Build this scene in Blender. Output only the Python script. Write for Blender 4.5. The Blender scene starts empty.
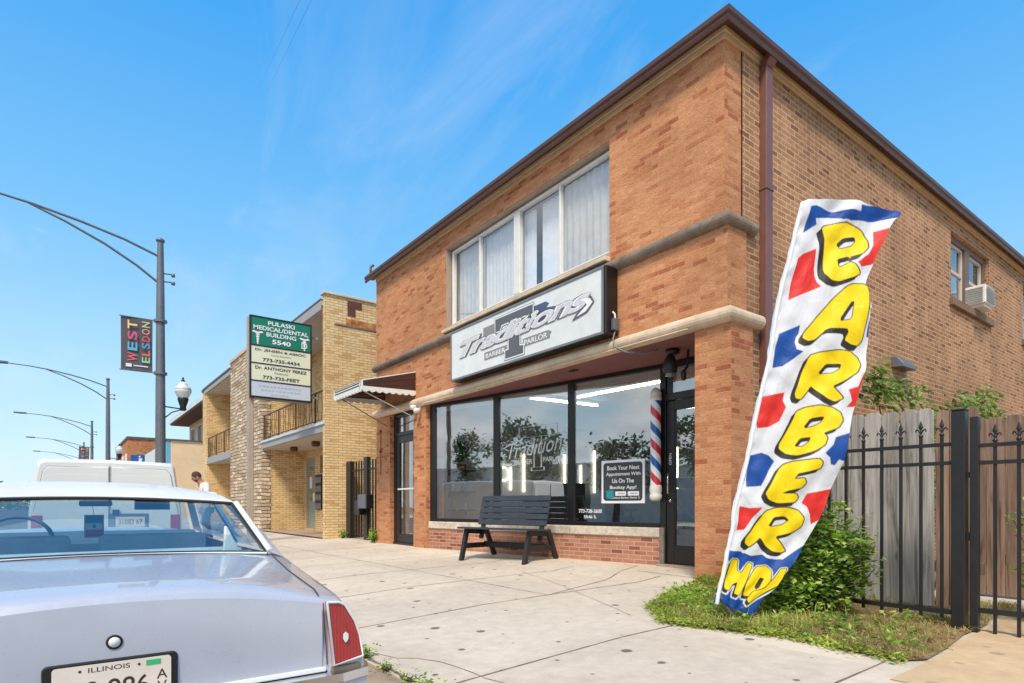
import bpy, bmesh, math, random
import numpy as np
from mathutils import Vector, Matrix
R = random.Random(11)
rad = math.radians
scene = bpy.context.scene
C = scene.collection

# ------------------------------------------------------------------ helpers
def lin(c):
    out = []
    for v in c[:3]:
        v = v / 255.0
        out.append(v / 12.92 if v <= 0.04045 else ((v + 0.055) / 1.055) ** 2.4)
    return (out[0], out[1], out[2], 1.0)

LOC = {}
def empty(name, label, cat, loc=(0, 0, 0), group=None):
    o = bpy.data.objects.new(name, None)
    C.objects.link(o)
    o.location = loc
    o.empty_display_size = 0.1
    LOC[o.name] = Vector(loc)
    tag(o, label, cat, group)
    return o

def tag(o, label, cat, group=None, kind=None):
    if label: o['label'] = label
    if cat: o['category'] = cat
    if group: o['group'] = group
    if kind: o['kind'] = kind
    return o

def structure(o):
    o['kind'] = 'structure'
    return o

class MB:
    """collects world-space geometry and links it as one mesh object"""
    def __init__(s):
        s.v = []; s.f = []; s.m = []; s.sm = []
    def add(s, vs, fs, mi=0, sm=False):
        b = len(s.v)
        s.v += [tuple(p) for p in vs]
        for f in fs:
            s.f.append([i + b for i in f]); s.m.append(mi); s.sm.append(sm)
    def quad(s, a, b, c, d, mi=0, sm=False):
        s.add([a, b, c, d], [(0, 1, 2, 3)], mi, sm)
    def poly(s, pts, mi=0):
        s.add(pts, [tuple(range(len(pts)))], mi)
    def box(s, x0, x1, y0, y1, z0, z1, mi=0):
        v = [(x0, y0, z0), (x1, y0, z0), (x1, y1, z0), (x0, y1, z0), (x0, y0, z1), (x1, y0, z1), (x1, y1, z1), (x0, y1, z1)]
        s.add(v, [(0, 3, 2, 1), (4, 5, 6, 7), (0, 1, 5, 4), (1, 2, 6, 5), (2, 3, 7, 6), (3, 0, 4, 7)], mi)
    def obox(s, c, ax, ay, az, hx, hy, hz, mi=0):
        c = Vector(c); ax = Vector(ax) * hx; ay = Vector(ay) * hy; az = Vector(az) * hz
        v = [c - ax - ay - az, c + ax - ay - az, c + ax + ay - az, c - ax + ay - az, c - ax - ay + az, c + ax - ay + az, c + ax + ay + az, c - ax + ay + az]
        s.add(v, [(0, 3, 2, 1), (4, 5, 6, 7), (0, 1, 5, 4), (1, 2, 6, 5), (2, 3, 7, 6), (3, 0, 4, 7)], mi)
    def beam(s, a, b, w, h, up=(0, 0, 1), mi=0):
        a = Vector(a); b = Vector(b); d = (b - a); L = d.length; d.normalize()
        side = d.cross(Vector(up))
        if side.length < 1e-4: side = d.cross(Vector((0, 1, 0)))
        side.normalize(); u2 = side.cross(d)
        s.obox((a + b) / 2, d, side, u2, L / 2, w / 2, h / 2, mi)
    def prism(s, pts, vec, mi=0):
        n = len(pts); vec = Vector(vec)
        p = [Vector(q) for q in pts]
        v = p + [q + vec for q in p]
        fs = [tuple(range(n - 1, -1, -1)), tuple(range(n, 2 * n))]
        for i in range(n):
            j = (i + 1) % n
            fs.append((i, j, n + j, n + i))
        s.add(v, fs, mi)
    def tube(s, pts, r, n=8, mi=0, caps=True):
        P = [Vector(p) for p in pts]; k = len(P)
        rr = r if isinstance(r, (list, tuple)) else [r] * k
        vs = []; fs = []
        t0 = (P[1] - P[0]).normalized()
        nrm = t0.orthogonal().normalized()
        for i in range(k):
            t = (P[min(i + 1, k - 1)] - P[max(i - 1, 0)]).normalized()
            nrm = (nrm - t * nrm.dot(t))
            if nrm.length < 1e-5: nrm = t.orthogonal()
            nrm.normalize(); bn = t.cross(nrm)
            for j in range(n):
                a = 2 * math.pi * j / n
                vs.append(P[i] + (nrm * math.cos(a) + bn * math.sin(a)) * rr[i])
        for i in range(k - 1):
            for j in range(n):
                j2 = (j + 1) % n
                fs.append((i * n + j, i * n + j2, (i + 1) * n + j2, (i + 1) * n + j))
        s.add(vs, fs, mi, True)
        if caps:
            s.add(vs[:n], [tuple(range(n - 1, -1, -1))], mi)
            s.add(vs[-n:], [tuple(range(n))], mi)
    def lathe(s, c, prof, n=16, mi=0, axis='z', sm=True):
        c = Vector(c); vs = []; fs = []
        for (r, z) in prof:
            for j in range(n):
                a = 2 * math.pi * j / n
                p = (r * math.cos(a), r * math.sin(a), z)
                if axis == 'y': p = (p[0], p[2], p[1])
                if axis == 'x': p = (p[2], p[0], p[1])
                vs.append(c + Vector(p))
        for i in range(len(prof) - 1):
            for j in range(n):
                j2 = (j + 1) % n
                fs.append((i * n + j, i * n + j2, (i + 1) * n + j2, (i + 1) * n + j))
        s.add(vs, fs, mi, sm)
        s.add(vs[:n], [tuple(range(n - 1, -1, -1))], mi)
        s.add(vs[-n:], [tuple(range(n))], mi)
    def grid(s, fn, nu, nv, mi=0, sm=True):
        vs = [fn(i / nu, j / nv) for j in range(nv + 1) for i in range(nu + 1)]
        fs = [(j * (nu + 1) + i, j * (nu + 1) + i + 1, (j + 1) * (nu + 1) + i + 1, (j + 1) * (nu + 1) + i) for j in range(nv) for i in range(nu)]
        s.add(vs, fs, mi, sm)
    def build(s, name, mats, parent=None, bevel=0.0, seg=1, uv=True, recalc=False):
        if not isinstance(mats, (list, tuple)): mats = [mats]
        off = LOC.get(parent.name, Vector((0, 0, 0))) if parent else Vector((0, 0, 0))
        me = bpy.data.meshes.new(name)
        vs = np.array(s.v, dtype=float).reshape(-1, 3)
        me.from_pydata([tuple(p) for p in (vs - np.array(off))], [], s.f)
        for m in mats: me.materials.append(m)
        me.polygons.foreach_set('material_index', s.m)
        me.polygons.foreach_set('use_smooth', s.sm)
        if recalc:
            bm = bmesh.new(); bm.from_mesh(me)
            bmesh.ops.recalc_face_normals(bm, faces=bm.faces); bm.to_mesh(me); bm.free()
        if uv:
            me.update()
            uvl = me.uv_layers.new(name='UVMap'); dat = uvl.data
            for p in me.polygons:
                n = p.normal
                if abs(n.z) > 0.75:
                    for li in p.loop_indices:
                        q = s.v[me.loops[li].vertex_index]; dat[li].uv = (q[0], q[1])
                else:
                    h = math.hypot(n.x, n.y) or 1.0
                    tx, ty = -n.y / h, n.x / h
                    if abs(tx) < 0.05: tx = 0; ty = 1
                    elif abs(ty) < 0.05: ty = 0; tx = 1
                    for li in p.loop_indices:
                        q = s.v[me.loops[li].vertex_index]; dat[li].uv = (q[0] * tx + q[1] * ty, q[2])
        o = bpy.data.objects.new(name, me)
        C.objects.link(o)
        if parent:
            o.parent = parent
            LOC[o.name] = off.copy()
        if bevel:
            b = o.modifiers.new('bevel', 'BEVEL'); b.width = bevel; b.segments = seg; b.limit_method = 'ANGLE'
            b.angle_limit = rad(40)
        return o

def top(o, at):
    """moves a top-level mesh's origin to a world point"""
    at = Vector(at)
    o.data.transform(Matrix.Translation(-at)); o.location = at
    LOC[o.name] = at
    return o

def copy_tree(o, parent=None):
    c = o.copy(); C.objects.link(c)
    if parent: c.parent = parent
    for ch in [x for x in C.objects if x.parent == o]:
        copy_tree(ch, c)
    return c

TXT = {}
def text_geo(body, offset=0.0, shear=0.0, spacing=1.0):
    key = (body, offset, shear, spacing)
    if key in TXT: return TXT[key]
    cu = bpy.data.curves.new('t', 'FONT'); cu.body = body; cu.size = 1.0; cu.offset = offset; cu.shear = shear
    cu.space_character = spacing; cu.resolution_u = 4
    o = bpy.data.objects.new('t', cu); C.objects.link(o)
    bpy.context.view_layer.update()
    dg = bpy.context.evaluated_depsgraph_get()
    me = bpy.data.meshes.new_from_object(o.evaluated_get(dg))
    v = [(p.co.x, p.co.y) for p in me.vertices]; f = [tuple(p.vertices) for p in me.polygons]
    bpy.data.objects.remove(o); bpy.data.curves.remove(cu); bpy.data.meshes.remove(me)
    TXT[key] = (v, f)
    return v, f

def put_text(mb, body, org, U, V, height=None, width=None, align='c', mi=0, offset=0.0, shear=0.0, spacing=1.0, warp=None):
    """lays flat lettering on a surface: org + x*U + y*V; height = cap height, width squeezes to fit"""
    v, f = text_geo(body, offset, shear, spacing)
    if not v: return
    a = np.array(v); x0, x1 = a[:, 0].min(), a[:, 0].max(); y0, y1 = a[:, 1].min(), a[:, 1].max()
    sy = height / (y1 - y0) if height else width / (x1 - x0)
    sx = width / (x1 - x0) if width else sy
    a[:, 0] = (a[:, 0] - x0) * sx; a[:, 1] = (a[:, 1] - y0) * sy
    w = (x1 - x0) * sx
    if align == 'c': a[:, 0] -= w / 2
    if align == 'r': a[:, 0] -= w
    org = Vector(org); U = Vector(U); V = Vector(V)
    if warp: a = np.array([warp(p, w) for p in a])
    mb.add([org + U * float(p[0]) + V * float(p[1]) for p in a], f, mi)

# ------------------------------------------------------------------ node materials
def new_mat(name):
    m = bpy.data.materials.new(name); m.use_nodes = True
    nt = m.node_tree; nt.nodes.clear()
    return m, nt
def N(nt, typ, ins=None, **kw):
    n = nt.nodes.new(typ)
    for k, v in kw.items(): setattr(n, k, v)
    for k, v in (ins or {}).items():
        s = n.inputs[k]
        if isinstance(v, bpy.types.NodeSocket): nt.links.new(v, s)
        else: s.default_value = v
    return n
def ramp(nt, fac, stops, interp='LINEAR'):
    n = N(nt, 'ShaderNodeValToRGB', {0: fac}); cr = n.color_ramp; cr.interpolation = interp
    while len(cr.elements) < len(stops): cr.elements.new(0.5)
    for e, (p, c) in zip(cr.elements, stops):
        e.position = p; e.color = c if isinstance(c, tuple) else (c, c, c, 1)
    return n.outputs[0]
def mixc(nt, fac, a, b, bt='MIX'):
    n = N(nt, 'ShaderNodeMix', data_type='RGBA', blend_type=bt)
    for i, v in ((0, fac), (6, a), (7, b)):
        if isinstance(v, bpy.types.NodeSocket): nt.links.new(v, n.inputs[i])
        else: n.inputs[i].default_value = v
    return n.outputs[2]
def math_(nt, op, a, b=0.0, c=0.0):
    n = N(nt, 'ShaderNodeMath', operation=op)
    for i, v in enumerate((a, b, c)):
        if isinstance(v, bpy.types.NodeSocket): nt.links.new(v, n.inputs[i])
        else: n.inputs[i].default_value = v
    return n.outputs[0]
def noise(nt, vec, scale, detail=4, rough=0.55, dist=0.0):
    return N(nt, 'ShaderNodeTexNoise', {'Vector': vec, 'Scale': scale, 'Detail': detail, 'Roughness': rough, 'Distortion': dist}).outputs[0]
def pos(nt): return N(nt, 'ShaderNodeNewGeometry').outputs['Position']
def finish(nt, col, rough=0.6, metal=0.0, bump=None, bstr=0.3, bdist=0.01, coat=0.0, spec=0.5, emis=None, estr=0.0, sheen=0.0, sub=0.0, trans=0.0):
    p = N(nt, 'ShaderNodeBsdfPrincipled')
    for k, v in (('Base Color', col), ('Roughness', rough), ('Metallic', metal), ('Coat Weight', coat), ('Specular IOR Level', spec), ('Transmission Weight', trans)):
        if isinstance(v, bpy.types.NodeSocket): nt.links.new(v, p.inputs[k])
        else: p.inputs[k].default_value = v
    p.inputs['Coat Roughness'].default_value = 0.04
    if emis is not None:
        if isinstance(emis, bpy.types.NodeSocket): nt.links.new(emis, p.inputs['Emission Color'])
        else: p.inputs['Emission Color'].default_value = emis
        p.inputs['Emission Strength'].default_value = estr
    if bump is not None:
        b = N(nt, 'ShaderNodeBump', {'Height': bump, 'Strength': bstr, 'Distance': bdist})
        nt.links.new(b.outputs[0], p.inputs['Normal'])
    out = N(nt, 'ShaderNodeOutputMaterial', {0: p.outputs[0]})
    return p
def simple(name, c, rough=0.6, metal=0.0, var=0.12, vscale=3.0, grime=0.0, bump=0.0, bscale=80.0, coat=0.0, spec=0.5):
    m, nt = new_mat(name); P = pos(nt); col = lin(c)
    n1 = noise(nt, P, vscale, 5, 0.6)
    lo = tuple(x * (1 - var) for x in col[:3]) + (1,); hi = tuple(min(1, x * (1 + var)) for x in col[:3]) + (1,)
    cc = ramp(nt, n1, [(0.3, lo), (0.7, hi)])
    if grime:
        g = ramp(nt, noise(nt, P, vscale * 4.3, 7, 0.7, 0.6), [(0.45, 0.0), (0.72, grime)])
        cc = mixc(nt, g, cc, tuple(x * 0.3 for x in col[:3]) + (1,))
    rg = ramp(nt, noise(nt, P, vscale * 7, 4), [(0.3, max(0, rough - 0.08)), (0.7, min(1, rough + 0.08))])
    finish(nt, cc, rg, metal, noise(nt, P, bscale, 4) if bump else None, bump, 0.004, coat, spec)
    return m

def brick_mat(name, c1, c2, mortar, acc, acc_amt, bw=0.2, bh=0.0625, ms=0.007, bump=0.5, stain=0.25, patch=0.9, face=0.35, streak=0.0):
    m, nt = new_mat(name)
    uv = N(nt, 'ShaderNodeTexCoord').outputs['UV']
    P = pos(nt)
    wob = N(nt, 'ShaderNodeTexNoise', {'Vector': uv, 'Scale': 9.0, 'Detail': 2.0}).outputs[1]
    uvw = N(nt, 'ShaderNodeVectorMath', {0: wob, 1: (0.5, 0.5, 0.5)}, operation='SUBTRACT').outputs[0]
    uvw = N(nt, 'ShaderNodeVectorMath', {0: uvw, 3: 0.006}, operation='SCALE').outputs[0]
    uvv = N(nt, 'ShaderNodeVectorMath', {0: uv, 1: uvw}, operation='ADD').outputs[0]
    def bt(a, b, mo, bias):
        return N(nt, 'ShaderNodeTexBrick', {'Vector': uvv, 'Color1': a, 'Color2': b, 'Mortar': mo, 'Scale': 1.0, 'Mortar Size': ms, 'Mortar Smooth': 0.15, 'Bias': bias, 'Brick Width': bw, 'Row Height': bh}, offset=0.5)
    A = bt(lin(c1), lin(c2), lin(mortar), 0.0)
    # a second, shifted lookup gives an independent random value per brick
    B = bt((0, 0, 0, 1), (1, 1, 1, 1), (0, 0, 0, 1), 0.0)
    big = noise(nt, P, 0.9, 3, 0.6)
    thr = math_(nt, 'ADD', B.outputs[0], math_(nt, 'MULTIPLY', math_(nt, 'SUBTRACT', big, 0.5), patch))
    am = ramp(nt, thr, [(max(0.02, 0.97 - acc_amt), 0.0), (min(1, 0.99 - acc_amt * 0.5), 1.0)])
    notm = math_(nt, 'SUBTRACT', 1.0, A.outputs[1])
    am = math_(nt, 'MULTIPLY', am, notm)
    col = mixc(nt, am, A.outputs[0], lin(acc))
    fine = noise(nt, uv, 55, 5, 0.7)
    f2 = noise(nt, N(nt, 'ShaderNodeMapping', {'Vector': uv, 'Scale': (14, 60, 1)}).outputs[0], 1.0, 4, 0.7)
    fm = ramp(nt, math_(nt, 'ADD', math_(nt, 'MULTIPLY', fine, 0.5), math_(nt, 'MULTIPLY', f2, 0.5)), [(0.32, 1 - face), (0.68, 1 + face * 0.45)])
    col = mixc(nt, notm, col, mixc(nt, 1.0, col, fm, 'MULTIPLY'))
    st = ramp(nt, noise(nt, P, 0.55, 7, 0.65, 0.4), [(0.3, 1 - stain), (0.65, 1.0 + stain * 0.25)])
    col = mixc(nt, 1.0, col, st, 'MULTIPLY')
    if streak:
        sx = noise(nt, N(nt, 'ShaderNodeMapping', {'Vector': uv, 'Scale': (5, 0.35, 1)}).outputs[0], 1.0, 5, 0.6)
        col = mixc(nt, 1.0, col, ramp(nt, sx, [(0.35, 1 - streak), (0.6, 1.0)]), 'MULTIPLY')
    h = math_(nt, 'ADD', math_(nt, 'MULTIPLY', A.outputs[1], -1.0), math_(nt, 'MULTIPLY', math_(nt, 'ADD', fine, f2), 0.55))
    finish(nt, col, 0.9, 0, h, bump, 0.012, spec=0.25)
    return m

def concrete(name, c, var=0.12, spots=0.0, stain=0.25, bump=0.15, slabs=0.0):
    m, nt = new_mat(name); P = pos(nt); col = lin(c)
    a = ramp(nt, noise(nt, P, 0.7, 8, 0.65, 0.5), [(0.3, tuple(x * (1 - stain) for x in col[:3]) + (1,)), (0.62, col)])
    b = ramp(nt, noise(nt, P, 9, 8, 0.7), [(0.3, 1 - var), (0.7, 1 + var * 0.6)])
    col2 = mixc(nt, 1.0, a, b, 'MULTIPLY')
    sp = ramp(nt, noise(nt, P, 160, 3, 0.8), [(0.30, 0.62), (0.42, 1.0)])
    col2 = mixc(nt, 0.6, col2, mixc(nt, 1.0, col2, sp, 'MULTIPLY'))
    if slabs:
        fl = N(nt, 'ShaderNodeVectorMath', {0: N(nt, 'ShaderNodeMapping', {'Vector': P, 'Location': (.03, .42, 0), 'Scale': (.672, .42, .001)}).outputs[0]}, operation='FLOOR').outputs[0]
        wn = N(nt, 'ShaderNodeTexWhiteNoise', {0: fl}).outputs[0]
        col2 = mixc(nt, 1.0, col2, ramp(nt, wn, [(0.0, 1 - slabs), (1.0, 1 + slabs * .4)]), 'MULTIPLY')
        big = ramp(nt, noise(nt, P, 1.9, 6, .7, 1.2), [(.56, 0.0), (.72, .22)])
        col2 = mixc(nt, big, col2, tuple(x * .55 for x in col[:3]) + (1,))
    if spots:
        vo = N(nt, 'ShaderNodeTexVoronoi', {'Vector': N(nt, 'ShaderNodeMapping', {'Vector': P, 'Scale': (1, 1, 0.01)}).outputs[0], 'Scale': 2.6, 'Randomness': 1.0}, voronoi_dimensions='2D')
        sz = N(nt, 'ShaderNodeSeparateColor', {0: vo.outputs['Color']})
        r = math_(nt, 'ADD', .012, math_(nt, 'MULTIPLY', math_(nt, 'POWER', sz.outputs[0], 3.0), 0.085))
        wob = math_(nt, 'MULTIPLY', math_(nt, 'SUBTRACT', noise(nt, P, 40, 2), 0.5), 0.05)
        d = math_(nt, 'SUBTRACT', math_(nt, 'ADD', vo.outputs['Distance'], wob), r)
        k = ramp(nt, d, [(0.0, spots), (0.022, 0.0)])
        keep = math_(nt, 'GREATER_THAN', sz.outputs[1], 0.25)
        col2 = mixc(nt, math_(nt, 'MULTIPLY', k, keep), col2, (0.10, 0.085, 0.07, 1))
    finish(nt, col2, 0.88, 0, noise(nt, P, 70, 6, 0.7), bump, 0.006, spec=0.3)
    return m

def glass_mat(name, tint=(1, 1, 1), refl=0.12, rough=0.0):
    m, nt = new_mat(name)
    t = N(nt, 'ShaderNodeBsdfTransparent', {0: tint + (1,)})
    g = N(nt, 'ShaderNodeBsdfGlossy', {'Color': (1, 1, 1, 1), 'Roughness': rough})
    wv = noise(nt, pos(nt), 1.3, 2)
    b = N(nt, 'ShaderNodeBump', {'Height': wv, 'Strength': 0.05, 'Distance': 0.02})
    nt.links.new(b.outputs[0], g.inputs['Normal'])
    ge = N(nt, 'ShaderNodeNewGeometry')
    dt = N(nt, 'ShaderNodeVectorMath', {0: ge.outputs['Incoming'], 1: ge.outputs['Normal']}, operation='DOT_PRODUCT').outputs['Value']
    fr = math_(nt, 'ADD', .04, math_(nt, 'MULTIPLY', .96, math_(nt, 'POWER', math_(nt, 'SUBTRACT', 1.0, math_(nt, 'ABSOLUTE', dt)), 5.0)))
    fac = math_(nt, 'ADD', math_(nt, 'MULTIPLY', fr, 1.0), refl)
    fac = math_(nt, 'MINIMUM', fac, 1.0)
    mx = N(nt, 'ShaderNodeMixShader', {0: fac, 1: t.outputs[0], 2: g.outputs[0]})
    N(nt, 'ShaderNodeOutputMaterial', {0: mx.outputs[0]})
    return m

def emit_mat(name, c, s):
    m, nt = new_mat(name)
    e = N(nt, 'ShaderNodeEmission', {0: lin(c), 1: s})
    N(nt, 'ShaderNodeOutputMaterial', {0: e.outputs[0]})
    return m

def leaf_mat(name, c1, c2, c3=None, rough=0.55):
    m, nt = new_mat(name)
    g = N(nt, 'ShaderNodeNewGeometry')
    ri = g.outputs['Random Per Island']
    stops = [(0.0, lin(c1)), (0.55, lin(c2))] + ([(1.0, lin(c3))] if c3 else [])
    col = ramp(nt, ri, stops)
    cl = ramp(nt, noise(nt, g.outputs['Position'], 2.2, 2), [(0.3, 0.6), (0.7, 1.15)])
    col = mixc(nt, 1.0, col, cl, 'MULTIPLY')
    p = N(nt, 'ShaderNodeBsdfPrincipled', {'Base Color': col, 'Roughness': rough, 'Specular IOR Level': 0.35})
    tr = N(nt, 'ShaderNodeBsdfTranslucent', {0: mixc(nt, 1.0, col, (1.2, 1.3, 0.5, 1), 'MULTIPLY')})
    mx = N(nt, 'ShaderNodeMixShader', {0: 0.42, 1: p.outputs[0], 2: tr.outputs[0]})
    N(nt, 'ShaderNodeOutputMaterial', {0: mx.outputs[0]})
    return m

def wood_mat(name, c1, c2, axis=2):
    m, nt = new_mat(name)
    P = pos(nt); g = N(nt, 'ShaderNodeNewGeometry')
    sc = [22, 22, 22]; sc[axis] = 1.3
    ri = g.outputs['Random Per Island']
    P2 = N(nt, 'ShaderNodeVectorMath', {0: P, 1: N(nt, 'ShaderNodeCombineXYZ', {axis: math_(nt, 'MULTIPLY', ri, 17.0)}).outputs[0]}, operation='ADD').outputs[0]
    gr = noise(nt, N(nt, 'ShaderNodeMapping', {'Vector': P2, 'Scale': tuple(sc)}).outputs[0], 1.0, 6, 0.65, 1.2)
    col = ramp(nt, gr, [(0.28, lin(tuple(x * 0.55 for x in c1))), (0.45, lin(c1)), (0.7, lin(c2))])
    sc2 = [7, 7, 7]; sc2[axis] = 2.2
    vo = N(nt, 'ShaderNodeTexVoronoi', {'Vector': N(nt, 'ShaderNodeMapping', {'Vector': P2, 'Scale': tuple(sc2)}).outputs[0], 'Scale': 1.0})
    kn = ramp(nt, vo.outputs[0], [(0.04, 0.35), (0.12, 1.0)])
    col = mixc(nt, 1.0, col, kn, 'MULTIPLY')
    tone = ramp(nt, ri, [(0.0, 0.72), (1.0, 1.12)])
    col = mixc(nt, 1.0, col, tone, 'MULTIPLY')
    finish(nt, col, 0.85, 0, gr, 0.3, 0.004, spec=0.2)
    return m

# palette ------------------------------------------------------------------
M = {}
M['face_brick'] = brick_mat('orange_face_brick', (228, 165, 119), (206, 136, 93), (211, 156, 116), (188, 112, 80), 0.075, bh=0.0600, ms=0.0042, bump=0.7, stain=0.24, face=0.55, patch=0.55)
M['bulk_brick'] = brick_mat('red_bulkhead_brick', (200, 144, 116), (180, 118, 94), (200, 166, 144), (156, 94, 76), 0.18, bh=0.065, ms=0.008, bump=0.5, stain=0.3, face=0.35)
M['common_brick'] = brick_mat('brown_common_brick', (198, 148, 110), (178, 128, 95), (208, 172, 134), (150, 106, 80), 0.13, bh=0.068, ms=0.0095, bump=0.6, stain=0.3, face=0.4, patch=0.6, streak=0.18)
M['yellow_brick'] = brick_mat('yellow_brick', (244, 216, 164), (236, 200, 144), (178, 142, 102), (220, 178, 122), 0.2, bh=0.070, bw=0.23, ms=0.007, bump=0.5, stain=0.16, face=0.22)
M['far_orange'] = brick_mat('orange_far_brick', (206, 138, 92), (190, 118, 76), (188, 150, 116), (160, 90, 60), 0.15, bh=0.09, bw=0.3, ms=0.008, bump=0.3)
M['cream'] = simple('cream_painted_block', (226, 196, 156), 0.9, var=0.08, vscale=1.2, grime=0.12)
M['stone_band'] = simple('stained_limestone', (216, 194, 166), 0.85, var=0.2, vscale=2.3, grime=0.32, bump=0.3, bscale=45)
M['stone_band_dark'] = simple('sooty_limestone', (132, 116, 102), 0.88, var=0.3, vscale=2.6, grime=0.6, bump=0.3, bscale=45)
M['limestone'] = simple('pale_limestone_sill', (206, 194, 178), 0.85, var=0.22, vscale=3, grime=0.6, bump=0.25, bscale=50)
M['gutter'] = simple('brown_painted_metal', (90, 60, 52), 0.42, var=0.15, vscale=1.5, grime=0.15)
M['downspout'] = simple('mauve_brown_metal', (122, 82, 74), 0.45, var=0.12, vscale=1.5, grime=0.15)
M['frieze'] = simple('cream_frieze', (232, 200, 158), 0.8, var=0.1, vscale=2, grime=0.2)
M['soffit'] = simple('maroon_painted_soffit', (132, 84, 80), 0.7, var=0.12, vscale=2, grime=0.15)
M['black_metal'] = simple('black_painted_metal', (34, 33, 34), 0.42, var=0.2, vscale=8, grime=0.1, bump=0.06)
M['black_alu'] = simple('black_anodised_frame', (28, 27, 27), 0.35, var=0.15, vscale=5)
M['white_alu'] = simple('white_aluminium', (226, 226, 222), 0.4, var=0.06, vscale=4, grime=0.08)
M['beige_trim'] = simple('taupe_window_trim', (170, 154, 138), 0.7, var=0.12, vscale=3, grime=0.2)
M['curtain'] = simple('grey_net_curtain', (222, 222, 220), 0.9, var=0.08, vscale=9)
M['blind'] = simple('white_vertical_blind', (236, 240, 244), 0.8, var=0.06, vscale=6)
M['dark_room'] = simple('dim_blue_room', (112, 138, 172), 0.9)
M['glass_shop'] = glass_mat('shop_glass', (0.88, 0.92, 0.9), 0.36)
M['glass_up'] = glass_mat('upper_glass', (.96, .98, 1.0), 0.16)
M['glass_car'] = glass_mat('car_glass', (0.86, 0.95, 0.93), 0.14)
M['int_wall'] = simple('shop_grey_wall', (200, 203, 204), 0.9, var=0.05)
M['int_white'] = simple('shop_white_ceiling', (206, 208, 208), 0.9, var=0.05)
M['int_floor'] = simple('shop_dark_floor', (78, 74, 72), 0.3, var=0.1)
M['int_dark'] = simple('shop_black_cabinet', (30, 32, 36), 0.45)
M['tube_light'] = emit_mat('lit_fluorescent_tube', (255, 255, 250), 20)
M['led'] = emit_mat('lit_led_bar', (255, 244, 214), 5)
M['sidewalk'] = concrete('pale_sidewalk_concrete', (214, 200, 181), 0.14, spots=0.85, stain=0.16, slabs=.09)
M['curb'] = concrete('worn_kerb_concrete', (188, 164, 140), 0.25, spots=0.3, stain=0.35, bump=0.3)
M['pad'] = concrete('tan_concrete_pad', (212, 182, 144), 0.14, spots=0.35, stain=0.22)
M['joint'] = simple('dark_joint', (128, 110, 92), 0.95, var=0.4, vscale=6)
M['asphalt'] = concrete('grey_asphalt', (96, 95, 94), 0.25, stain=0.25, bump=0.4)
M['soil'] = concrete('dry_soil', (156, 128, 96), 0.3, stain=0.4, bump=0.8)
M['white_plastic'] = simple('white_plastic', (228, 226, 220), 0.45, var=0.06)
M['sign_face'] = simple('white_sign_face', (224, 228, 227), 0.35, var=0.07, vscale=1.2, grime=0.14)
M['grey_ink'] = simple('dark_grey_vinyl', (92, 96, 102), 0.5, var=0.05)
M['mid_ink'] = simple('mid_grey_vinyl', (136, 138, 138), 0.5, var=0.05)
M['navy_ink'] = simple('navy_vinyl', (74, 86, 122), 0.5, var=0.05)
M['silver_ink'] = simple('silver_vinyl', (204, 207, 212), 0.5, var=0.10, vscale=14)
M['white_ink'] = simple('white_vinyl', (236, 238, 238), 0.5, var=0.03)
M['black_ink'] = simple('black_vinyl', (26, 26, 26), 0.5, var=0.03)
M['green_sign'] = simple('green_sign_panel', (26, 122, 96), 0.4, var=0.06)
M['cream_sign'] = simple('cream_sign_panel', (226, 226, 200), 0.4, var=0.04)
M['pale_sign'] = simple('pale_faded_sign_panel', (198, 208, 220), 0.4, var=0.05)
M['faint_ink'] = simple('faded_lettering', (176, 188, 202), 0.5)
M['green_ink'] = simple('dark_green_lettering', (34, 66, 52), 0.5)
M['sign_metal'] = simple('weathered_sign_metal', (120, 124, 126), 0.45, var=0.15, vscale=3, grime=0.25)
M['galv'] = simple('grey_pole_metal', (112, 116, 122), 0.45, 0.3, var=0.15, vscale=2, grime=0.15)
M['globe'] = simple('milky_globe', (216, 220, 218), 0.25, var=0.04)
M['bench_paint'] = simple('charcoal_painted_wood', (52, 58, 66), 0.48, var=0.2, vscale=6, grime=0.15, bump=0.15, bscale=60)
M['bench_dark'] = simple('black_worn_wood', (36, 37, 39), 0.5, var=0.3, vscale=8, grime=0.2, bump=0.15, bscale=60)
M['wood_grey'] = wood_mat('weathered_grey_boards', (164, 158, 152), (202, 197, 191))
M['wood_brown'] = wood_mat('brown_stained_boards', (140, 114, 98), (172, 146, 126))
M['rust_rail'] = simple('rusty_railing', (96, 68, 50), 0.7, var=0.3, vscale=6)
M['grey_fascia'] = simple('grey_painted_fascia', (158, 160, 160), 0.6, var=0.06)
M['soffit_grey'] = simple('pale_grey_soffit', (196, 184, 174), 0.8, var=0.05)
M['dark_roof'] = simple('dark_roof_edge', (92, 82, 78), 0.7, var=0.1)
M['door_green'] = simple('pale_green_door', (150, 164, 156), 0.4, var=0.06)
M['brown_soffit'] = simple('brown_eave_soffit', (112, 88, 76), 0.8, var=0.08)
M['blue_panel'] = simple('blue_storefront_panel', (92, 166, 206), 0.5, var=0.06)
M['pale_panel'] = simple('pale_storefront_panel', (206, 216, 216), 0.5, var=0.06)
M['blue_sign'] = simple('blue_road_sign', (30, 92, 176), 0.4, var=0.03)
M['leaf'] = leaf_mat('bush_leaves', (92, 130, 52), (150, 186, 80), (214, 230, 130))
M['leaf_vine'] = leaf_mat('vine_leaves', (84, 116, 60), (128, 156, 88), (182, 196, 136))
M['leaf_dark'] = leaf_mat('tree_leaves', (34, 58, 26), (52, 82, 36), (72, 104, 46))
M['grass'] = leaf_mat('grass_blades', (134, 158, 58), (172, 188, 84), (210, 214, 120))
M['dry_grass'] = leaf_mat('dry_grass_blades', (182, 160, 106), (214, 194, 140), (160, 168, 84))
M['bark'] = simple('bark', (92, 76, 60), 0.9, var=0.3, vscale=8, bump=0.4, bscale=30)
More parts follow.
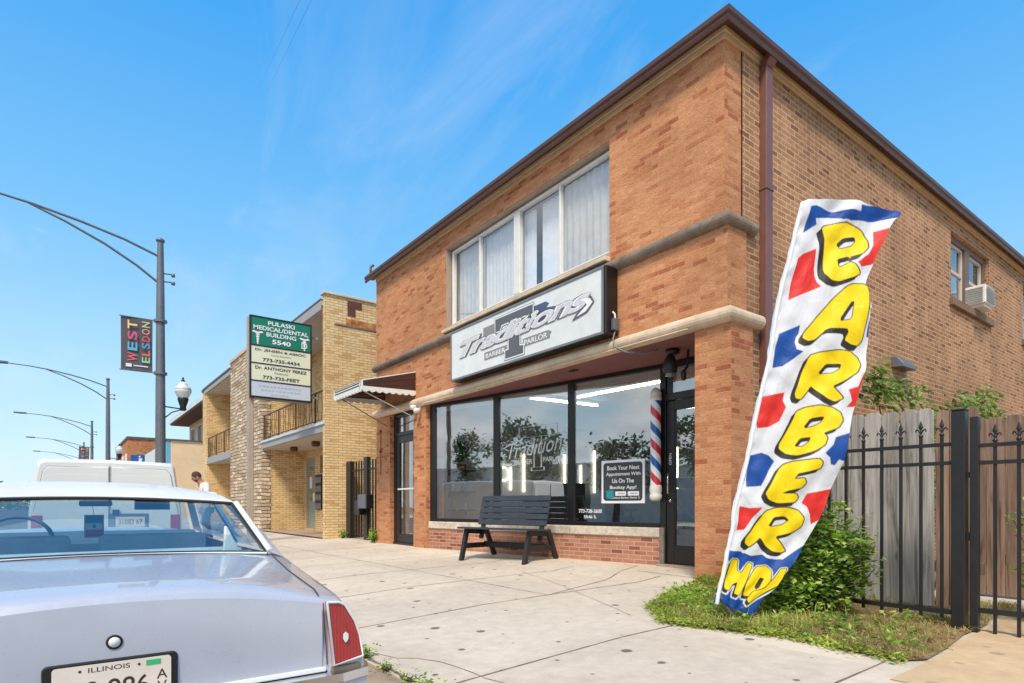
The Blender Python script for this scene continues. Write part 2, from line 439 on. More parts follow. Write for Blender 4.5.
M['chrome'] = simple('chrome', (212, 214, 218), 0.12, 1.0, var=0.03)
M['rubber'] = simple('black_rubber', (24, 24, 25), 0.7, var=0.1)
M['van_white'] = simple('white_van_paint', (226, 226, 220), 0.35, var=0.03, vscale=1, coat=0.4)
M['seam'] = simple('dark_seam', (60, 64, 72), 0.6)
M['plate'] = simple('pale_licence_plate', (232, 216, 200), 0.45, var=0.06, vscale=9)
M['plate_ink'] = simple('brown_plate_ink', (62, 50, 44), 0.5)
M['interior'] = simple('blue_grey_upholstery', (178, 196, 206), 0.8, var=0.15, vscale=6)
M['interior_dark'] = simple('dark_blue_dash', (84, 106, 126), 0.6, var=0.1)
M['skin'] = simple('skin', (186, 128, 100), 0.55, var=0.06, vscale=20)
M['hair'] = simple('short_dark_hair', (70, 50, 40), 0.8, var=0.2, vscale=60)
M['tshirt'] = simple('white_cotton', (234, 232, 230), 0.85, var=0.04, vscale=8)
M['jeans'] = simple('dark_denim', (52, 60, 82), 0.85, var=0.12, vscale=12)
M['brown_alu'] = simple('dark_brown_awning_sheet', (74, 46, 40), 0.45, var=0.1, vscale=3)
M['cable'] = simple('black_cable', (40, 46, 58), 0.6)
M['red_ink'] = simple('red_vinyl', (206, 44, 42), 0.5, var=0.03)
M['teal_ink'] = simple('teal_vinyl', (36, 148, 150), 0.5, var=0.03)

# car paint
m, nt = new_mat('silver_blue_car_paint'); P_ = pos(nt)
cc = ramp(nt, noise(nt, P_, 3, 4), [(0.3, lin((188, 190, 200))), (0.7, lin((199, 200, 209)))])
finish(nt, cc, ramp(nt, noise(nt, P_, 30, 4), [(0.3, 0.26), (0.7, 0.36)]), 0.15, None, coat=0.7)
M['car_paint'] = m
M['car_roof'] = simple('sky_brightened_roof_paint', (226, 222, 220), 0.42, 0.0, var=.03, vscale=2, coat=.25)  # body silver made paler: the bright sky's reflection is put into the colour
M['curtain_grey'] = simple('dusty_grey_net', (196, 196, 193), 0.9, var=.12, vscale=7)
# red lamp lens
m, nt = new_mat('red_lamp_lens'); P_ = pos(nt)
wv = N(nt, 'ShaderNodeTexWave', {'Vector': P_, 'Scale': 24.0, 'Distortion': 0.0}, bands_direction='Y')
cc = ramp(nt, wv.outputs[0], [(0.2, lin((150, 6, 16))), (0.8, lin((176, 12, 24)))])
finish(nt, cc, 0.12, 0, wv.outputs[0], 0.15, 0.003, coat=1.0)
M['red_lens'] = m
# spiral stripes of the barber pole
m, nt = new_mat('barber_pole_stripes')
oc = N(nt, 'ShaderNodeTexCoord').outputs['Object']
sx = N(nt, 'ShaderNodeSeparateXYZ', {0: oc})
an = math_(nt, 'DIVIDE', math_(nt, 'ARCTAN2', sx.outputs[1], sx.outputs[0]), 2 * math.pi)
t_ = math_(nt, 'FRACT', math_(nt, 'ADD', math_(nt, 'MULTIPLY', sx.outputs[2], 2.15), an))
cc = ramp(nt, t_, [(0.0, lin((232, 236, 240))), (0.24, lin((204, 52, 66))), (0.5, lin((232, 236, 240))), (0.74, lin((34, 92, 168)))], 'CONSTANT')
finish(nt, cc, 0.25, coat=0.3)
M['pole_stripes'] = m
# mottled split-face stone for the medical building pier
def ledgestone():
    m, nt = new_mat('tan_split_face_stone')
    uv = N(nt, 'ShaderNodeTexCoord').outputs['UV']
    wob = N(nt, 'ShaderNodeTexNoise', {'Vector': uv, 'Scale': 2.0, 'Detail': 3.0}).outputs[1]
    uv2 = N(nt, 'ShaderNodeVectorMath', {0: uv, 1: N(nt, 'ShaderNodeVectorMath', {0: wob, 3: 0.12}, operation='SCALE').outputs[0]}, operation='ADD').outputs[0]
    b = N(nt, 'ShaderNodeTexBrick', {'Vector': uv2, 'Color1': lin((240, 226, 204)), 'Color2': lin((208, 182, 152)), 'Mortar': lin((124, 102, 84)), 'Scale': 1.0, 'Mortar Size': 0.014, 'Mortar Smooth': 0.6, 'Brick Width': 0.55, 'Row Height': 0.125}, offset=0.37)
    b2 = N(nt, 'ShaderNodeTexBrick', {'Vector': uv2, 'Color1': (0.62, 0.6, 0.58, 1), 'Color2': (1.15, 1.1, 1.05, 1), 'Mortar': (0.6, 0.6, 0.6, 1), 'Scale': 1.0, 'Mortar Size': 0.012, 'Brick Width': 0.41, 'Row Height': 0.125}, offset=0.6)
    col = mixc(nt, 1.0, b.outputs[0], b2.outputs[0], 'MULTIPLY')
    f = noise(nt, uv, 12, 6, 0.7)
    col = mixc(nt, 1.0, col, ramp(nt, f, [(0.3, 0.7), (0.7, 1.2)]), 'MULTIPLY')
    h = math_(nt, 'ADD', math_(nt, 'MULTIPLY', b.outputs[1], -1.0), f)
    finish(nt, col, 0.9, 0, h, 0.9, 0.05, spec=0.2)
    return m
M['ledgestone'] = ledgestone()

# ------------------------------------------------------------------ ground heights
GZ = [(1.25, -0.19), (1.62, -0.185), (1.9, -0.165), (3.2, -0.09), (4.5, -0.06), (5.4, -0.045), (5.84, 0.0), (40, 0.0)]
def gz(y):
    if y <= GZ[0][0]: return GZ[0][1]
    for (a, za), (b, zb) in zip(GZ, GZ[1:]):
        if y <= b: return za + (zb - za) * (y - a) / (b - a)
    return 0.0
ROAD = -0.31
Y0 = 5.836            # facade plane
SAT, CLOUD, HAZE, SKY, SUNE, SUNA, SKYV = 1.2, 8.5, (4.2, 5.6, 6.4), 0.15, 3.8, 13, 1.9
# ------------------------------------------------------------------ ground, road, pavement
def strip(mb, x0, x1, ys, dz=0.0, mi=0, xs=None):
    xs = xs or [x0, x1]
    for (xa, xb) in zip(xs, xs[1:]):
        for ya, yb in zip(ys, ys[1:]):
            mb.quad((xa, ya, gz(ya) + dz), (xb, ya, gz(ya) + dz), (xb, yb, gz(yb) + dz), (xa, yb, gz(yb) + dz), mi, True)
b = MB(); b.box(-400, 400, -400, 400, -0.9, -0.36)
structure(top(b.build('ground', M['soil']), (0, 0, -0.36)))
b = MB(); b.quad((-260, -11.2, ROAD), (120, -11.2, ROAD), (120, 1.25, ROAD), (-260, 1.25, ROAD))
structure(top(b.build('road', M['asphalt']), (0, 0, ROAD)))
# front kerb: a strip of rough concrete with a real step to the road
b = MB()
xs = [-120 + i * 3.0 for i in range(61)]
for xa, xb in zip(xs, xs[1:]):
    b.box(xa + 0.006, xb - 0.006, 1.25, 1.62, -0.6, gz(1.3) - 0.001)
structure(top(b.build('kerb', M['curb'], bevel=0.02, seg=2), (0, 1.4, -0.19)))
# pavement sheet, with joints and cracks as narrow dark ribbons laid just above it
b = MB()
ys = [1.625, 1.9, 2.5, 3.2, 3.9, 4.5, 5.0, 5.4, 5.62, 5.84, 6.6, 8.2]
strip(b, -120, 60, ys)
b.quad((-120, 1.625, gz(1.6)), (60, 1.625, gz(1.6)), (60, 1.625, -0.5), (-120, 1.625, -0.5))
def ribbon(mb, pts, w, mi=1, dz=0.003):
    P = []
    for (a, c) in zip(pts, pts[1:]):
        n = max(2, int(math.dist(a, c) / 0.12))
        P += [(a[0] + (c[0] - a[0]) * i / n, a[1] + (c[1] - a[1]) * i / n) for i in range(n)]
    P.append(pts[-1])
    for i in range(len(P) - 1):
        (xa, ya), (xb, yb) = P[i], P[i + 1]
        dx, dy = xb - xa, yb - ya; L = math.hypot(dx, dy) or 1; nx, ny = -dy / L, dx / L
        wa = w * R.uniform(0.65, 1.2) / 2; wb = wa
        q = [(xa - nx * wa, ya - ny * wa), (xb - nx * wb, yb - ny * wb), (xb + nx * wb, yb + ny * wb), (xa + nx * wa, ya + ny * wa)]
        mb.add([(p[0], p[1], gz(p[1]) + dz) for p in q], [(0, 1, 2, 3)], mi)
def crack(pts, w, jit=0.02):
    out = [pts[0]]
    for a, c in zip(pts, pts[1:]):
        n = max(2, int(math.dist(a, c) / 0.15))
        for i in range(1, n + 1):
            out.append((a[0] + (c[0] - a[0]) * i / n + R.uniform(-jit, jit), a[1] + (c[1] - a[1]) * i / n + R.uniform(-jit, jit)))
    ribbon(b, out, w)
for x in [2.9, 1.45, -0.05, -1.5, -2.95, -4.72, -6.25, -7.75, -9.3, -10.8, -12.3, -13.8, -15.3, -17, -19, -21, -23, -25, -28, -31, -34, -38, -42]:
    lim = 3.9 if -4.2 < x < -1.2 else 5.8
    ribbon(b, [(x, 1.63), (x - 0.02, lim)], 0.013)
ribbon(b, [(-4.72, 4.0), (-5.1, 5.2), (-5.75, 6.55)], 0.016)
ribbon(b, [(-4.32, 5.95), (-5.3, 6.02)], 0.016)
ribbon(b, [(-60, 4.02), (-9.5, 4.02), (-4.75, 4.02)], 0.010)
ribbon(b, [(-60, 1.66), (-2.0, 1.66)], 0.02)
crack([(-6.5, 5.05), (-5.3, 4.62), (-4.3, 4.2), (-3.45, 3.85)], 0.005, 0.012)
crack([(-5.75, 6.5), (-6.1, 6.47)], 0.014, 0.02)
if False: crack([(-11.5, 5.2), (-9.0, 5.0), (-7.2, 4.9)], 0.005, 0.02)
crack([(-4.0, 1.7), (-3.4, 1.95), (-2.7, 2.0)], 0.007, 0.03)
structure(top(b.build('sidewalk', [M['sidewalk'], M['joint']]), (-4, 3.5, 0)))
b = MB()
pz = 0.004
yy = [3.55, 3.9, 4.5, 5.0, 5.4, 5.84, 7, 12, 24]
for ya, yb in zip(yy, yy[1:]):
    xa = -1.36 if yb <= 4.9 else -1.42
    b.quad((xa, ya, gz(ya) + pz), (3.2, ya, gz(ya) + pz), (3.2, yb, gz(yb) + pz), (xa, yb, gz(yb) + pz))
structure(top(b.build('concrete_pad', M['pad']), (0, 6, 0)))

# planted verge at the corner of the shop
VERGE = [(-4.26, 5.92), (-4.12, 5.6), (-3.88, 5.0), (-3.60, 4.33), (-3.40, 4.12), (-3.05, 3.82), (-2.8, 3.88), (-2.45, 3.98), (-2.13, 4.06), (-1.75, 3.98), (-1.46, 3.95), (-1.37, 4.1), (-1.39, 4.5), (-1.45, 5.0), (-1.45, 9.0), (-3.84, 9.0), (-3.80, 5.94)]
b = MB(); b.poly([(x, y, gz(y) + 0.012) for x, y in VERGE])
structure(top(b.build('soil_bed', M['soil'], recalc=True), (-2.6, 5, 0)))
def inside(x, y, poly):
    c = False; n = len(poly); j = n - 1
    for i in range(n):
        xi, yi = poly[i]; xj, yj = poly[j]
        if (yi > y) != (yj > y) and x < (xj - xi) * (y - yi) / (yj - yi) + xi: c = not c
        j = i
    return c
def blade(mb, x, y, z, h, w, lean, mi=0):
    a = R.uniform(0, 6.283); dx, dy = math.cos(a), math.sin(a); px, py = -dy * w / 2, dx * w / 2
    l = h * lean
    mb.add([(x - px, y - py, z), (x + px, y + py, z), (x + dx * l * 0.35 + px * 0.7, y + dy * l * 0.35 + py * 0.7, z + h * 0.6), (x + dx * l * 0.35 - px * 0.7, y + dy * l * 0.35 - py * 0.7, z + h * 0.6), (x + dx * l, y + dy * l, z + h * (1 - 0.3 * lean))], [(0, 1, 2, 3), (3, 2, 4)], mi)
def leaf(mb, p, size, d=None, up=None, mi=0, fold=0.18, aspect=0.55):
    """one folded leaf: four triangles worth of surface, pointing along d"""
    d = Vector(d) if d else Vector((R.gauss(0, 1), R.gauss(0, 1), R.gauss(0, 0.7)))
    d.normalize()
    s = d.cross(Vector(up) if up else Vector((R.gauss(0, .5), R.gauss(0, .5), 1)))
    if s.length < 1e-3: s = d.orthogonal()
    s.normalize(); n = s.cross(d)
    p = Vector(p); w = size * aspect / 2
    mb.add([p, p + d * size * .45 + s * w - n * size * fold * .3, p + d * size, p + d * size * .45 - s * w - n * size * fold * .3, p + d * size * .5 + n * size * fold * .3], [(0, 1, 4), (1, 2, 4), (2, 3, 4), (3, 0, 4)], mi)

g = MB(); dry = MB()
from mathutils import noise as mnoise
cnt = 0
while cnt < 15500:
    x = R.uniform(-4.3, -1.36); y = R.uniform(3.8, 6.4)
    if not inside(x, y, VERGE): continue
    # lush towards the flag, dry and patchy to the right
    k = (x + 4.3) / 2.9
    nn = mnoise.noise(Vector((x * 2.3, y * 2.3, 0))) * 0.5 + 0.5
    green = 0.97 - 1.25 * max(0, k - 0.34) / 0.5 + (nn - 0.5) * 1.2
    dens = 1.0 if k < 0.33 else -0.15 + 1.25 * nn
    if R.random() > dens: continue
    cnt += 1
    z = gz(y) + 0.008
    if R.random() < green:
        if R.random() < 0.45:
            leaf(g, (x, y, z + R.uniform(0.0, 0.05)), R.uniform(0.02, 0.05), (R.gauss(0, 1), R.gauss(0, 1), R.uniform(0.0, 0.5)))
        else:
            blade(g, x, y, z, R.uniform(0.03, 0.09) * (1.6 if nn > 0.58 else 0.9), 0.007, R.uniform(0.3, 1.1))
    else:
        blade(dry, x, y, z, R.uniform(0.025, 0.08), 0.006, R.uniform(0.8, 2.2))
# broad-leaved weeds in loose clumps, brighter than the grass
wd = MB()
for i in range(120):
    x = R.uniform(-3.9, -1.45); y = R.uniform(3.9, 5.1)
    if not inside(x, y, VERGE): continue
    if R.random() < 0.75 * max(0, (x + 3.0) / 1.5) : continue
    n_ = R.randint(8, 22); s_ = R.uniform(.03, .07)
    for k in range(n_):
        a = R.uniform(0, 6.28); leaf(wd, (x + R.gauss(0, .05), y + R.gauss(0, .05), gz(y) + R.uniform(.02, .12)), s_ * R.uniform(.6, 1.2), (math.cos(a), math.sin(a), R.uniform(-.1, .7)), aspect=R.uniform(.35, .7))
for i in range(70):
    x = R.uniform(-3.6, -1.5); y = R.uniform(3.95, 5.0)
    if inside(x, y, VERGE): blade(wd, x, y, gz(y), R.uniform(.12, .24), .006, R.uniform(.4, 1.2))
tag(top(wd.build('weeds', M['leaf'], uv=False), (-2.6, 4.5, 0)), 'broad-leaved weeds scattered through the grass of the corner verge', 'weeds', kind='stuff')
lit = MB()
for i in range(420):
    x = R.uniform(-3.0, -1.4); y = R.uniform(3.95, 5.3)
    if inside(x, y, VERGE): leaf(lit, (x, y, gz(y) + R.uniform(.015, .05)), R.uniform(.02, .055), (R.gauss(0, 1), R.gauss(0, 1), R.uniform(-.2, .35)), aspect=R.uniform(.15, .6))
tag(top(lit.build('leaf_litter', leaf_mat('brown_leaf_litter', (112, 84, 56), (160, 124, 84), (204, 178, 132)), uv=False), (-2.2, 4.5, 0)), 'brown dead leaves and straw lying in the dry part of the verge', 'leaf litter', kind='stuff')
# ragged edge spilling over the pavement
for i in range(2600):
    t = R.random(); j = int(R.uniform(2, 9.5)); a = VERGE[j]; c = VERGE[j + 1]; t = R.random()
    x = a[0] + (c[0] - a[0]) * t + R.gauss(0, 0.04); y = a[1] + (c[1] - a[1]) * t + R.gauss(-0.012, 0.04)
    leaf(g, (x, y, gz(y) + R.uniform(0.008, 0.045)), R.uniform(0.02, 0.04), (R.gauss(0, 1), R.gauss(0, 1), R.uniform(0, .6)))
tag(top(g.build('grass', M['grass'], uv=False), (-3.2, 4.5, 0)), 'low green grass and clover around the flag at the shop corner', 'grass', kind='stuff')
tag(top(dry.build('dry_grass', M['dry_grass'], uv=False), (-2, 4.4, 0)), 'dry yellowed grass and straw in front of the iron fence', 'grass', kind='stuff')

# far tree line
b = MB()
for i in range(420):
    x = -230 + R.uniform(-30, 10); y = R.uniform(-75, 8)
    for k in range(16):
        leaf(b, (x + R.gauss(0, 1.5), y + R.gauss(0, 1.5), R.uniform(0, 6.2 + 1.6 * math.sin(y * .6))), R.uniform(.8, 1.7))
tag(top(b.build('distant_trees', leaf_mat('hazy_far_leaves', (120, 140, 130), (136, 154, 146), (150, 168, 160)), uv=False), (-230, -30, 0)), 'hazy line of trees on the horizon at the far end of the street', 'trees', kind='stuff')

# ------------------------------------------------------------------ the barber's building
B = empty('brick_building', 'two storey orange brick corner building with a barber shop on its ground floor', 'building', (-8.4, Y0, 0))
def wallgrid(mb, P, u0, u1, z0, z1, holes, rev=None, mi=0):
    us = sorted({u0, u1, *[h[0] for h in holes], *[h[1] for h in holes]}); zs = sorted({z0, z1, *[h[2] for h in holes], *[h[3] for h in holes]})
    for ua, ub in zip(us, us[1:]):
        for za, zb in zip(zs, zs[1:]):
            um, zm = (ua + ub) / 2, (za + zb) / 2
            if any(h[0] < um < h[1] and h[2] < zm < h[3] for h in holes): continue
            mb.quad(P(ua, za, 0), P(ub, za, 0), P(ub, zb, 0), P(ua, zb, 0), mi)
    if rev:
        for (a, c, d, e) in holes:
            mb.quad(P(a, d, 0), P(a, e, 0), P(a, e, rev), P(a, d, rev), mi)
            mb.quad(P(c, d, 0), P(c, d, rev), P(c, e, rev), P(c, e, 0), mi)
            mb.quad(P(a, d, 0), P(a, d, rev), P(c, d, rev), P(c, d, 0), mi)
            mb.quad(P(a, e, 0), P(c, e, 0), P(c, e, rev), P(a, e, rev), mi)
XL = -12.98
UP = (-9.85, -5.615, 4.075, 5.705)       # first floor window opening
b = MB()
FP = lambda u, z, d: (u, Y0 + d, z)
wallgrid(b, FP, XL, -3.885, 3.99, 6.0, [UP], 0.19)
wallgrid(b, FP, XL, -3.845, 2.86, 3.99, [])
RP = lambda x: (lambda u, z, d: (x, u, z))
b.quad((-3.885, Y0, 3.99), (-3.885, 6.16, 3.99), (-3.885, 6.16, 6.0), (-3.885, Y0, 6.0))
b.quad((-3.845, Y0, 2.86), (-3.845, 6.20, 2.86), (-3.845, 6.20, 3.99), (-3.845, Y0, 3.99))
b.quad((-3.885, Y0, 3.99), (-3.845, Y0, 3.99), (-3.845, 6.2, 3.99), (-3.885, 6.2, 3.99))
b.quad((-3.845, 6.2, 2.86), (-3.87, 6.2, 2.86), (-3.87, 6.2, 3.99), (-3.845, 6.2, 3.99))
b.build('front_wall', M['face_brick'], B)
for (xa, xb, ye) in ((XL, -12.27, 6.3), (-11.16, -10.625, 6.25), (-4.27, -3.80, 6.26)):
    b = MB(); b.box(xa, xb, Y0, ye, -0.1, 2.86); b.build('pillar', M['face_brick'], B)
# side wall of common brick
SW = [(12.67, 14.77, 4.54, 5.75), (17.1, 19.2, 4.54, 5.75)]
b = MB(); wallgrid(b, lambda u, z, d: (-3.87 - d, u, z), 6.16, 22, -0.2, 6.0, SW, 0.16)
b.build('side_wall', M['common_brick'], B)
b = MB(); b.box(XL, XL + 0.2, 6.3, 22, -0.2, 6.0); b.box(XL + 0.2, -4.1, 21.8, 22, -0.2, 6.0); b.build('rear_wall', M['common_brick'], B)

def sweep(mb, prof, x0, xc, y1, mi=0, closed=True):
    """runs an (out, z) profile along the front and mitres it round the right corner down the side"""
    n = len(prof); rng = range(n if closed else n - 1)
    for i in rng:
        (o1, z1), (o2, z2) = prof[i], prof[(i + 1) % n]
        segs = 40
        for k in range(segs):
            a = k / segs; c = (k + 1) / segs
            xe1, xe2 = xc + o1, xc + o2
            mb.quad((x0 + (xe1 - x0) * a, Y0 - o1, z1), (x0 + (xe1 - x0) * c, Y0 - o1, z1), (x0 + (xe2 - x0) * c, Y0 - o2, z2), (x0 + (xe2 - x0) * a, Y0 - o2, z2), mi, True)
        mb.quad((xc + o1, Y0 - o1, z1), (xc + o1, y1, z1), (xc + o2, y1, z2), (xc + o2, Y0 - o2, z2), mi, True)
    mb.poly([(x0, Y0 - o, z) for o, z in prof], mi)
    mb.poly([(xc + o, y1, z) for o, z in prof][::-1], mi)
def halfround(z0, z1, d):
    zc = (z0 + z1) / 2; r = (z1 - z0) / 2
    return [(-0.02, z1)] + [(d * math.sin(a), zc + r * math.cos(a)) for a in [math.pi * i / 9 for i in range(10)]] + [(-0.02, z0)]
b = MB(); sweep(b, halfround(2.855, 3.03, 0.095), XL - 0.06, -3.83, 6.42); b.build('lower_stone_band', M['stone_band'], B)
b = MB(); sweep(b, halfround(3.925, 4.08, 0.085), XL - 0.08, -3.865, 6.36); b.build('upper_stone_band', M['stone_band_dark'], B)
b = MB(); b.box(-9.86, -5.60, Y0 - 0.10, Y0 + 0.19, 4.084, 4.15); b.build('window_sill', M['stone_band'], B, bevel=0.01)
# frieze, gutter, roof
b = MB(); sweep(b, [(-0.02, 5.99), (0.015, 5.985), (0.022, 6.035), (0.010, 6.045), (0.03, 6.06), (0.034, 6.10), (-0.02, 6.11)], XL, -3.885, 22)
b.build('frieze', M['frieze'], B)
gp = [(-0.02, 6.102), (0.165, 6.09), (0.168, 6.0), (0.188, 5.998), (0.204, 6.035), (0.186, 6.062), (0.206, 6.09), (0.212, 6.135), (0.195, 6.15), (-0.02, 6.22)]
b = MB(); sweep(b, gp, XL - 0.2, -3.90, 22.2); b.build('gutter', M['gutter'], B)
b = MB(); b.box(XL - 0.1, -3.93, Y0 + 0.02, 22.1, 6.115, 6.24); b.build('roof', M['dark_roof'], B)
b = MB(); b.tube([(XL - 0.05, Y0 - 0.12, 6.2), (XL - 0.05, Y0 - 0.12, 6.34), (XL - .05, Y0 - 0.05, 6.4)], 0.03, 8); b.build('roof_vent', M['gutter'], B)
# downspout
b = MB()
b.box(-3.868, -3.775, 6.50, 6.64, -0.02, 5.93)
b.box(-3.872, -3.765, 6.49, 6.65, 4.5, 4.53); b.box(-3.872, -3.765, 6.49, 6.65, 2.3, 2.33)
b.prism([(-3.86, 6.5, 5.93), (-3.775, 6.5, 5.93), (-3.70, 6.5, 6.03), (-3.79, 6.5, 6.06)], (0, 0.14, 0))
b.build('downspout', M['downspout'], B, bevel=0.012, seg=2)

# first floor window
wy = 5.99
W = MB(); W.box(-9.848, -9.80, wy - .03, wy + .05, 4.20, 5.70); W.box(-5.665, -5.618, wy - .03, wy + .05, 4.20, 5.70); W.box(-9.80, -5.665, wy - .03, wy + .05, 5.655, 5.70); W.box(-9.80, -5.665, wy - .10, wy + .05, 4.155, 4.25)
W.box(-9.847, -9.838, Y0 + .004, wy - .031, 4.16, 5.69); W.box(-9.847, -5.62, Y0 + .004, wy - .031, 5.690, 5.702); trim = W.build('window_trim', M['beige_trim'], B, bevel=0.006)
win = MB()
win.box(-9.80, -9.755, wy - .05, wy + .03, 4.25, 5.655); win.box(-5.71, -5.665, wy - .05, wy + .03, 4.25, 5.655)
win.box(-9.755, -5.71, wy - .05, wy + .03, 5.615, 5.655); win.box(-9.755, -5.71, wy - .05, wy + .03, 4.25, 4.295)
win.box(-7.86, -7.70, wy - .055, wy + .03, 4.295, 5.615)
for x in (-8.875, -6.735): win.box(x - .022, x + .022, wy - .045, wy + .02, 4.295, 5.615)
wf = win.build('window_frame', M['white_alu'], B, bevel=0.005)
for (xa, xb) in ((-9.755, -8.897), (-8.853, -7.86), (-7.70, -6.757), (-6.713, -5.71)):
    g_ = MB(); g_.quad((xa, wy, 4.295), (xb, wy, 4.295), (xb, wy, 5.615), (xa, wy, 5.615)); g_.build('pane', M['glass_up'], wf)
def pleats(name, xa, xb, y, z0, z1, n, amp, m_):
    c_ = MB()
    c_.grid(lambda u, v: (xa + (xb - xa) * u, y + amp * math.sin(u * n * 6.283) + 0.4 * amp * math.sin(u * n * 2.1 + 1), z0 + (z1 - z0) * v), n * 6, 1)
    c_.build(name, m_, B)
pleats('net_curtain', -9.84, -8.90, wy + .10, 4.2, 5.64, 7, 0.010, M['curtain_grey'])
pleats('net_curtain', -8.95, -7.80, wy + .12, 4.2, 5.64, 11, 0.012, M['curtain'])
pleats('net_curtain', -6.80, -5.68, wy + .10, 4.2, 5.64, 8, 0.016, M['curtain_grey'])
bl = MB()
for i in range(11):
    x = -7.78 + i * 0.094
    if i in (3, 4): 
        continue
    a = 0.45 + (0.5 if i == 4 else 0)
    bl.obox((x + .04, wy + .13, 4.93), (math.cos(a), math.sin(a), 0), (-math.sin(a), math.cos(a), 0), (0, 0, 1), 0.046, 0.002, 0.69)
bl.build('vertical_blind', M['blind'], B)
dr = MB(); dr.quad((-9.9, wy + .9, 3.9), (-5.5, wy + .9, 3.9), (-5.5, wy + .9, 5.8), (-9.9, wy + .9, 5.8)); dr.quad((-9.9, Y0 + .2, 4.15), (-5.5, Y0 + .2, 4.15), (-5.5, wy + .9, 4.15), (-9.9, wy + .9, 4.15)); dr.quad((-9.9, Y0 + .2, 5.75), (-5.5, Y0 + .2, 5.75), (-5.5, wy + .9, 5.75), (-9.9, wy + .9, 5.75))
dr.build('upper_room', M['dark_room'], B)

# side windows: brown frames with two sashes
for (ya, yb, za, zb) in SW:
    f_ = MB(); xo = -3.97
    f_.box(xo - .06, xo + .03, ya, ya + .10, za, zb); f_.box(xo - .06, xo + .03, yb - .10, yb, za, zb)
    f_.box(xo - .06, xo + .03, ya + .1, yb - .1, zb - .10, zb); f_.box(xo - .06, xo + .03, ya + .1, yb - .1, za, za + .06)
    ym = (ya + yb) / 2; f_.box(xo - .06, xo + .04, ym - .11, ym + .11, za + .06, zb - .10)
    fo = f_.build('side_window', M['beige_trim'] if False else simple('brown_window_wood', (112, 92, 80), 0.6, var=0.12), B, bevel=0.006)
    for (p, q) in ((ya + .1, ym - .11), (ym + .11, yb - .1)):
        s_ = MB(); zm = (za + zb) / 2
        for (u, v, w_, t_) in ((p, p + .05, za + .06, zb - .1), (q - .05, q, za + .06, zb - .1), (p + .05, q - .05, zb - .15, zb - .1), (p + .05, q - .05, za + .06, za + .11), (p + .05, q - .05, zm - .03, zm + .03)):
            s_.box(xo - .05, xo - .005, u, v, w_, t_)
        s_.build('sash', M['soffit_grey'], fo, bevel=0.004)
        g_ = MB(); g_.quad((xo - .03, p, za), (xo - .03, q, za), (xo - .03, q, zb), (xo - .03, p, zb)); g_.build('pane', M['glass_up'], fo)
    d_ = MB(); d_.quad((xo - .3, ya - .1, za - .1), (xo - .3, yb + .1, za - .1), (xo - .3, yb + .1, zb + .1), (xo - .3, ya - .1, zb + .1)); d_.build('blind', M['int_wall'], fo)
    s_ = MB(); s_.box(-3.98, -3.80, ya - .08, yb + .08, za - .14, za - .002); s_.build('stone_sill', simple('brown_stone_sill', (132, 104, 86), 0.85, var=.2, vscale=3, grime=.3), fo, bevel=0.01)

# ------------------------------------------------------------------ angled shop front
SA = Vector((-10.625, 5.95, 0)); SB = Vector((-5.56, 6.853, 0)); SD = (SB - SA).normalized(); SN = Vector((-SD.y, SD.x, 0)); SL = (SB - SA).length
def sp(s, z, d=0.0): return SA + SD * (s * SL) + SN * d + Vector((0, 0, z))
def sbox(mb, s0, s1, z0, z1, d0, d1, mi=0):
    c = (sp(s0, z0, d0) + sp(s1, z1, d1)) / 2
    mb.obox(c, SD, SN, (0, 0, 1), (s1 - s0) * SL / 2, (d1 - d0) / 2, (z1 - z0) / 2, mi)
b = MB(); sbox(b, 0, 1, -0.2, 0.40, -0.05, 0.12); b.build('bulkhead', M['bulk_brick'], B)
b = MB()
for s0, s1 in ((0.0, .335), (.337, .685), (.687, 1.0)): sbox(b, s0, s1, 0.40, 0.535, -0.075, 0.12)
b.build('bulkhead_sill', M['limestone'], B, bevel=0.008)
b = MB(); b.obox(sp(1.0, .25) + SD * 0.03, SD, SN, (0, 0, 1), 0.035, 0.09, 0.29); b.build('corner_post', simple('worn_grey_post', (120, 112, 104), .8, var=.3, vscale=9, grime=.4), B, bevel=0.006)
fr = MB()
sbox(fr, 0.0, .030, .535, 2.86, -.03, .07); sbox(fr, .346, .373, .60, 2.80, -.03, .07); sbox(fr, .674, .698, .60, 2.80, -.03, .07); sbox(fr, .995, 1.035, .535, 2.86, -.03, .07)
sbox(fr, .030, .995, .535, .60, -.04, .07); sbox(fr, .030, .995, 2.80, 2.86, -.03, .07)
sf = fr.build('shop_window', M['black_alu'], B, bevel=0.006)
for s0, s1 in ((.030, .346), (.373, .674), (.698, .995)):
    g_ = MB(); g_.quad(sp(s0, .60), sp(s1, .60), sp(s1, 2.80), sp(s0, 2.80)); g_.build('pane', M['glass_shop'], sf)
b = MB(); b.poly([(XL + .05, Y0 - .01, 2.862), (-4.25, Y0 - .01, 2.862), (-4.25, 6.95, 2.862), (-5.56, 6.95, 2.862), (-10.7, 6.05, 2.862), (XL + .05, 6.05, 2.862)])
b.build('soffit', M['soffit'], B)
b = MB(); b.obox((-6.6, 6.1, 2.855), (1, 0, 0), (0, 1, 0), (0, 0, 1), .07, .035, .006); b.build('soffit_vent', M['black_metal'], B)
b = MB(); b.tube([(-10.6, Y0 - .09, 2.87), (-4.3, Y0 - .09, 2.87)], .012, 6); b.build('band_bead', M['stone_band'], B)

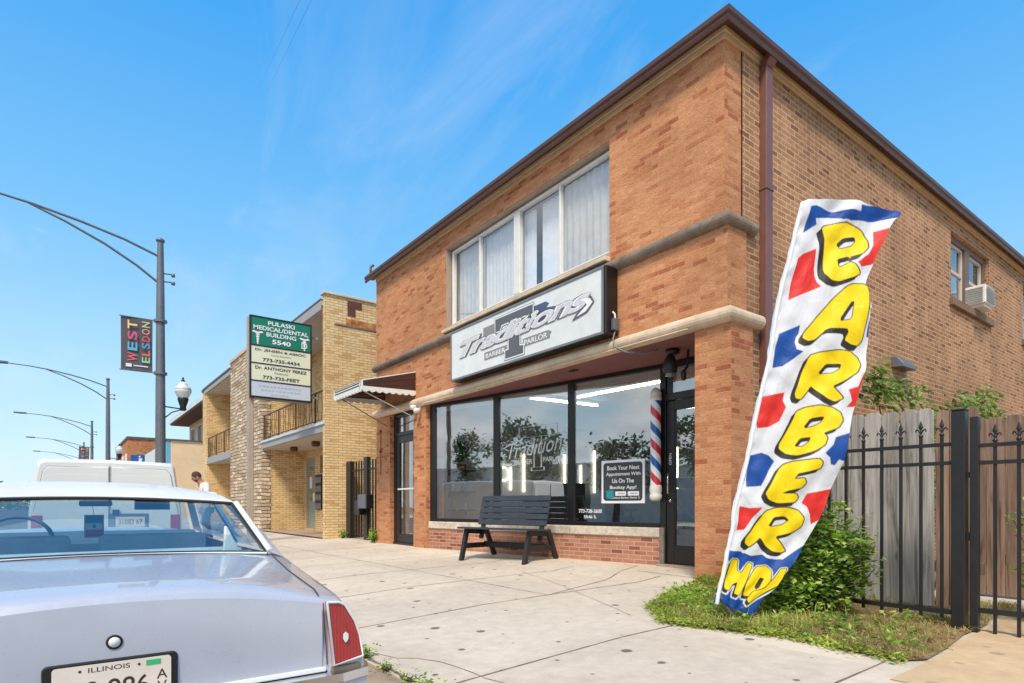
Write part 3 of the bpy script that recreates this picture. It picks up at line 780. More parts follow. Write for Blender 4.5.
# entrance at the deep end of the shop front
DY = 6.86
fr = MB()
fr.box(-5.56, -5.47, DY - .05, DY + .06, 0.03, 2.86); fr.box(-4.36, -4.27, DY - .05, DY + .06, 0.03, 2.86)
fr.box(-5.47, -4.36, DY - .05, DY + .06, 2.32, 2.42); fr.box(-5.47, -4.36, DY - .05, DY + .06, 2.76, 2.86)
df = fr.build('entrance_frame', M['black_alu'], B, bevel=0.005)
g_ = MB(); g_.quad((-5.47, DY, 2.42), (-4.36, DY, 2.42), (-4.36, DY, 2.76), (-5.47, DY, 2.76)); g_.build('transom_pane', M['glass_shop'], df)
dl = MB()
dl.box(-5.465, -5.33, DY - .035, DY + .02, .05, 2.31); dl.box(-4.50, -4.365, DY - .035, DY + .02, .05, 2.31)
dl.box(-5.33, -4.50, DY - .035, DY + .02, 2.18, 2.31); dl.box(-5.33, -4.50, DY - .035, DY + .02, .05, .30)
door = dl.build('shop_door', M['black_alu'], B, bevel=0.005)
g_ = MB(); g_.quad((-5.33, DY - .005, .30), (-4.5, DY - .005, .30), (-4.5, DY - .005, 2.18), (-5.33, DY - .005, 2.18)); g_.build('pane', M['glass_shop'], door)
h_ = MB(); h_.tube([(-5.40, DY - .035, 1.02), (-5.40, DY - .09, 1.02), (-5.40, DY - .09, 1.30), (-5.40, DY - .035, 1.30)], .012, 8); h_.lathe((-5.40, DY - .05, .92), [(.0, 0), (.022, 0), (.022, .02), (0, .02)], 12, axis='y'); h_.build('door_handle', M['chrome'], door)
t_ = MB(); put_text(t_, 'OPEN', (-5.375, DY - .038, 1.42), (0, 0, 1), (-1, 0, 0), height=.045, align='l'); t_.build('door_lettering', M['white_ink'], door)
b = MB(); b.box(-4.27, -4.05, 6.26, 7.1, -.1, 2.86); b.box(-5.55, -4.28, 6.70, 6.95, -.2, .028); b.build('entrance_step', M['curb'], B)

# flat door on the left, under the awning
LY = 5.97
fr = MB()
fr.box(-12.27, -12.17, LY - .04, LY + .06, .05, 2.86); fr.box(-11.26, -11.16, LY - .04, LY + .06, .05, 2.86)
fr.box(-12.17, -11.26, LY - .04, LY + .06, 2.37, 2.45); fr.box(-12.17, -11.26, LY - .04, LY + .06, 2.78, 2.86); fr.box(-12.27, -11.16, LY - .06, LY + .06, -.02, .05)
lf = fr.build('flat_door_frame', M['black_alu'], B, bevel=0.005)
g_ = MB(); g_.quad((-12.17, LY, 2.45), (-11.26, LY, 2.45), (-11.26, LY, 2.78), (-12.17, LY, 2.78)); g_.build('transom_pane', M['glass_shop'], lf)
dl = MB()
dl.box(-12.165, -12.02, LY - .03, LY + .02, .055, 2.365); dl.box(-11.39, -11.265, LY - .03, LY + .02, .055, 2.365); dl.box(-12.02, -11.39, LY - .03, LY + .02, 2.22, 2.365); dl.box(-12.02, -11.39, LY - .03, LY + .02, .055, .24)
ld = dl.build('flat_door', M['black_alu'], B, bevel=0.005)
g_ = MB(); g_.quad((-12.02, LY, .24), (-11.39, LY, .24), (-11.39, LY, 2.22), (-12.02, LY, 2.22)); g_.build('pane', M['glass_shop'], ld)
h_ = MB(); h_.box(-12.05, -11.30, LY - .06, LY - .035, 1.19, 1.225); h_.build('push_bar', M['white_alu'], ld, bevel=0.004)
b = MB(); b.quad((-12.9, 6.9, 0), (-11.9, 6.9, 0), (-11.9, 6.9, 2.8), (-12.9, 6.9, 2.8)); b.quad((-12.3, LY + .1, 0), (-12.3, 6.9, 0), (-12.3, 6.9, 2.8), (-12.3, LY + .1, 2.8)); b.build('stair_hall', M['int_wall'], B)
b = MB(); b.box(-12.27, -11.9, 6.55, 6.62, 0, 1.5); b.box(-11.88, -11.16, 6.62, 6.66, 0, 2.8, 1); b.build('hall_panel', [simple('dark_blue_hall_panel', (34, 50, 92), .5), M['int_wall']], B)

# shop interior
b = MB()
b.quad((-11.9, 6.7, .02), (-11.9, 14.5, .02), (-11.9, 14.5, 2.95), (-11.9, 6.7, 2.95)); b.quad((-11.9, 14.5, .02), (-4.1, 14.5, .02), (-4.1, 14.5, 2.95), (-11.9, 14.5, 2.95)); b.quad((-4.1, 14.5, .02), (-4.1, 7.0, .02), (-4.1, 7.0, 2.95), (-4.1, 14.5, 2.95))
b.quad((-11.9, 6.7, 0), (-10.6, 6.05, 0), (-10.6, 6.05, 2.95), (-11.9, 6.7, 2.95))
b.build('interior_wall', M['int_wall'], B)
b = MB(); b.poly([(-11.9, 6.7, .03), (-10.6, 6.05, .03), (-5.5, 6.9, .03), (-4.1, 6.95, .03), (-4.1, 14.5, .03), (-11.9, 14.5, .03)]); b.build('interior_floor', M['int_floor'], B)
b = MB(); b.poly([(-11.9, 6.7, 2.93), (-10.6, 6.05, 2.93), (-5.5, 6.9, 2.93), (-4.1, 6.95, 2.93), (-4.1, 14.5, 2.93), (-11.9, 14.5, 2.93)]); b.build('interior_ceiling', M['int_white'], B)
b = MB(); b.box(-12.9, -4.0, Y0 + .1, 21.8, 3.0, 3.1); b.box(-12.9, -4.0, 14.6, 14.7, 0, 3.0); b.build('floor_slab', M['int_dark'], B)
b = MB(); sbox(b, .03, .99, 2.72, 2.80, .10, .16); b.build('blind_rail', M['int_wall'], B)
# ------------------------------------------------------------------ things inside the shop
for k, (a, c) in enumerate((((-8.75, 7.0), (-8.6, 8.6)), ((-8.3, 7.64), (-6.3, 7.76)), ((-8.3, 10.2), (-6.0, 10.4)))):
    t = empty('ceiling_light', ('lit fluorescent ceiling tube running away from the middle shop window', 'lit fluorescent ceiling tube parallel to the right shop window', 'lit fluorescent ceiling tube deep in the shop')[k], 'ceiling light', ((a[0] + c[0]) / 2, (a[1] + c[1]) / 2, 2.88), 'ceiling lights in the shop')
    b = MB(); b.beam(a + (2.90,), c + (2.90,), .09, .05); b.build('housing', M['white_alu'], t)
    b = MB(); b.tube([a + (2.85,), c + (2.85,)], .017, 8); b.build('tube', M['tube_light'], t)
for k, (y, z0, z1) in enumerate(((8.87, 1.23, 1.80), (9.28, 1.19, 2.14), (10.65, 1.3, 2.2), (11.23, 1.3, 1.94), (11.74, 1.2, 2.36))):
    b = MB(); b.box(-11.88, -11.83, y - .014, y + .014, z0, z1)
    tag(top(b.build('light_bar', M['led']), (-11.85, y, z0)), ('short glowing light bar on the shop wall right beside the ring light', 'tall glowing light bar on the shop wall mirrored in the middle of the centre pane', 'tall glowing light bar at the right edge of the centre shop pane', 'short glowing light bar at the left edge of the right shop pane', 'tall glowing light bar on the shop wall left of the poster')[k], 'light bar', 'vertical light bars in the shop')
b = MB(); b.box(-6.97, -6.945, 8.98, 9.005, 1.08, 1.92); tag(top(b.build('light_bar', M['led']), (-6.95, 9, 1.08)), 'glowing vertical light bar seen through the glass shop door', 'light bar', 'vertical light bars in the shop')
b = MB()
ring = [(-11.82, 8.63 + .15 * math.cos(a), 1.62 + .16 * math.sin(a)) for a in [2 * math.pi * i / 24 for i in range(25)]]
b.tube(ring, .022, 6); tag(top(b.build('ring_light', M['led']), (-11.82, 8.63, 1.46)), 'round glowing ring light on the shop wall', 'ring light')
for k, z in enumerate((1.66, 1.17, .755)):
    b = MB(); b.box(-11.88, -11.60, 7.02, 7.66, z - .025, z); b.box(-11.88, -11.86, 7.1, 7.13, z - .12, z - .025); b.box(-11.88, -11.86, 7.55, 7.58, z - .12, z - .025)
    tag(top(b.build('wall_shelf', M['int_dark']), (-11.75, 7.34, z)), ('top dark wall shelf holding a plant pot', 'middle dark wall shelf with white and blue bottles', 'lowest dark wall shelf with a yellow bottle')[k], 'shelf', 'shelves behind the left pane')
def bottle(y, z, h, r, col, label):
    b = MB(); b.lathe((-11.72, y, z), [(r * .9, 0), (r, .01), (r, h * .66), (r * .45, h * .76), (r * .4, h * .86), (r * .5, h * .87), (r * .5, h)], 14)
    tag(top(b.build('bottle', simple('bottle_' + col[0], col[1], .3)), (-11.72, y, z)), label, 'bottle', 'bottles on the shelves')
for y in (7.12, 7.2, 7.28): bottle(y, 1.17, .24, .035, ('white', (232, 234, 234)), 'white bottle at the left end of the middle shelf')
for y in (7.42, 7.5): bottle(y, 1.17, .26, .036, ('light_blue', (120, 180, 216)), 'light blue bottle at the right end of the middle shelf')
bottle(7.16, .755, .28, .045, ('yellow', (232, 200, 40)), 'yellow bottle on the lowest shelf')
bottle(7.46, .755, .2, .03, ('clear', (204, 206, 206)), 'small pale bottle on the lowest shelf')
t = empty('potted_plant', 'spiky potted plant in a terracotta pot on the top shelf', 'plant', (-11.72, 7.32, 1.66))
b = MB(); b.box(-11.80, -11.64, 7.2, 7.44, 1.66, 1.80); b.build('pot', simple('terracotta', (160, 92, 66), .7), t, bevel=.01)
b = MB()
for i in range(40):
    leaf(b, (-11.72 + R.gauss(0, .02), 7.32 + R.gauss(0, .04), 1.8 + R.uniform(0, .35)), R.uniform(.15, .32), (R.gauss(0, .35), R.gauss(.35, .4), R.uniform(.5, 1)), aspect=.16)
b.build('leaves', M['leaf_dark'], t, uv=False)
# barber chairs and the cabinet behind the glass
def barber_chair(x, y, rz, label):
    t = empty('barber_chair', label, 'chair', (x, y, .03), 'barber chairs in the shop')
    def tr(mb):
        c, s = math.cos(rz), math.sin(rz)
        mb.v = [(x + p[0] * c - p[1] * s, y + p[0] * s + p[1] * c, p[2]) for p in mb.v]; return mb
    b = MB(); b.lathe((0, 0, .03), [(.3, 0), (.3, .03), (.06, .06), (.05, .4), (.2, .42)], 20); tr(b).build('pedestal', M['chrome'], t)
    b = MB(); b.box(-.26, .26, -.26, .26, .45, .58); tr(b).build('seat', M['int_dark'], t, bevel=.03, seg=2)
    b = MB(); b.prism([(-.25, .22, .58), (-.25, .32, .58), (-.22, .46, 1.14), (-.22, .36, 1.14)], (.5, 0, 0)); tr(b).build('backrest', M['int_dark'], t, bevel=.03, seg=2)
    b = MB(); b.box(-.13, .13, .40, .49, 1.16, 1.34); tr(b).build('headrest', M['int_dark'], t, bevel=.03, seg=2)
    for s in (-1, 1):
        b = MB(); b.box(s * .31 - .04, s * .31 + .04, -.24, .25, .72, .78); b.box(s * .31 - .02, s * .31 + .02, -.03, .03, .52, .72); tr(b).build('armrest', M['int_dark'], t, bevel=.015)
    b = MB(); b.beam((0, -.26, .45), (0, -.6, .18), .3, .03); tr(b).build('footrest', M['chrome'], t)
for i, (x, y) in enumerate(((-10.4, 9.6), (-10.4, 11.2), (-7.0, 9.9), (-6.2, 8.6))):
    barber_chair(x, y, 1.3, ['black barber chair nearest the left pane', 'black barber chair deeper in the shop by the light bars', 'black barber chair in the middle of the shop', 'black barber chair close to the shop door'][i])
b = MB(); sbox(b, .52, .668, .06, 1.22, .14, .5); b.v = b.v
tag(top(b.build('black_cabinet', M['int_dark'], bevel=.01), sp(.6, .06, .3)), 'black waist-high cabinet behind the middle pane beside the bench', 'cabinet')

# ------------------------------------------------------------------ what is on the shop glass
t = empty('window_poster', 'white framed black appointment poster in the right shop pane', 'poster', sp(.873, .885, -.012))
b = MB(); sbox(b, .800, .946, .885, 1.535, -.016, -.010); b.build('poster_border', M['white_ink'], t)
b = MB(); 
def rrect(cx, cz, w, h, r, n=6):
    pts = []
    for (sx_, sz_, a0) in ((1, 1, 0), (-1, 1, 90), (-1, -1, 180), (1, -1, 270)):
        for k in range(n + 1):
            a = rad(a0 + 90 * k / n); pts.append((cx + sx_ * (w / 2 - r) + r * math.cos(a), cz + sz_ * (h / 2 - r) + r * math.sin(a)))
    return pts
pw = .146 * SL
cS = .873 * SL
b.poly([SA + SD * u + Vector((0, 0, z)) + SN * -.018 for u, z in rrect(cS, 1.21, pw - .07, .575, .05)]); b.build('poster_panel', simple('dark_poster_print', (62, 64, 70), .4, var=.2, vscale=6), t)
b = MB()
def wtxt(mb, s, body, u, z, h, w=None, off=.0, sh=0.0, d=-.020, mi=0, align='c'):
    put_text(mb, body, SA + SD * u + SN * d + Vector((0, 0, z)), SD, (0, 0, 1), height=h, width=w, offset=off, shear=sh, mi=mi, align=align)
for body, z, w in (('Book Your Next', 1.385, .56), ('Appointment With', 1.285, .60), ('Us On The', 1.19, .38), ('Booksy App!', 1.085, .46)): wtxt(b, 0, body, cS + .01, z, .066, w, .018)
wtxt(b, 0, 'Traditions Barber Parlor 2', cS + .02, .955, .03, .55, .008)
for u in (cS - .03, cS + .19): b.poly([SA + SD * q + Vector((0, 0, z)) + SN * -.0205 for q, z in rrect(u, 1.03, .19, .065, .01)])
b.build('poster_lettering', M['white_ink'], t)
b = MB(); b.poly([SA + SD * q + Vector((0, 0, z)) + SN * -.0205 for q, z in rrect(cS - .22, 1.02, .13, .12, .012)]); b.build('poster_logo', M['teal_ink'], t)
b = MB(); wtxt(b, 0, 'App Store', cS - .02, 1.015, .03, .12, .004, d=-.0225); wtxt(b, 0, 'Google Play', cS + .20, 1.015, .03, .13, .004, d=-.0225); b.build('badge_lettering', M['black_ink'], t)
# pale script decal on the middle pane
t = empty('window_decal', 'pale script shop name decal across the middle shop pane', 'decal', sp(.545, 1.4, -.006))
b = MB()
uc = .547 * SL
for (ua, ub, za, zb) in ((-.42, .42, 2.02, 2.20), (-.14, .14, 1.44, 1.50), (-.08, .08, 1.50, 2.02)):
    wd = .022
    for q in (((ua, za), (ub, za)), ((ub, za), (ub, zb)), ((ub, zb), (ua, zb)), ((ua, zb), (ua, za))):
        (p0, z0_), (p1, z1_) = q
        b.beam(SA + SD * (uc + p0) - SN * .006 + Vector((0, 0, z0_)), SA + SD * (uc + p1) - SN * .006 + Vector((0, 0, z1_)), .003, wd, up=SN)
put_text(b, 'Traditions', SA + SD * (uc - .68) - SN * .008 + Vector((0, 0, 1.66)), SD + Vector((0, 0, .09)), (0, 0, 1), height=.27, width=1.34, align='l', offset=-.006, shear=.35)
wtxt(b, 0, 'BARBER', uc - .33, 1.56, .085, .42, .0, d=-.007); wtxt(b, 0, 'PARLOR', uc + .33, 1.58, .085, .42, .0, d=-.007)
m_, nt_ = new_mat('translucent_white_vinyl')
mx_ = N(nt_, 'ShaderNodeMixShader', {0: .6, 1: N(nt_, 'ShaderNodeBsdfTransparent').outputs[0], 2: N(nt_, 'ShaderNodeBsdfDiffuse', {0: lin((230, 234, 234))}).outputs[0]})
N(nt_, 'ShaderNodeOutputMaterial', {0: mx_.outputs[0]})
b.build('decal_lettering', m_, t)
b = MB(); wtxt(b, 0, '773-728-2600', .757 * SL, .735, .06, .44, .012, d=-.006); wtxt(b, 0, '5546 S.', .757 * SL, .65, .05, .24, .012, d=-.006)
tag(top(b.build('phone_number_decal', M['white_ink']), sp(.757, .64, -.006)), 'white phone number lettering low on the right shop pane', 'lettering')
# barber pole
pc = sp(.992, .97, -.115)
t = empty('barber_pole', 'red white and blue striped barber pole at the right end of the shop window', 'barber pole', pc)
b = MB(); b.lathe(pc, [(.074, .17), (.074, 1.36)], 28); b.build('striped_cylinder', M['pole_stripes'], t)
b = MB(); b.lathe(pc, [(.04, -.05), (.07, -.04), (.086, -.01), (.086, .03), (.074, .05), (.086, .08), (.086, .13), (.078, .17)], 28); b.build('base', M['white_plastic'], t)
b = MB(); b.lathe(pc, [(.078, 1.36), (.084, 1.375), (.086, 1.40), (.074, 1.42), (.08, 1.45), (.08, 1.47), (.06, 1.51), (.03, 1.54), (.0, 1.55)], 28); b.build('cap', M['white_plastic'], t)

# ------------------------------------------------------------------ illuminated sign box
SY = 5.615
t = empty('sign_box', 'long white sign box with black edges above the barber shop window', 'shop sign', (-7.39, Y0, 3.07))
b = MB(); b.box(-9.30, -5.46, SY, Y0 - .003, 3.07, 3.955); b.build('cabinet', M['black_alu'], t, bevel=.008)
b = MB()
for (xa, xb, za, zb) in ((-9.30, -5.50, 3.07, 3.105), (-9.30, -5.50, 3.92, 3.955), (-9.30, -9.262, 3.105, 3.92), (-5.538, -5.50, 3.105, 3.92)): b.box(xa, xb, SY - .014, SY - .002, za, zb)
b.build('trim', M['sign_metal'], t, bevel=.003)
b = MB(); b.quad((-9.262, SY - .004, 3.105), (-5.538, SY - .004, 3.105), (-5.538, SY - .004, 3.92), (-9.262, SY - .004, 3.92)); b.build('sign_face', M['sign_face'], t)
def spoly(mb, pts, d, mi=0): mb.poly([(x, SY - d, z) for x, z in pts], mi)
b = MB(); spoly(b, [(-8.26, 3.79), (-7.95, 3.79), (-7.70, 3.62), (-7.3, 3.60), (-7.3, 3.50), (-7.6, 3.44), (-8.2, 3.45), (-8.5, 3.60), (-8.36, 3.66), (-8.26, 3.66)], .006); spoly(b, [(-8.23, 3.375), (-7.60, 3.375), (-7.60, 3.245), (-8.23, 3.245)], .0065); spoly(b, [(-7.19, 3.375), (-6.60, 3.375), (-6.52, 3.335), (-6.56, 3.30), (-6.56, 3.25), (-7.19, 3.25)], .0065); b.build('grey_artwork', M['mid_ink'], t)
b = MB(); spoly(b, [(-7.0, 3.80), (-6.66, 3.80), (-6.58, 3.755), (-6.64, 3.71), (-6.44, 3.68), (-6.36, 3.64), (-6.42, 3.60), (-6.5, 3.50), (-7.0, 3.54)], .006); b.build('navy_artwork', M['navy_ink'], t)
Tp = [(-7.91, 3.84), (-6.95, 3.84), (-6.95, 3.64), (-7.06, 3.64), (-7.10, 3.715), (-7.27, 3.72), (-7.27, 3.29), (-7.18, 3.285), (-7.18, 3.16), (-7.64, 3.16), (-7.64, 3.285), (-7.55, 3.29), (-7.55, 3.72), (-7.74, 3.715), (-7.78, 3.64), (-7.91, 3.64)]
def grow(pts, d):
    out = []; n = len(pts)
    A_ = sum(pts[i][0] * pts[(i + 1) % n][1] - pts[(i + 1) % n][0] * pts[i][1] for i in range(n)); sg = 1 if A_ > 0 else -1
    for i in range(n):
        p0, p1, p2 = Vector(pts[i - 1]), Vector(pts[i]), Vector(pts[(i + 1) % n])
        e1 = (p1 - p0).normalized(); e2 = (p2 - p1).normalized()
        n1 = Vector((e1.y, -e1.x)) * sg; n2 = Vector((e2.y, -e2.x)) * sg
        bs = n1 + n2; L = max(.5, bs.length_squared / 2)
        out.append(tuple(p1 + bs * (d / L)))
    return out
b = MB(); spoly(b, grow(Tp, .030), .008); b.build('letter_edge', M['grey_ink'], t)
b = MB(); spoly(b, grow(Tp, .020), .010); b.build('letter_outline', M['white_ink'], t)
b = MB(); spoly(b, Tp, .012); b.build('big_letter', M['grey_ink'], t)
# the script name, as three stacked layers of heavy slanted lettering
def script(mb, off, d, dx=0, dz=0, mi=0):
    put_text(mb, 'Traditions', (-8.98 + dx, SY - d, 3.425 + dz), (1, 0, .02), (0, 0, 1), height=.25 + 2 * off * .25, width=3.24 + off * .5, align='l', offset=off, shear=.42, mi=mi, spacing=.92)
b = MB(); script(b, .075, .014, -.02, -.012); spoly(b, [(-6.02, 3.60), (-5.9, 3.66), (-5.72, 3.62), (-5.66, 3.53), (-5.80, 3.42), (-6.1, 3.37), (-6.0, 3.46), (-5.86, 3.50), (-5.82, 3.55)], .0138); b.build('script_outline', M['grey_ink'], t)
b = MB(); script(b, .045, .016, -.008, -.004); spoly(b, [(-5.99, 3.60), (-5.9, 3.635), (-5.75, 3.60), (-5.69, 3.53), (-5.82, 3.44), (-6.0, 3.41), (-5.9, 3.47), (-5.80, 3.52), (-5.83, 3.56)], .0158); b.build('script_halo', M['white_ink'], t)
b = MB(); script(b, .016, .018); b.build('script_lettering', M['silver_ink'], t)
b = MB(); put_text(b, 'BARBER', (-7.915, SY - .009, 3.273), (1, 0, 0), (0, 0, 1), height=.072, width=.54, offset=.012); b.build('small_lettering', M['white_ink'], t); b = MB(); put_text(b, 'PARLOR', (-6.89, SY - .009, 3.273), (1, 0, 0), (0, 0, 1), height=.076, width=.54, offset=.012); b.build('small_lettering', M['white_ink'], t)
# junction box with its cable
t = empty('junction_box', 'small grey electrical box with a drooping conduit at the right end of the sign', 'electrical box', (-5.42, 5.72, 3.1))
b = MB(); b.box(-5.458, -5.40, 5.70, 5.80, 3.12, 3.27); b.build('box', M['galv'], t, bevel=.006)
b = MB(); b.tube([(-5.43, 5.75, 3.27), (-5.43, 5.74, 3.33), (-5.45, 5.72, 3.36)], .014, 8); b.build('connector', M['white_plastic'], t)
b = MB(); b.tube([(-5.43, 5.75, 3.12), (-5.42, 5.70, 3.0), (-5.36, 5.66, 2.88), (-5.25, 5.75, 2.80), (-5.1, 5.95, 2.79), (-5.0, 6.1, 2.84)], .011, 8); b.build('conduit', M['galv'], t)

# ------------------------------------------------------------------ awning over the flat door
t = empty('door_awning', 'small dark brown slatted metal awning with white scalloped edge over the left door', 'awning', (-11.8, Y0, 3.1))
xa, xb, yf, zt, zf, zb_ = -12.52, -11.07, 4.68, 3.58, 3.27, 3.10
b = MB()
n = 9
for i in range(n):
    y_a = Y0 + (yf - Y0) * i / n; y_b = Y0 + (yf - Y0) * (i + 1.12) / n; z_a = zt + (zf - zt) * i / n; z_b = zt + (zf - zt) * (i + 1.12) / n
    b.prism([(xa, y_a, z_a - .02 + .012), (xa, y_b, z_b - .012 + .012), (xa, y_b, z_b + .002 + .012), (xa, y_a, z_a - .006 + .012)], (xb - xa, 0, 0))
b.build('roof_slats', M['brown_alu'], t)
for x in (xa, xb):
    b = MB(); n = 7
    for i in range(n):
        f0, f1 = i / n, (i + .93) / n
        zl = lambda y, f: (zb_ + .02) + f * ((zf + (zt - zf) * (y - yf) / (Y0 - yf)) - (zb_ + .02))
        b.prism([(x - .006, yf, zl(yf, f0)), (x - .006, Y0, zl(Y0, f0)), (x - .006, Y0, zl(Y0, f1)), (x - .006, yf, zl(yf, f1))], (.012 + .006 * (i % 2), 0, 0))
    b.build('side_panel', M['brown_alu'], t)
def scallop(mb, p, q, z0, nsc):
    p = Vector(p); q = Vector(q); pts = [p + Vector((0, 0, .075)), q + Vector((0, 0, .075))]
    for i in range(nsc * 6, -1, -1):
        u = i / (nsc * 6); pts.append(p + (q - p) * u + Vector((0, 0, -.035 * abs(math.sin(u * nsc * math.pi)))))
    d = (q - p).normalized(); nrm = Vector((d.y, -d.x, 0)) * .014
    mb.prism([v - nrm for v in pts], nrm * 2)
b = MB(); scallop(b, (xa, yf, zb_), (xb, yf, zb_), zb_, 9); scallop(b, (xb, yf, zb_), (xb, Y0, zb_ + .03), zb_, 8); scallop(b, (xa, yf, zb_), (xa, Y0, zb_ + .03), zb_, 8)
b.beam((xa, yf - .005, zf), (xb, yf - .005, zf), .02, .03); b.beam((xa, yf - .005, (zf + zb_) / 2 + .03), (xb, yf - .005, (zf + zb_) / 2 + .03), .02, .02)
b.beam((xb, yf, zf + .015), (xb, Y0, zt + .015), .02, .02); b.beam((xb, yf - .002, zb_), (xb, yf - .002, zf + .02), .03, .03, up=(0, 1, 0)); b.beam((xa, yf - .002, zb_), (xa, yf - .002, zf + .02), .03, .03, up=(0, 1, 0)); b.beam((xb - .09, yf - .004, zb_), (xb - .09, yf - .004, zf + .02), .02, .02, up=(0, 1, 0))
b.build('scalloped_trim', M['white_alu'], t)
b = MB(); b.box(xa + .01, xb - .01, yf, yf + .015, zb_ + .02, zf); b.build('front_panel', M['brown_alu'], t)
for x, m_ in ((xa + .1, 'galv'), (xb - .2, 'white_alu')):
    b = MB(); b.tube([(x, yf + .08, zb_ + .03), (x + (.0), Y0, 2.62 if x < -12 else 2.72)], .011, 8); b.build('strut', M[m_], t)
b = MB(); b.box(-12.75, -12.69, Y0 - .03, Y0, 2.50, 2.56); b.tube([(-12.72, Y0 - .012, 1.55), (-12.72, Y0 - .012, 2.5)], .007, 6); b.lathe((-12.72, Y0 - .012, 2.05), [(.0, 0), (.03, 0), (.03, .05), (0, .05)], 10)
tag(top(b.build('door_bell', M['bulk_brick'] and simple('rusted_metal', (110, 58, 42), .8, var=.3, vscale=9)), (-12.72, Y0, 1.55)), 'rusty conduit and bell stub fixed to the leftmost brick pillar', 'wall fitting')
# white security light on the pillar
t = empty('security_light', 'white twin-headed security light on the brick pillar left of the shop window', 'wall light', (-10.88, Y0, 2.8))
b = MB(); b.lathe((-10.88, Y0 - .03, 2.83), [(.0, -.0), (.07, .0), (.07, .03), (0, .03)], 16, axis='y'); b.build('mount', M['white_plastic'], t)
for dx, dz in ((-.08, .02), (.07, -.06)):
    b = MB(); c_ = Vector((-10.88 + dx, Y0 - .10, 2.82 + dz)); b.lathe(c_, [(.0, -.07), (.045, -.065), (.055, -.02), (.05, .03), (.03, .06), (0, .065)], 14, axis='y'); b.build('lamp_head', M['white_plastic'], t)
# dark fitting over the door
t = empty('entrance_light', 'dark lantern-like light fitting under the soffit above the shop door', 'wall light', (-4.95, 6.3, 2.86))
b = MB(); b.lathe((-4.95, 6.3, 2.80), [(.0, -.01), (.09, 0), (.09, .05), (0, .06)], 16); b.build('mount', M['black_metal'], t)
b = MB(); b.lathe((-4.97, 6.28, 2.55), [(.03, 0), (.085, .01), (.10, .06), (.08, .16), (.05, .22), (.02, .25)], 16); b.build('lamp_shade', M['black_metal'], t)
b = MB(); b.lathe((-4.97, 6.28, 2.50), [(.0, 0), (.05, .015), (.06, .05), (.03, .07)], 14); b.build('bulb', simple('grey_globe', (120, 116, 112), .4), t)
b = MB(); b.tube([(-4.78, 6.4, 2.84), (-4.78, 6.38, 2.62), (-4.80, 6.34, 2.56)], .016, 8); b.lathe((-4.8, 6.33, 2.44), [(.02, 0), (.035, .02), (.035, .1), (.015, .13)], 12); b.build('camera_arm', M['black_metal'], t)
# air conditioner, vent hood
t = empty('air_conditioner', 'white window air conditioner poking out of the side wall window', 'air conditioner', (-3.75, 14.1, 4.6))
b = MB(); b.box(-4.0, -3.62, 13.62, 14.16, 4.60, 4.94); b.build('casing', M['white_plastic'], t, bevel=.012)
b = MB()
for i in range(7): b.box(-3.92, -3.66, 13.605, 13.617, 4.635 + i * .04, 4.655 + i * .04)
for i in range(8): b.box(-3.612, -3.602, 13.66, 14.12, 4.635 + i * .035, 4.652 + i * .035)
b.build('grille', simple('grey_grille', (150, 152, 150), .5), t)
b = MB(); b.box(-3.95, -3.66, 13.68, 14.1, 4.55, 4.6); b.build('support', M['white_alu'], t)
b = MB(); b.prism([(-3.87, 10.15, 3.12), (-3.87, 10.15, 2.96), (-3.70, 10.15, 2.95), (-3.70, 10.15, 3.0), (-3.80, 10.15, 3.12)], (0, .5, 0))
tag(top(b.build('vent_hood', M['galv'], bevel=.006), (-3.87, 10.4, 3.0)), 'small grey metal vent hood on the brown brick side wall', 'vent')
# ------------------------------------------------------------------ bench
BO = Vector((-8.39, 5.19, 0)); e1 = Vector((.972, .235, 0)); e2 = Vector((-.235, .972, 0)); BL = 1.41
def bp(x, y, z): 
    p = BO + e1 * x + e2 * y
    return Vector((p.x, p.y, z))
t = empty('bench', 'black slatted wooden bench on splayed legs in front of the shop window', 'bench', bp(BL / 2, .4, -.03))
for s, x in enumerate((.05, BL - .05)):
    b = MB(); z0 = gz(bp(x, .0, 0).y) - .005
    b.beam(bp(x, .035, z0), bp(x, .17, .47), .085, .055, up=e1); b.build('leg', M['bench_dark'], t, bevel=.006)
    b = MB(); z1 = gz(bp(x, .85, 0).y) - .005
    b.beam(bp(x, .86, z1), bp(x, .63, .47), .085, .055, up=e1); b.build('leg', M['bench_dark'], t, bevel=.006)
    b = MB(); b.beam(bp(x, .08, .19), bp(x, .76, .19), .035, .085); b.beam(bp(x, .12, .44), bp(x, .70, .41), .035, .09); b.build('side_rail', M['bench_dark'], t, bevel=.005)
    b = MB(); b.beam(bp(x + (.04 if s == 0 else -.04), .47, .30), bp(x + (.04 if s == 0 else -.04), .65, .975), .04, .08, up=e1); b.build('back_post', M['bench_dark'], t, bevel=.005)
b = MB(); b.beam(bp(.05, .60, .20), bp(BL - .05, .60, .20), .035, .10); b.build('stretcher', M['bench_dark'], t, bevel=.005)
for i in range(5):
    y = .07 + i * .118
    b = MB(); b.beam(bp(-.03, y, .488 - i * .006), bp(BL + .03, y, .488 - i * .006), .107, .03); b.build('seat_slat', M['bench_paint'], t, bevel=.005)
for i in range(5):
    z = .575 + i * .098; y = .49 + (z - .46) * .27
    b = MB(); b.obox(bp(BL / 2, y, z), e1, (e2 * .966 + Vector((0, 0, -.26))), (e2 * .26 + Vector((0, 0, .966))), BL / 2 + .01, .014, .0445); b.build('back_slat', M['bench_paint'], t, bevel=.005)

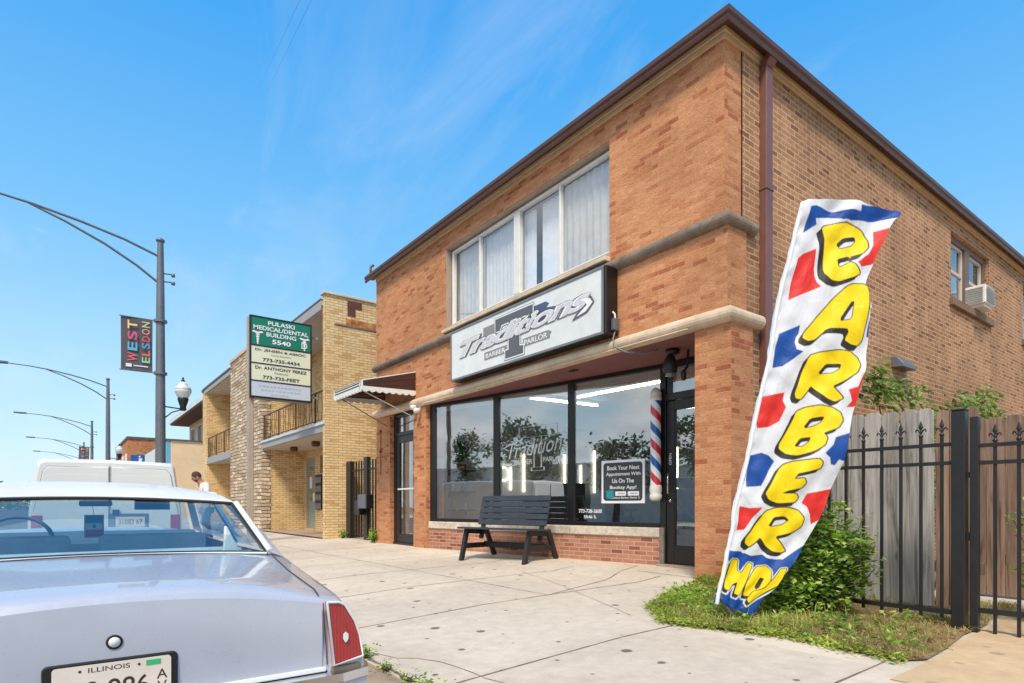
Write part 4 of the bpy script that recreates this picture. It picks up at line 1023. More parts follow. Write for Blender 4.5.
# ------------------------------------------------------------------ feather flag
t = empty('feather_flag', 'tall leaning red white and blue feather flag reading BARBER SHOP in yellow letters', 'flag', (-2.75, 4.05, gz(4.05)))
FD = 4.74; FS = FD / 601.693                     # metres per drawing unit of the flag artwork
yaw = 0.64417833
Ff = Vector((-math.cos(yaw), math.sin(yaw), 0)); Fr = Vector((math.sin(yaw), math.cos(yaw), 0))
FORG = Ff * FD + Vector((0, 0, .85))
def fz(o, pts):
    ox, oy = {'A': (770, 190), 'B': (740, 300), 'C': (720, 410), 'D': (700, 500)}[o]
    return [(ox + x / 5.257, oy + y / 5.257) for x, y in pts]
def polyline(pts):
    P = np.array(pts, float); L = np.concatenate([[0], np.cumsum(np.hypot(*np.diff(P, axis=0).T))]); L /= L[-1]
    return lambda q: np.stack([np.interp(q, L, P[:, 0]), np.interp(q, L, P[:, 1])], -1)
topc = polyline(fz('A', [(160, 65), (200, 52), (300, 48), (400, 52), (475, 60), (560, 85), (620, 100), (692, 110)]))
rgt = polyline(fz('A', [(692, 110), (680, 140), (650, 160), (622, 205), (600, 250), (540, 360), (505, 440), (480, 500), (492, 560), (505, 640)]) + fz('B', [(655, 60), (660, 130), (655, 230), (635, 350), (600, 470), (565, 590)]) + fz('C', [(640, 110), (615, 280), (560, 420), (500, 580)]) + fz('D', [(560, 180), (500, 290), (440, 370), (380, 460), (320, 510), (275, 603)]))
lft = polyline(fz('A', [(160, 65), (150, 100), (120, 220), (85, 380), (55, 480), (20, 640)]) + fz('B', [(140, 320), (90, 520), (55, 680)]) + fz('C', [(130, 260), (90, 420), (60, 530)]) + fz('D', [(160, 150), (130, 270), (110, 390), (85, 480), (75, 545)]))
bot = polyline(fz('D', [(75, 545), (120, 535), (180, 575), (275, 603)]))
NU, NV = 190, 560
u = np.linspace(0, 1, NU + 1)[None, :, None]; v = np.linspace(0, 1, NV + 1)[:, None, None]
Tc, Bc, Lc, Rc = topc(u[0, :, 0])[None], bot(u[0, :, 0])[None], lft(v[:, 0, 0])[:, None], rgt(v[:, 0, 0])[:, None]
c00, c10, c01, c11 = Tc[0, 0], Tc[0, -1], Bc[0, 0], Bc[0, -1]
G = (1 - v) * Tc + v * Bc + (1 - u) * Lc + u * Rc - ((1 - u) * (1 - v) * c00 + u * (1 - v) * c10 + (1 - u) * v * c01 + u * v * c11)
X = G[..., 0].ravel(); Y = G[..., 1].ravel()
def sdf(pts):
    """signed distance (negative inside) to a smoothed polygon in artwork units"""
    P = np.array(pts, float)
    d2 = np.full(X.shape, 1e9); ins = np.zeros(X.shape, bool)
    for i in range(len(P)):
        a = P[i]; c = P[(i + 1) % len(P)]; e = c - a; L2 = max(1e-9, e @ e)
        tt = np.clip(((X - a[0]) * e[0] + (Y - a[1]) * e[1]) / L2, 0, 1)
        d2 = np.minimum(d2, (X - a[0] - tt * e[0]) ** 2 + (Y - a[1] - tt * e[1]) ** 2)
        if a[1] != c[1]:
            cr = ((a[1] > Y) != (c[1] > Y)) & (X < (c[0] - a[0]) * (Y - a[1]) / (c[1] - a[1]) + a[0]); ins ^= cr
    d = np.sqrt(d2); d[ins] *= -1
    return d
def smooth(pts, it=1):
    for _ in range(it):
        q = []
        for i in range(len(pts)):
            a, c = pts[i], pts[(i + 1) % len(pts)]
            q += [(a[0] * .87 + c[0] * .13, a[1] * .87 + c[1] * .13), (a[0] * .13 + c[0] * .87, a[1] * .13 + c[1] * .87)]
        pts = q
    return pts
WHITE, RED, BLUE, YEL, BLK = [np.array(lin(c)[:3]) for c in ((226, 228, 232), (226, 44, 34), (8, 74, 158), (255, 222, 0), (44, 38, 30))]
col = np.tile(WHITE, (len(X), 1))
def paint(d, c, aa=.55):
    k = np.clip(.5 - d / aa, 0, 1)[:, None]
    col[:] = col * (1 - k) + c * k
for o, c, pts in (('A', BLUE, [(172, 228), (205, 95), (250, 80), (330, 105), (460, 116), (475, 80), (560, 80), (700, 100), (690, 150), (600, 150), (520, 160), (400, 165), (310, 140), (235, 155), (240, 185)]),
                  ('A', WHITE, [(150, 65), (200, 40), (300, 36), (480, 40), (470, 118), (340, 108), (240, 85), (205, 90)]),
                  ('A', RED, [(145, 360), (175, 335), (243, 310), (230, 420), (240, 490), (258, 515), (180, 545), (95, 580), (110, 490)]),
                  ('A', RED, [(545, 220), (640, 200), (640, 260), (560, 380), (510, 408), (440, 420), (435, 390), (500, 350), (530, 300)]),
                  ('B', BLUE, [(200, 180), (310, 135), (300, 190), (280, 230), (285, 265), (318, 278), (265, 320), (215, 352), (165, 360), (180, 265)]),
                  ('B', BLUE, [(655, 110), (680, 110), (680, 200), (645, 205)]),
                  ('B', RED, [(115, 510), (230, 487), (220, 530), (235, 565), (200, 640), (150, 668), (90, 675), (80, 650)]),
                  ('B', RED, [(655, 355), (620, 480), (590, 570), (530, 572), (555, 540), (540, 480), (590, 465), (615, 400)]),
                  ('C', BLUE, [(155, 240), (215, 225), (250, 240), (280, 270), (250, 320), (210, 400), (135, 405), (140, 330)]),
                  ('C', BLUE, [(650, 125), (632, 280), (590, 265), (570, 295), (550, 290), (545, 255), (520, 232), (560, 190), (575, 150)]),
                  ('C', RED, [(100, 505), (150, 515), (215, 512), (170, 560), (120, 630), (85, 632)]), ('C', RED, [(30, 600), (52, 595), (44, 650), (30, 650)]),
                  ('C', RED, [(580, 412), (570, 450), (520, 570), (460, 600), (455, 550), (440, 510), (415, 490), (440, 440)]),
                  ('D', BLUE, [(150, 265), (215, 270), (265, 293), (325, 285), (370, 308), (425, 310), (470, 275), (540, 230), (600, 300), (400, 660), (40, 660), (40, 480), (92, 478), (135, 400)])):
    paint(sdf(fz(o, pts)), c)
letters = [('A', [(270, 195), (375, 178), (400, 175), (440, 190), (490, 215), (512, 270), (505, 310), (470, 345), (415, 355), (410, 385), (430, 400), (458, 450), (420, 470), (350, 490), (310, 480), (275, 440), (280, 330), (285, 260)], [[(355, 285), (385, 258), (445, 250), (445, 272), (420, 297), (368, 308)], [(350, 372), (405, 357), (413, 382), (352, 412)]], (-5, 5)),
           ('B', [(543, -58), (578, -73), (628, -68), (648, -53), (650, 22), (640, 110), (620, 225), (600, 248), (560, 240), (530, 220), (548, 180), (540, 160), (440, 158), (380, 215), (345, 222), (318, 205), (325, 180), (400, 90), (480, 0)], [[(578, 10), (560, 112), (500, 120)]], (-4, 5)),
           ('B', [(350, 300), (400, 285), (500, 272), (560, 280), (600, 310), (608, 350), (590, 390), (530, 430), (465, 460), (500, 500), (515, 525), (480, 540), (440, 525), (390, 480), (362, 455), (330, 500), (310, 525), (285, 520), (280, 495), (310, 400)], [[(400, 392), (440, 345), (512, 345), (508, 365), (470, 388)]], (-4, 4)),
           ('C', [(390, 12), (435, -8), (505, -18), (565, -8), (605, 22), (615, 62), (590, 100), (520, 125), (535, 150), (520, 190), (470, 220), (390, 242), (340, 235), (302, 205), (305, 180), (340, 120), (375, 50)], [[(426, 97), (460, 52), (527, 42), (508, 70), (470, 88)], [(382, 192), (410, 155), (457, 150), (445, 172), (415, 192)]], (-4, 4)),
           ('C', [(320, 290), (360, 275), (490, 260), (510, 280), (500, 310), (440, 325), (390, 335), (370, 365), (420, 360), (430, 385), (410, 410), (340, 425), (310, 440), (385, 440), (398, 460), (380, 485), (290, 490), (245, 470), (230, 440), (250, 400), (300, 310)], [], (-4, 3.5)),
           ('D', [(335, 60), (390, 42), (450, 40), (500, 55), (528, 95), (515, 140), (470, 170), (385, 190), (420, 235), (440, 265), (420, 275), (375, 270), (335, 235), (310, 195), (280, 225), (255, 245), (232, 225), (235, 200), (280, 140)], [[(351, 137), (380, 93), (432, 88), (452, 105), (420, 127)]], (-4, 3.5))]
prep = []
for o, pts, holes, sh in letters:
    pp = smooth(fz(o, pts)); hh = [smooth(fz(o, h)) for h in holes]
    d = sdf(pp); ds = sdf([(x + sh[0], y + sh[1]) for x, y in pp]); ds2 = sdf([(x + sh[0] * .5, y + sh[1] * .5) for x, y in pp])
    prep.append((d, np.minimum(ds, ds2), hh, sh))
for d, ds, hh, sh in prep: paint(np.minimum(d, ds) - 3.4, WHITE)
for d, ds, hh, sh in prep:
    paint(np.minimum(d - 1.1, ds - .6), BLK); paint(d, YEL)
    for h in hh:
        dh = sdf(h); paint(dh - .8, BLK); paint(np.maximum(dh, sdf([(x + sh[0] * -.1, y + sh[1] * .8) for x, y in h])), WHITE)
low = [([(120, 300), (140, 310), (135, 370), (115, 440), (110, 475), (92, 470), (100, 420), (115, 350)], []),
       ([(165, 310), (200, 315), (195, 370), (215, 385), (250, 330), (275, 335), (240, 420), (200, 500), (175, 490), (195, 430), (170, 440), (150, 475), (130, 465), (140, 400)], []),
       ([(290, 350), (340, 345), (365, 370), (355, 430), (310, 480), (260, 505), (220, 500), (235, 440)], [[(280, 455), (310, 405), (330, 410), (305, 455), (285, 470)]]),
       ([(440, 355), (400, 440), (330, 480), (300, 500), (250, 540), (240, 520), (270, 480), (330, 460), (380, 400), (410, 360)], [])]
lp = []
for pts, holes in low:
    pp = smooth(fz('D', pts)); lp.append((sdf(pp), sdf([(x - 2.5, y + 3) for x, y in pp]), [smooth(fz('D', h)) for h in holes]))
for d, ds, hh in lp: paint(np.minimum(d, ds) - 1.5, WHITE)
for d, ds, hh in lp:
    paint(np.minimum(d - .7, ds), BLK); paint(d, YEL)
    for h in hh: paint(sdf(h), BLK)
uu = np.broadcast_to(u[..., 0], (NV + 1, NU + 1)).ravel(); vv = np.broadcast_to(v[..., 0], (NV + 1, NU + 1)).ravel()
rip = .020 * np.sin(vv * 17 + uu * 5) * (uu * .8 + .2) + .012 * np.sin(vv * 41 + uu * 9 + 1) * uu + .03 * np.exp(-((vv - .03) / .03) ** 2) * np.sin(uu * 14) + .014 * np.sin(uu * 11 + vv * 30) * np.exp(-((vv - .93) / .08) ** 2) + .004 * np.sin(vv * 150 + uu * 6) * np.exp(-(uu / .12) ** 2) + .09 * uu * np.sin(vv * 3.0) + .006 * np.sin(vv * 90 - uu * 12) * np.sin(vv * 9 + 1) + .005 * np.sin(uu * 26 + vv * 33)
Z3 = (505.59 - Y) * FS; U3 = (X - 512) * FS
P3 = np.array(FORG)[None] + U3[:, None] * np.array(Fr)[None] + Z3[:, None] * np.array([0, 0, 1.])[None] - rip[:, None] * np.array(Ff)[None]
me = bpy.data.meshes.new('flag_cloth')
idx = np.arange((NV + 1) * (NU + 1)).reshape(NV + 1, NU + 1)
quads = np.stack([idx[:-1, :-1], idx[1:, :-1], idx[1:, 1:], idx[:-1, 1:]], -1).reshape(-1, 4)
me.from_pydata((P3 - np.array(LOC[t.name])).tolist(), [], quads.tolist())
me.polygons.foreach_set('use_smooth', [True] * len(quads))
ca = me.color_attributes.new('print', 'FLOAT_COLOR', 'POINT')
ca.data.foreach_set('color', np.concatenate([col, np.ones((len(col), 1))], 1).astype(np.float32).ravel())
m, nt = new_mat('printed_flag_cloth')
at_ = N(nt, 'ShaderNodeAttribute', attribute_name='print')
weave = noise(nt, pos(nt), 260, 2)
wr = noise(nt, N(nt, 'ShaderNodeMapping', {'Vector': pos(nt), 'Scale': (6, 6, 3)}).outputs[0], 1.0, 4, .55, .8)
bm_ = N(nt, 'ShaderNodeBump', {'Height': math_(nt, 'ADD', math_(nt, 'MULTIPLY', weave, .03), wr), 'Strength': .8, 'Distance': .03})
p_ = N(nt, 'ShaderNodeBsdfPrincipled', {'Base Color': at_.outputs[0], 'Roughness': .55, 'Normal': bm_.outputs[0]})
tr_ = N(nt, 'ShaderNodeBsdfTranslucent', {0: at_.outputs[0]})
N(nt, 'ShaderNodeOutputMaterial', {0: N(nt, 'ShaderNodeMixShader', {0: .22, 1: p_.outputs[0], 2: tr_.outputs[0]}).outputs[0]})
me.materials.append(m)
fo = bpy.data.objects.new('flag_cloth', me); C.objects.link(fo); fo.parent = t
def fpt(x, y, d=0.0): return FORG + Fr * ((x - 512) * FS) + Vector((0, 0, (505.59 - y) * FS)) + Ff * d
b = MB()
lp_ = [tuple(lft(np.array([q]))[0]) for q in np.linspace(0, 1, 40)]
pts = [fpt(x + 3, y, .012) for x, y in lp_[1:-1]] + [Vector((fpt(746, 606, .03).x, fpt(746, 606, .03).y, gz(4.0) - .1))]
b.tube(pts, [.008 + .008 * i / len(pts) for i in range(len(pts))], 8); b.build('pole', M['galv'], t)
b = MB()
b.tube([fpt(x + 2.5, y, -.004) for x, y in lp_], .016, 8); b.build('pole_sleeve', simple('white_flag_sleeve', (222, 226, 232), .6, var=.06, vscale=14), t)

# ------------------------------------------------------------------ iron fence and gate
FY = 5.20; FK = FY / 4.784
def fx(x): return x * FK
def fzz(z): return .85 + (z - .85) * FK
def finial(mb, x, y, z):
    mb.lathe((x, y, z), [(.0, -.005), (.016, .0), (.016, .012), (.009, .016), (.009, .03), (.015, .036), (.009, .044)], 8)
    mb.add([(x - .017, y, z + .075), (x, y - .008, z + .075), (x + .017, y, z + .075), (x, y + .008, z + .075), (x, y, z + .125), (x, y, z + .04)], [(0, 1, 4), (1, 2, 4), (2, 3, 4), (3, 0, 4), (1, 0, 5), (2, 1, 5), (3, 2, 5), (0, 3, 5)])
    for s in (-1, 1):
        mb.tube([(x, y, z + .03), (x + s * .014, y, z + .05), (x + s * .028, y, z + .058), (x + s * .035, y, z + .046), (x + s * .03, y, z + .038)], [.006, .0065, .006, .005, .004], 5)
def iron(t, xs, z0, z1, x0, x1, zr, zlow):
    for x in xs:
        b = MB(); b.box(x - .0095, x + .0095, FY - .0095, FY + .0095, z0, z1); finial(b, x, FY, z1); b.build('picket', M['black_metal'], t)
    for z in zr:
        b = MB(); b.box(x0, x1, FY - .016, FY + .016, z - .013, z + .013); b.build('rail', M['black_metal'], t)
    b = MB(); b.box(x0, x1, FY - .018, FY + .018, zlow - .017, zlow + .017); b.build('rail', M['black_metal'], t)
t = empty('iron_fence', 'black iron fence panel with spear finials standing in the weeds before the grey boards', 'fence', (-2.2, FY, -.05))
iron(t, [fx(-1.513 - .1245 * i) for i in range(8)], fzz(.09), fzz(1.325), fx(-2.50), fx(-1.45), (fzz(1.262), fzz(1.136)), fzz(.135))
b = MB(); b.box(fx(-1.450), fx(-1.372), FY - .042, FY + .042, -.15, fzz(1.478)); b.box(fx(-1.452), fx(-1.370), FY - .045, FY + .045, fzz(1.478), fzz(1.490)); b.build('post', M['black_metal'], t, bevel=.005)
b = MB(); b.box(fx(-2.53), fx(-2.48), FY - .03, FY + .03, -.1, 1.40); b.build('post', M['black_metal'], t, bevel=.005)
t = empty('iron_gate', 'black iron gate with spear finials to the right of the thick fence post', 'gate', (-.85, FY, -.05))
iron(t, [fx(-1.222 + .1205 * i) for i in range(8)], fzz(.025), fzz(1.262), fx(-1.30), fx(-.24), (fzz(1.240), fzz(1.128)), fzz(.17))
for x in (fx(-1.328), fx(-.22)):
    b = MB(); b.box(x - .025, x + .025, FY - .025, FY + .025, -.05, fzz(1.43)); b.build('stile', M['black_metal'], t, bevel=.004)
b = MB(); b.box(fx(-1.372), fx(-1.353), FY - .012, FY + .012, .6, .66); b.build('hinge', M['black_metal'], t); b = MB(); b.box(fx(-1.372), fx(-1.353), FY - .012, FY + .012, 1.05, 1.09); b.build('hinge', M['black_metal'], t)
def boards(name, label, x0, x1, y, z0, h, w, m_, step=None):
    b = MB(); x = x0; i = 0
    while x < x1 - .02:
        w_ = min(w * R.uniform(.96, 1.04), x1 - x); hh = (h(x) if callable(h) else h) + R.uniform(-.012, .012); dd = R.uniform(-.004, .004); c = .028
        tl = R.uniform(-.006, .006)
        b.prism([(x, y + dd, z0), (x + w_ - .006, y + dd, z0), (x + w_ - .006 + tl, y + dd, hh - c), (x + w_ - .006 - c + tl, y + dd, hh), (x + c + tl, y + dd, hh), (x + tl, y + dd, hh - c)], (0, .018, 0)); x += w_; i += 1
    t = empty(name, label, 'fence', ((x0 + x1) / 2, y, 0))
    b.build('boards', m_, t, bevel=.002)
    b = MB()
    for z in (.35, 1.25): b.box(x0, x1, y + .024, y + .064, z - .045, z + .045)
    b.build('rail', m_, t)
    b = MB()
    for x in (x0 + .12, x1 - .12): b.box(x - .045, x + .045, y + .066, y + .156, -.2, 1.5)
    b.build('post', m_, t)
boards('wooden_fence', 'weathered grey board fence behind the iron fence panel', -2.96, -1.868, 5.75, .02, lambda x: 1.675 - .02 * (x + 2.6), .138, M['wood_grey'])
boards('wooden_fence', 'short run of brown boards at the end of the grey fence', -1.866, -1.55, 5.76, .02, 1.635, .10, M['wood_brown'])
boards('wooden_fence', 'brown stained board fence farther back behind the iron gate', -2.1, 2.4, 6.9, .02, 1.67, .14, M['wood_brown'])

# ------------------------------------------------------------------ bushes, vine, weeds
def bush(label, c, rx, ry, h, nstem, nleaf, size, name='bush', m_='leaf', lean=(0, 0), keep=None, z0=None, group=None):
    z0 = gz(c[1]) if z0 is None else z0
    t = empty(name, label, 'plant', (c[0], c[1], z0), group)
    st = MB(); lf = MB()
    stems = []
    for i in range(nstem):
        a = R.uniform(0, 6.283); q = math.sqrt(R.random())
        tx, ty = c[0] + rx * q * math.cos(a) + lean[0], c[1] + ry * q * math.sin(a) + lean[1]
        hh = h * R.uniform(.45, 1.0) * (1 - .35 * q)
        bx, by = c[0] + rx * .35 * q * math.cos(a), c[1] + ry * .35 * q * math.sin(a)
        P = [Vector((bx, by, z0)), Vector((bx + (tx - bx) * .4 + R.gauss(0, .02), by + (ty - by) * .4, z0 + hh * .5)), Vector((tx, ty, z0 + hh))]
        st.tube(P, [.007, .005, .002], 5); stems.append(P)
    for i in range(nleaf):
        P = R.choice(stems); k = R.uniform(.12, 1.0) ** .75
        p = P[0] + (P[1] - P[0]) * (k * 2) if k < .5 else P[1] + (P[2] - P[1]) * ((k - .5) * 2)
        p = p + Vector((R.gauss(0, .035), R.gauss(0, .035), R.gauss(0, .03)))
        d = Vector((R.gauss(0, 1), R.gauss(0, 1), R.uniform(-.5, .6)))
        leaf(lf, p, size * R.uniform(.55, 1.25), d, aspect=R.uniform(.5, .75))
    st.build('stems', M['bark'], t); lf.build('foliage', M[m_], t, uv=False)
    return t
bush('leafy green bush between the flag and the iron fence', (-2.46, 5.0), .50, .17, 1.15, 60, 3900, .064)
bush('low arching green shrub under the flag at the fence', (-2.68, 4.85), .30, .20, .50, 30, 1700, .055)
bush('taller slender shoots of green weeds rising against the grey boards', (-2.40, 5.06), .30, .12, 1.38, 16, 900, .056)
bush('bushy weeds with dark leaves behind the iron gate', (-1.02, 5.8), .42, .3, 1.12, 46, 2900, .06, z0=0)
bush('pale flowering stems behind the iron gate against the brown boards', (-1.02, 5.95), .34, .2, 1.42, 16, 560, .05, m_='leaf_vine', z0=0)
# vine sprawling along the side wall
t = empty('climbing_vine', 'pale green vine sprawling along the brown brick wall above the fence', 'plant', (-3.5, 10.5, 0))
st = MB(); lf = MB()
paths = [[(-3.6, 8.9, 1.2), (-3.5, 8.9, 2.0), (-3.45, 8.5, 2.45), (-3.4, 8.1, 2.52)], [(-3.6, 9.6, 1.2), (-3.5, 9.8, 2.0), (-3.45, 9.2, 2.38), (-3.45, 8.5, 2.40), (-3.4, 8.0, 2.28)],
         [(-3.5, 10.6, 1.2), (-3.5, 10.7, 2.1), (-3.5, 10.0, 2.45), (-3.45, 9.0, 2.5)], [(-3.5, 11.6, 1.2), (-3.45, 11.6, 2.1), (-3.4, 12.2, 2.5), (-3.4, 12.9, 2.85)], [(-3.5, 11.0, 1.2), (-3.4, 11.4, 2.2), (-3.4, 12.4, 2.45)], [(-3.5, 10.4, 1.2), (-3.4, 10.3, 2.0), (-3.3, 10.9, 2.42), (-3.3, 11.7, 2.5)], [(-3.5, 12.3, 1.2), (-3.4, 12.5, 2.1), (-3.35, 13.0, 2.4)]]
for P in paths:
    P = [Vector(p) for p in P]; st.tube(P, [.012, .010, .007, .005, .004][:len(P)], 5)
    for i in range(230):
        j = R.randrange(len(P) - 1); p = P[j] + (P[j + 1] - P[j]) * R.random(); sp_ = .10 if j else .14
        p = p + Vector((R.gauss(.05, .07), R.gauss(0, sp_ * 1.6), R.gauss(0, sp_)))
        leaf(lf, p, R.uniform(.06, .16), (R.uniform(-.1, .8), R.gauss(0, .8), R.uniform(-.9, .2)), aspect=.5)
st.build('stems', M['bark'], t); lf.build('foliage', M['leaf_vine'], t, uv=False)
for i, (x, y, h, n_, l_) in enumerate(((-13.0, 5.78, .42, 260, 'tall weeds at the foot of the leftmost brick pillar'), (-15.2, 5.9, .3, 120, 'weeds growing against the yellow brick pier beside the gate'), (-3.86, 1.66, .09, 150, 'largest tuft of weeds in the kerb joint behind the car'), (-3.5, 1.64, .05, 60, 'small tuft of weeds in the kerb joint right of the largest tuft'), (-3.22, 1.64, .04, 40, 'thin weeds in the middle of the kerb joint'), (-2.98, 1.65, .06, 120, 'bright tuft of weeds at the bottom edge of the kerb joint'))):
    bush(l_, (x, y), .12 if h > .2 else .09, .07 if h > .2 else .04, h, 14, n_, .07 if h > .2 else .028, name='weeds', group='weeds in the pavement')
# narrow gate between the two buildings
GY = 6.08
t = empty('passage_gate', 'narrow black bar gate in the gap between the yellow and the orange building', 'gate', (-14.4, GY, 0))
b = MB(); b.box(-15.32, -15.03, GY - .05, GY + .05, 0, 2.0); b.build('post', M['black_metal'], t, bevel=.006)
b = MB(); b.box(-14.17, -13.97, GY - .05, GY + .05, -.02, 2.03); b.box(-14.17, -13.97, GY - .05, GY + .05, 2.03, 2.05); b.build('post', M['black_metal'], t, bevel=.006)
for i in range(12):
    x = -14.92 + i * .17
    if -14.2 < x < -13.94: continue
    b = MB(); b.box(x - .016, x + .016, GY - .016, GY + .016, .05, 1.98); b.build('bar', M['black_metal'], t)
for z in (.12, 1.75): 
    b = MB(); b.box(-15.03, -13.0, GY - .02, GY + .02, z - .02, z + .02); b.build('rail', M['black_metal'], t)
t = empty('letter_box', 'pair of dark metal letter boxes on the narrow black gate', 'letter box', (-14.0, GY - .1, .7))
b = MB(); b.box(-14.42, -14.10, GY - .20, GY - .055, .62, .98); b.build('box', M['black_metal'], t, bevel=.01)
b = MB(); b.box(-14.10, -13.62, GY - .24, GY - .055, .78, 1.12); b.build('box', M['galv'], t, bevel=.01)
b = MB(); b.box(-13.615, -13.55, GY - .24, GY - .055, .78, 1.12); b.build('lid', M['black_metal'], t, bevel=.01)
# ------------------------------------------------------------------ parked car
XR, YC = -2.2, .132
CO = Vector((XR - 2.5, YC, ROAD))
car = empty('parked_car', 'silver blue old two door car parked at the kerb seen from behind', 'car', CO)
def cw(x, y, z): return Vector((XR - x, YC + y, ROAD + z))
ST = [(.0, [(0, .60), (.35, .60), (.62, .59), (.70, .585), (.76, .575), (.80, .55), (.815, .50), (.80, .33)]),
      (.015, [(0, .875), (.35, .862), (.635, .808), (.705, .795), (.765, .71), (.802, .58), (.82, .5), (.80, .32)]),
      (.05, [(0, .893), (.35, .88), (.645, .82), (.72, .802), (.782, .715), (.815, .585), (.83, .5), (.81, .30)]),
      (.14, [(0, .902), (.37, .889), (.66, .832), (.74, .812), (.805, .72), (.83, .59), (.845, .5), (.82, .29)]),
      (.6, [(0, .915), (.40, .904), (.70, .862), (.785, .842), (.845, .74), (.875, .60), (.885, .5), (.86, .27)]),
      (1.1, [(0, .930), (.45, .922), (.76, .898), (.825, .885), (.870, .77), (.895, .62), (.90, .5), (.87, .25)]),
      (1.35, [(0, .92), (.45, .92), (.775, .905), (.835, .890), (.876, .775), (.90, .62), (.905, .5), (.87, .25)]),
      (2.2, [(0, .90), (.45, .90), (.79, .90), (.845, .888), (.884, .78), (.905, .63), (.91, .5), (.87, .25)]),
      (3.3, [(0, .93), (.45, .93), (.78, .925), (.84, .905), (.88, .78), (.905, .62), (.91, .5), (.87, .25)]),
      (3.65, [(0, .99), (.45, .98), (.74, .95), (.825, .91), (.876, .78), (.90, .62), (.905, .5), (.87, .25)]),
      (4.4, [(0, .965), (.42, .955), (.70, .925), (.80, .885), (.86, .76), (.885, .62), (.89, .5), (.86, .26)]),
      (5.0, [(0, .91), (.4, .90), (.66, .87), (.76, .83), (.82, .72), (.85, .6), (.855, .5), (.83, .3)]),
      (5.08, [(0, .80), (.4, .79), (.64, .77), (.73, .74), (.79, .66), (.82, .57), (.83, .48), (.80, .33)])]
SX = np.array([s[0] for s in ST]); SP = np.array([s[1] for s in ST])
def interp_profile(x):
    q = np.empty((8, 2))
    for i in range(8):
        for k in range(2): q[i, k] = np.interp(x, SX, SP[:, i, k])
    return q
def fine(q):
    out = []
    for i in range(7):
        p0, p1, p2, p3 = q[max(i - 1, 0)], q[i], q[i + 1], q[min(i + 2, 7)]
        for k in range(4):
            a = k / 4; 
            if i in (2,): out.append(p1 + (p2 - p1) * a)
            else:
                out.append(.5 * ((2 * p1) + (p2 - p0) * a + (2 * p0 - 5 * p1 + 4 * p2 - p3) * a * a + (3 * p1 - p0 - 3 * p2 + p3) * a ** 3))
    out.append(q[7]); return np.array(out)
stations = [0, .015, .03, .05, .09, .14, .25, .4, .6, .85, 1.1, 1.35, 1.7, 2.2, 2.8, 3.3, 3.5, 3.65, 4.0, 4.4, 4.75, 5.0, 5.04, 5.08]
rows = []
for x in stations:
    f = fine(interp_profile(x)); full = np.concatenate([np.stack([-f[::-1, 0], f[::-1, 1]], 1), f[1:]]); rows.append([cw(x, p[0], p[1]) for p in full])
b = MB(); nR = len(rows[0])
vs = [p for r_ in rows for p in r_]; fs = []
for i in range(len(rows) - 1):
    for j in range(nR - 1):
        fs.append((i * nR + j, i * nR + j + 1, (i + 1) * nR + j + 1, (i + 1) * nR + j))
mid = [(1.35 <= stations[i] <= 3.3) for i in range(len(rows) - 1)]
keep = []
for k, f in enumerate(fs):
    i = k // (nR - 1); j = k % (nR - 1)
    # leave the cabin open between the pillars, under the roof
    if 1.1 <= stations[i] < 3.5 and abs((j + .5) - (nR - 1) / 2) < 7.6: continue
    keep.append(f)
b.add(vs, keep, 0, True)
b.poly([p for p in rows[0]]); b.poly([p for p in rows[-1]][::-1])
b.build('body', M['car_paint'], car, uv=False)
# rear panel under the boot edge
b = MB(); b.grid(lambda u_, v_: cw(-.004 - .006 * math.sin(v_ * math.pi), -.64 + 1.28 * u_, .565 + v_ * (.80 + .062 * (1 - (2 * u_ - 1) ** 2) - .565)), 24, 8); b.build('boot_panel', M['car_paint'], car, uv=False)
b = MB()
for s in (-1, 1):
    L_ = [cw(x + (-.004 if x < .03 else 0), s * q[2][0], q[2][1] + .002) for x, q in [(x, interp_profile(x)) for x in (.012, .05, .14, .3, .6, .85, 1.08)]]
    b.tube(L_, .0032, 5); b.tube([cw(-.004, s * .645, .80), cw(-.005, s * .66, .57)], .0022, 5)
b.tube([cw(1.09, y, .934 - .035 * (y / .76) ** 2) for y in np.linspace(-.74, .74, 12)], .003, 5)
b.build('boot_gap', M['seam'], car)
# roof, pillars
def roof_edge(x):
    xs = [1.60, 1.85, 2.15, 2.5, 2.85]
    return np.interp(x, xs, [.70, .665, .655, .645, .625]), np.interp(x, xs, [1.172, 1.222, 1.245, 1.245, 1.19])
def roof_c(x): return np.interp(x, [1.60, 1.72, 1.9, 2.15, 2.5, 2.75, 2.9], [1.185, 1.205, 1.262, 1.30, 1.312, 1.285, 1.245])
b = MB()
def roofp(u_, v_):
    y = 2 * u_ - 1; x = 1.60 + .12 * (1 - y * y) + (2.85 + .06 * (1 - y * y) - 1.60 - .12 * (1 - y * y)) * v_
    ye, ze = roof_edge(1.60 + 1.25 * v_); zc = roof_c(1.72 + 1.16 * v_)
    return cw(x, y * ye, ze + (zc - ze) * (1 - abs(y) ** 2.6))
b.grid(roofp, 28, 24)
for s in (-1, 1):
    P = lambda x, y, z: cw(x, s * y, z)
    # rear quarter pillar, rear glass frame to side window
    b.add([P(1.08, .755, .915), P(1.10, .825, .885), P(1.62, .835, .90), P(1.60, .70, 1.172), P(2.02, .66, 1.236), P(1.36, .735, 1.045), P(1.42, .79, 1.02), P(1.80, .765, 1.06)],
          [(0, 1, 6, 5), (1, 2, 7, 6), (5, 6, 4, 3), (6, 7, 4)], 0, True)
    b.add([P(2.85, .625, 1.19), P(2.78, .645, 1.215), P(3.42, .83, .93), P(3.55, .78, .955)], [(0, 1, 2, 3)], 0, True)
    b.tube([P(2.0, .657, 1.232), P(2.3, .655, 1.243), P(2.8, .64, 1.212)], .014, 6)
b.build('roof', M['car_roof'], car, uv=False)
b = MB()
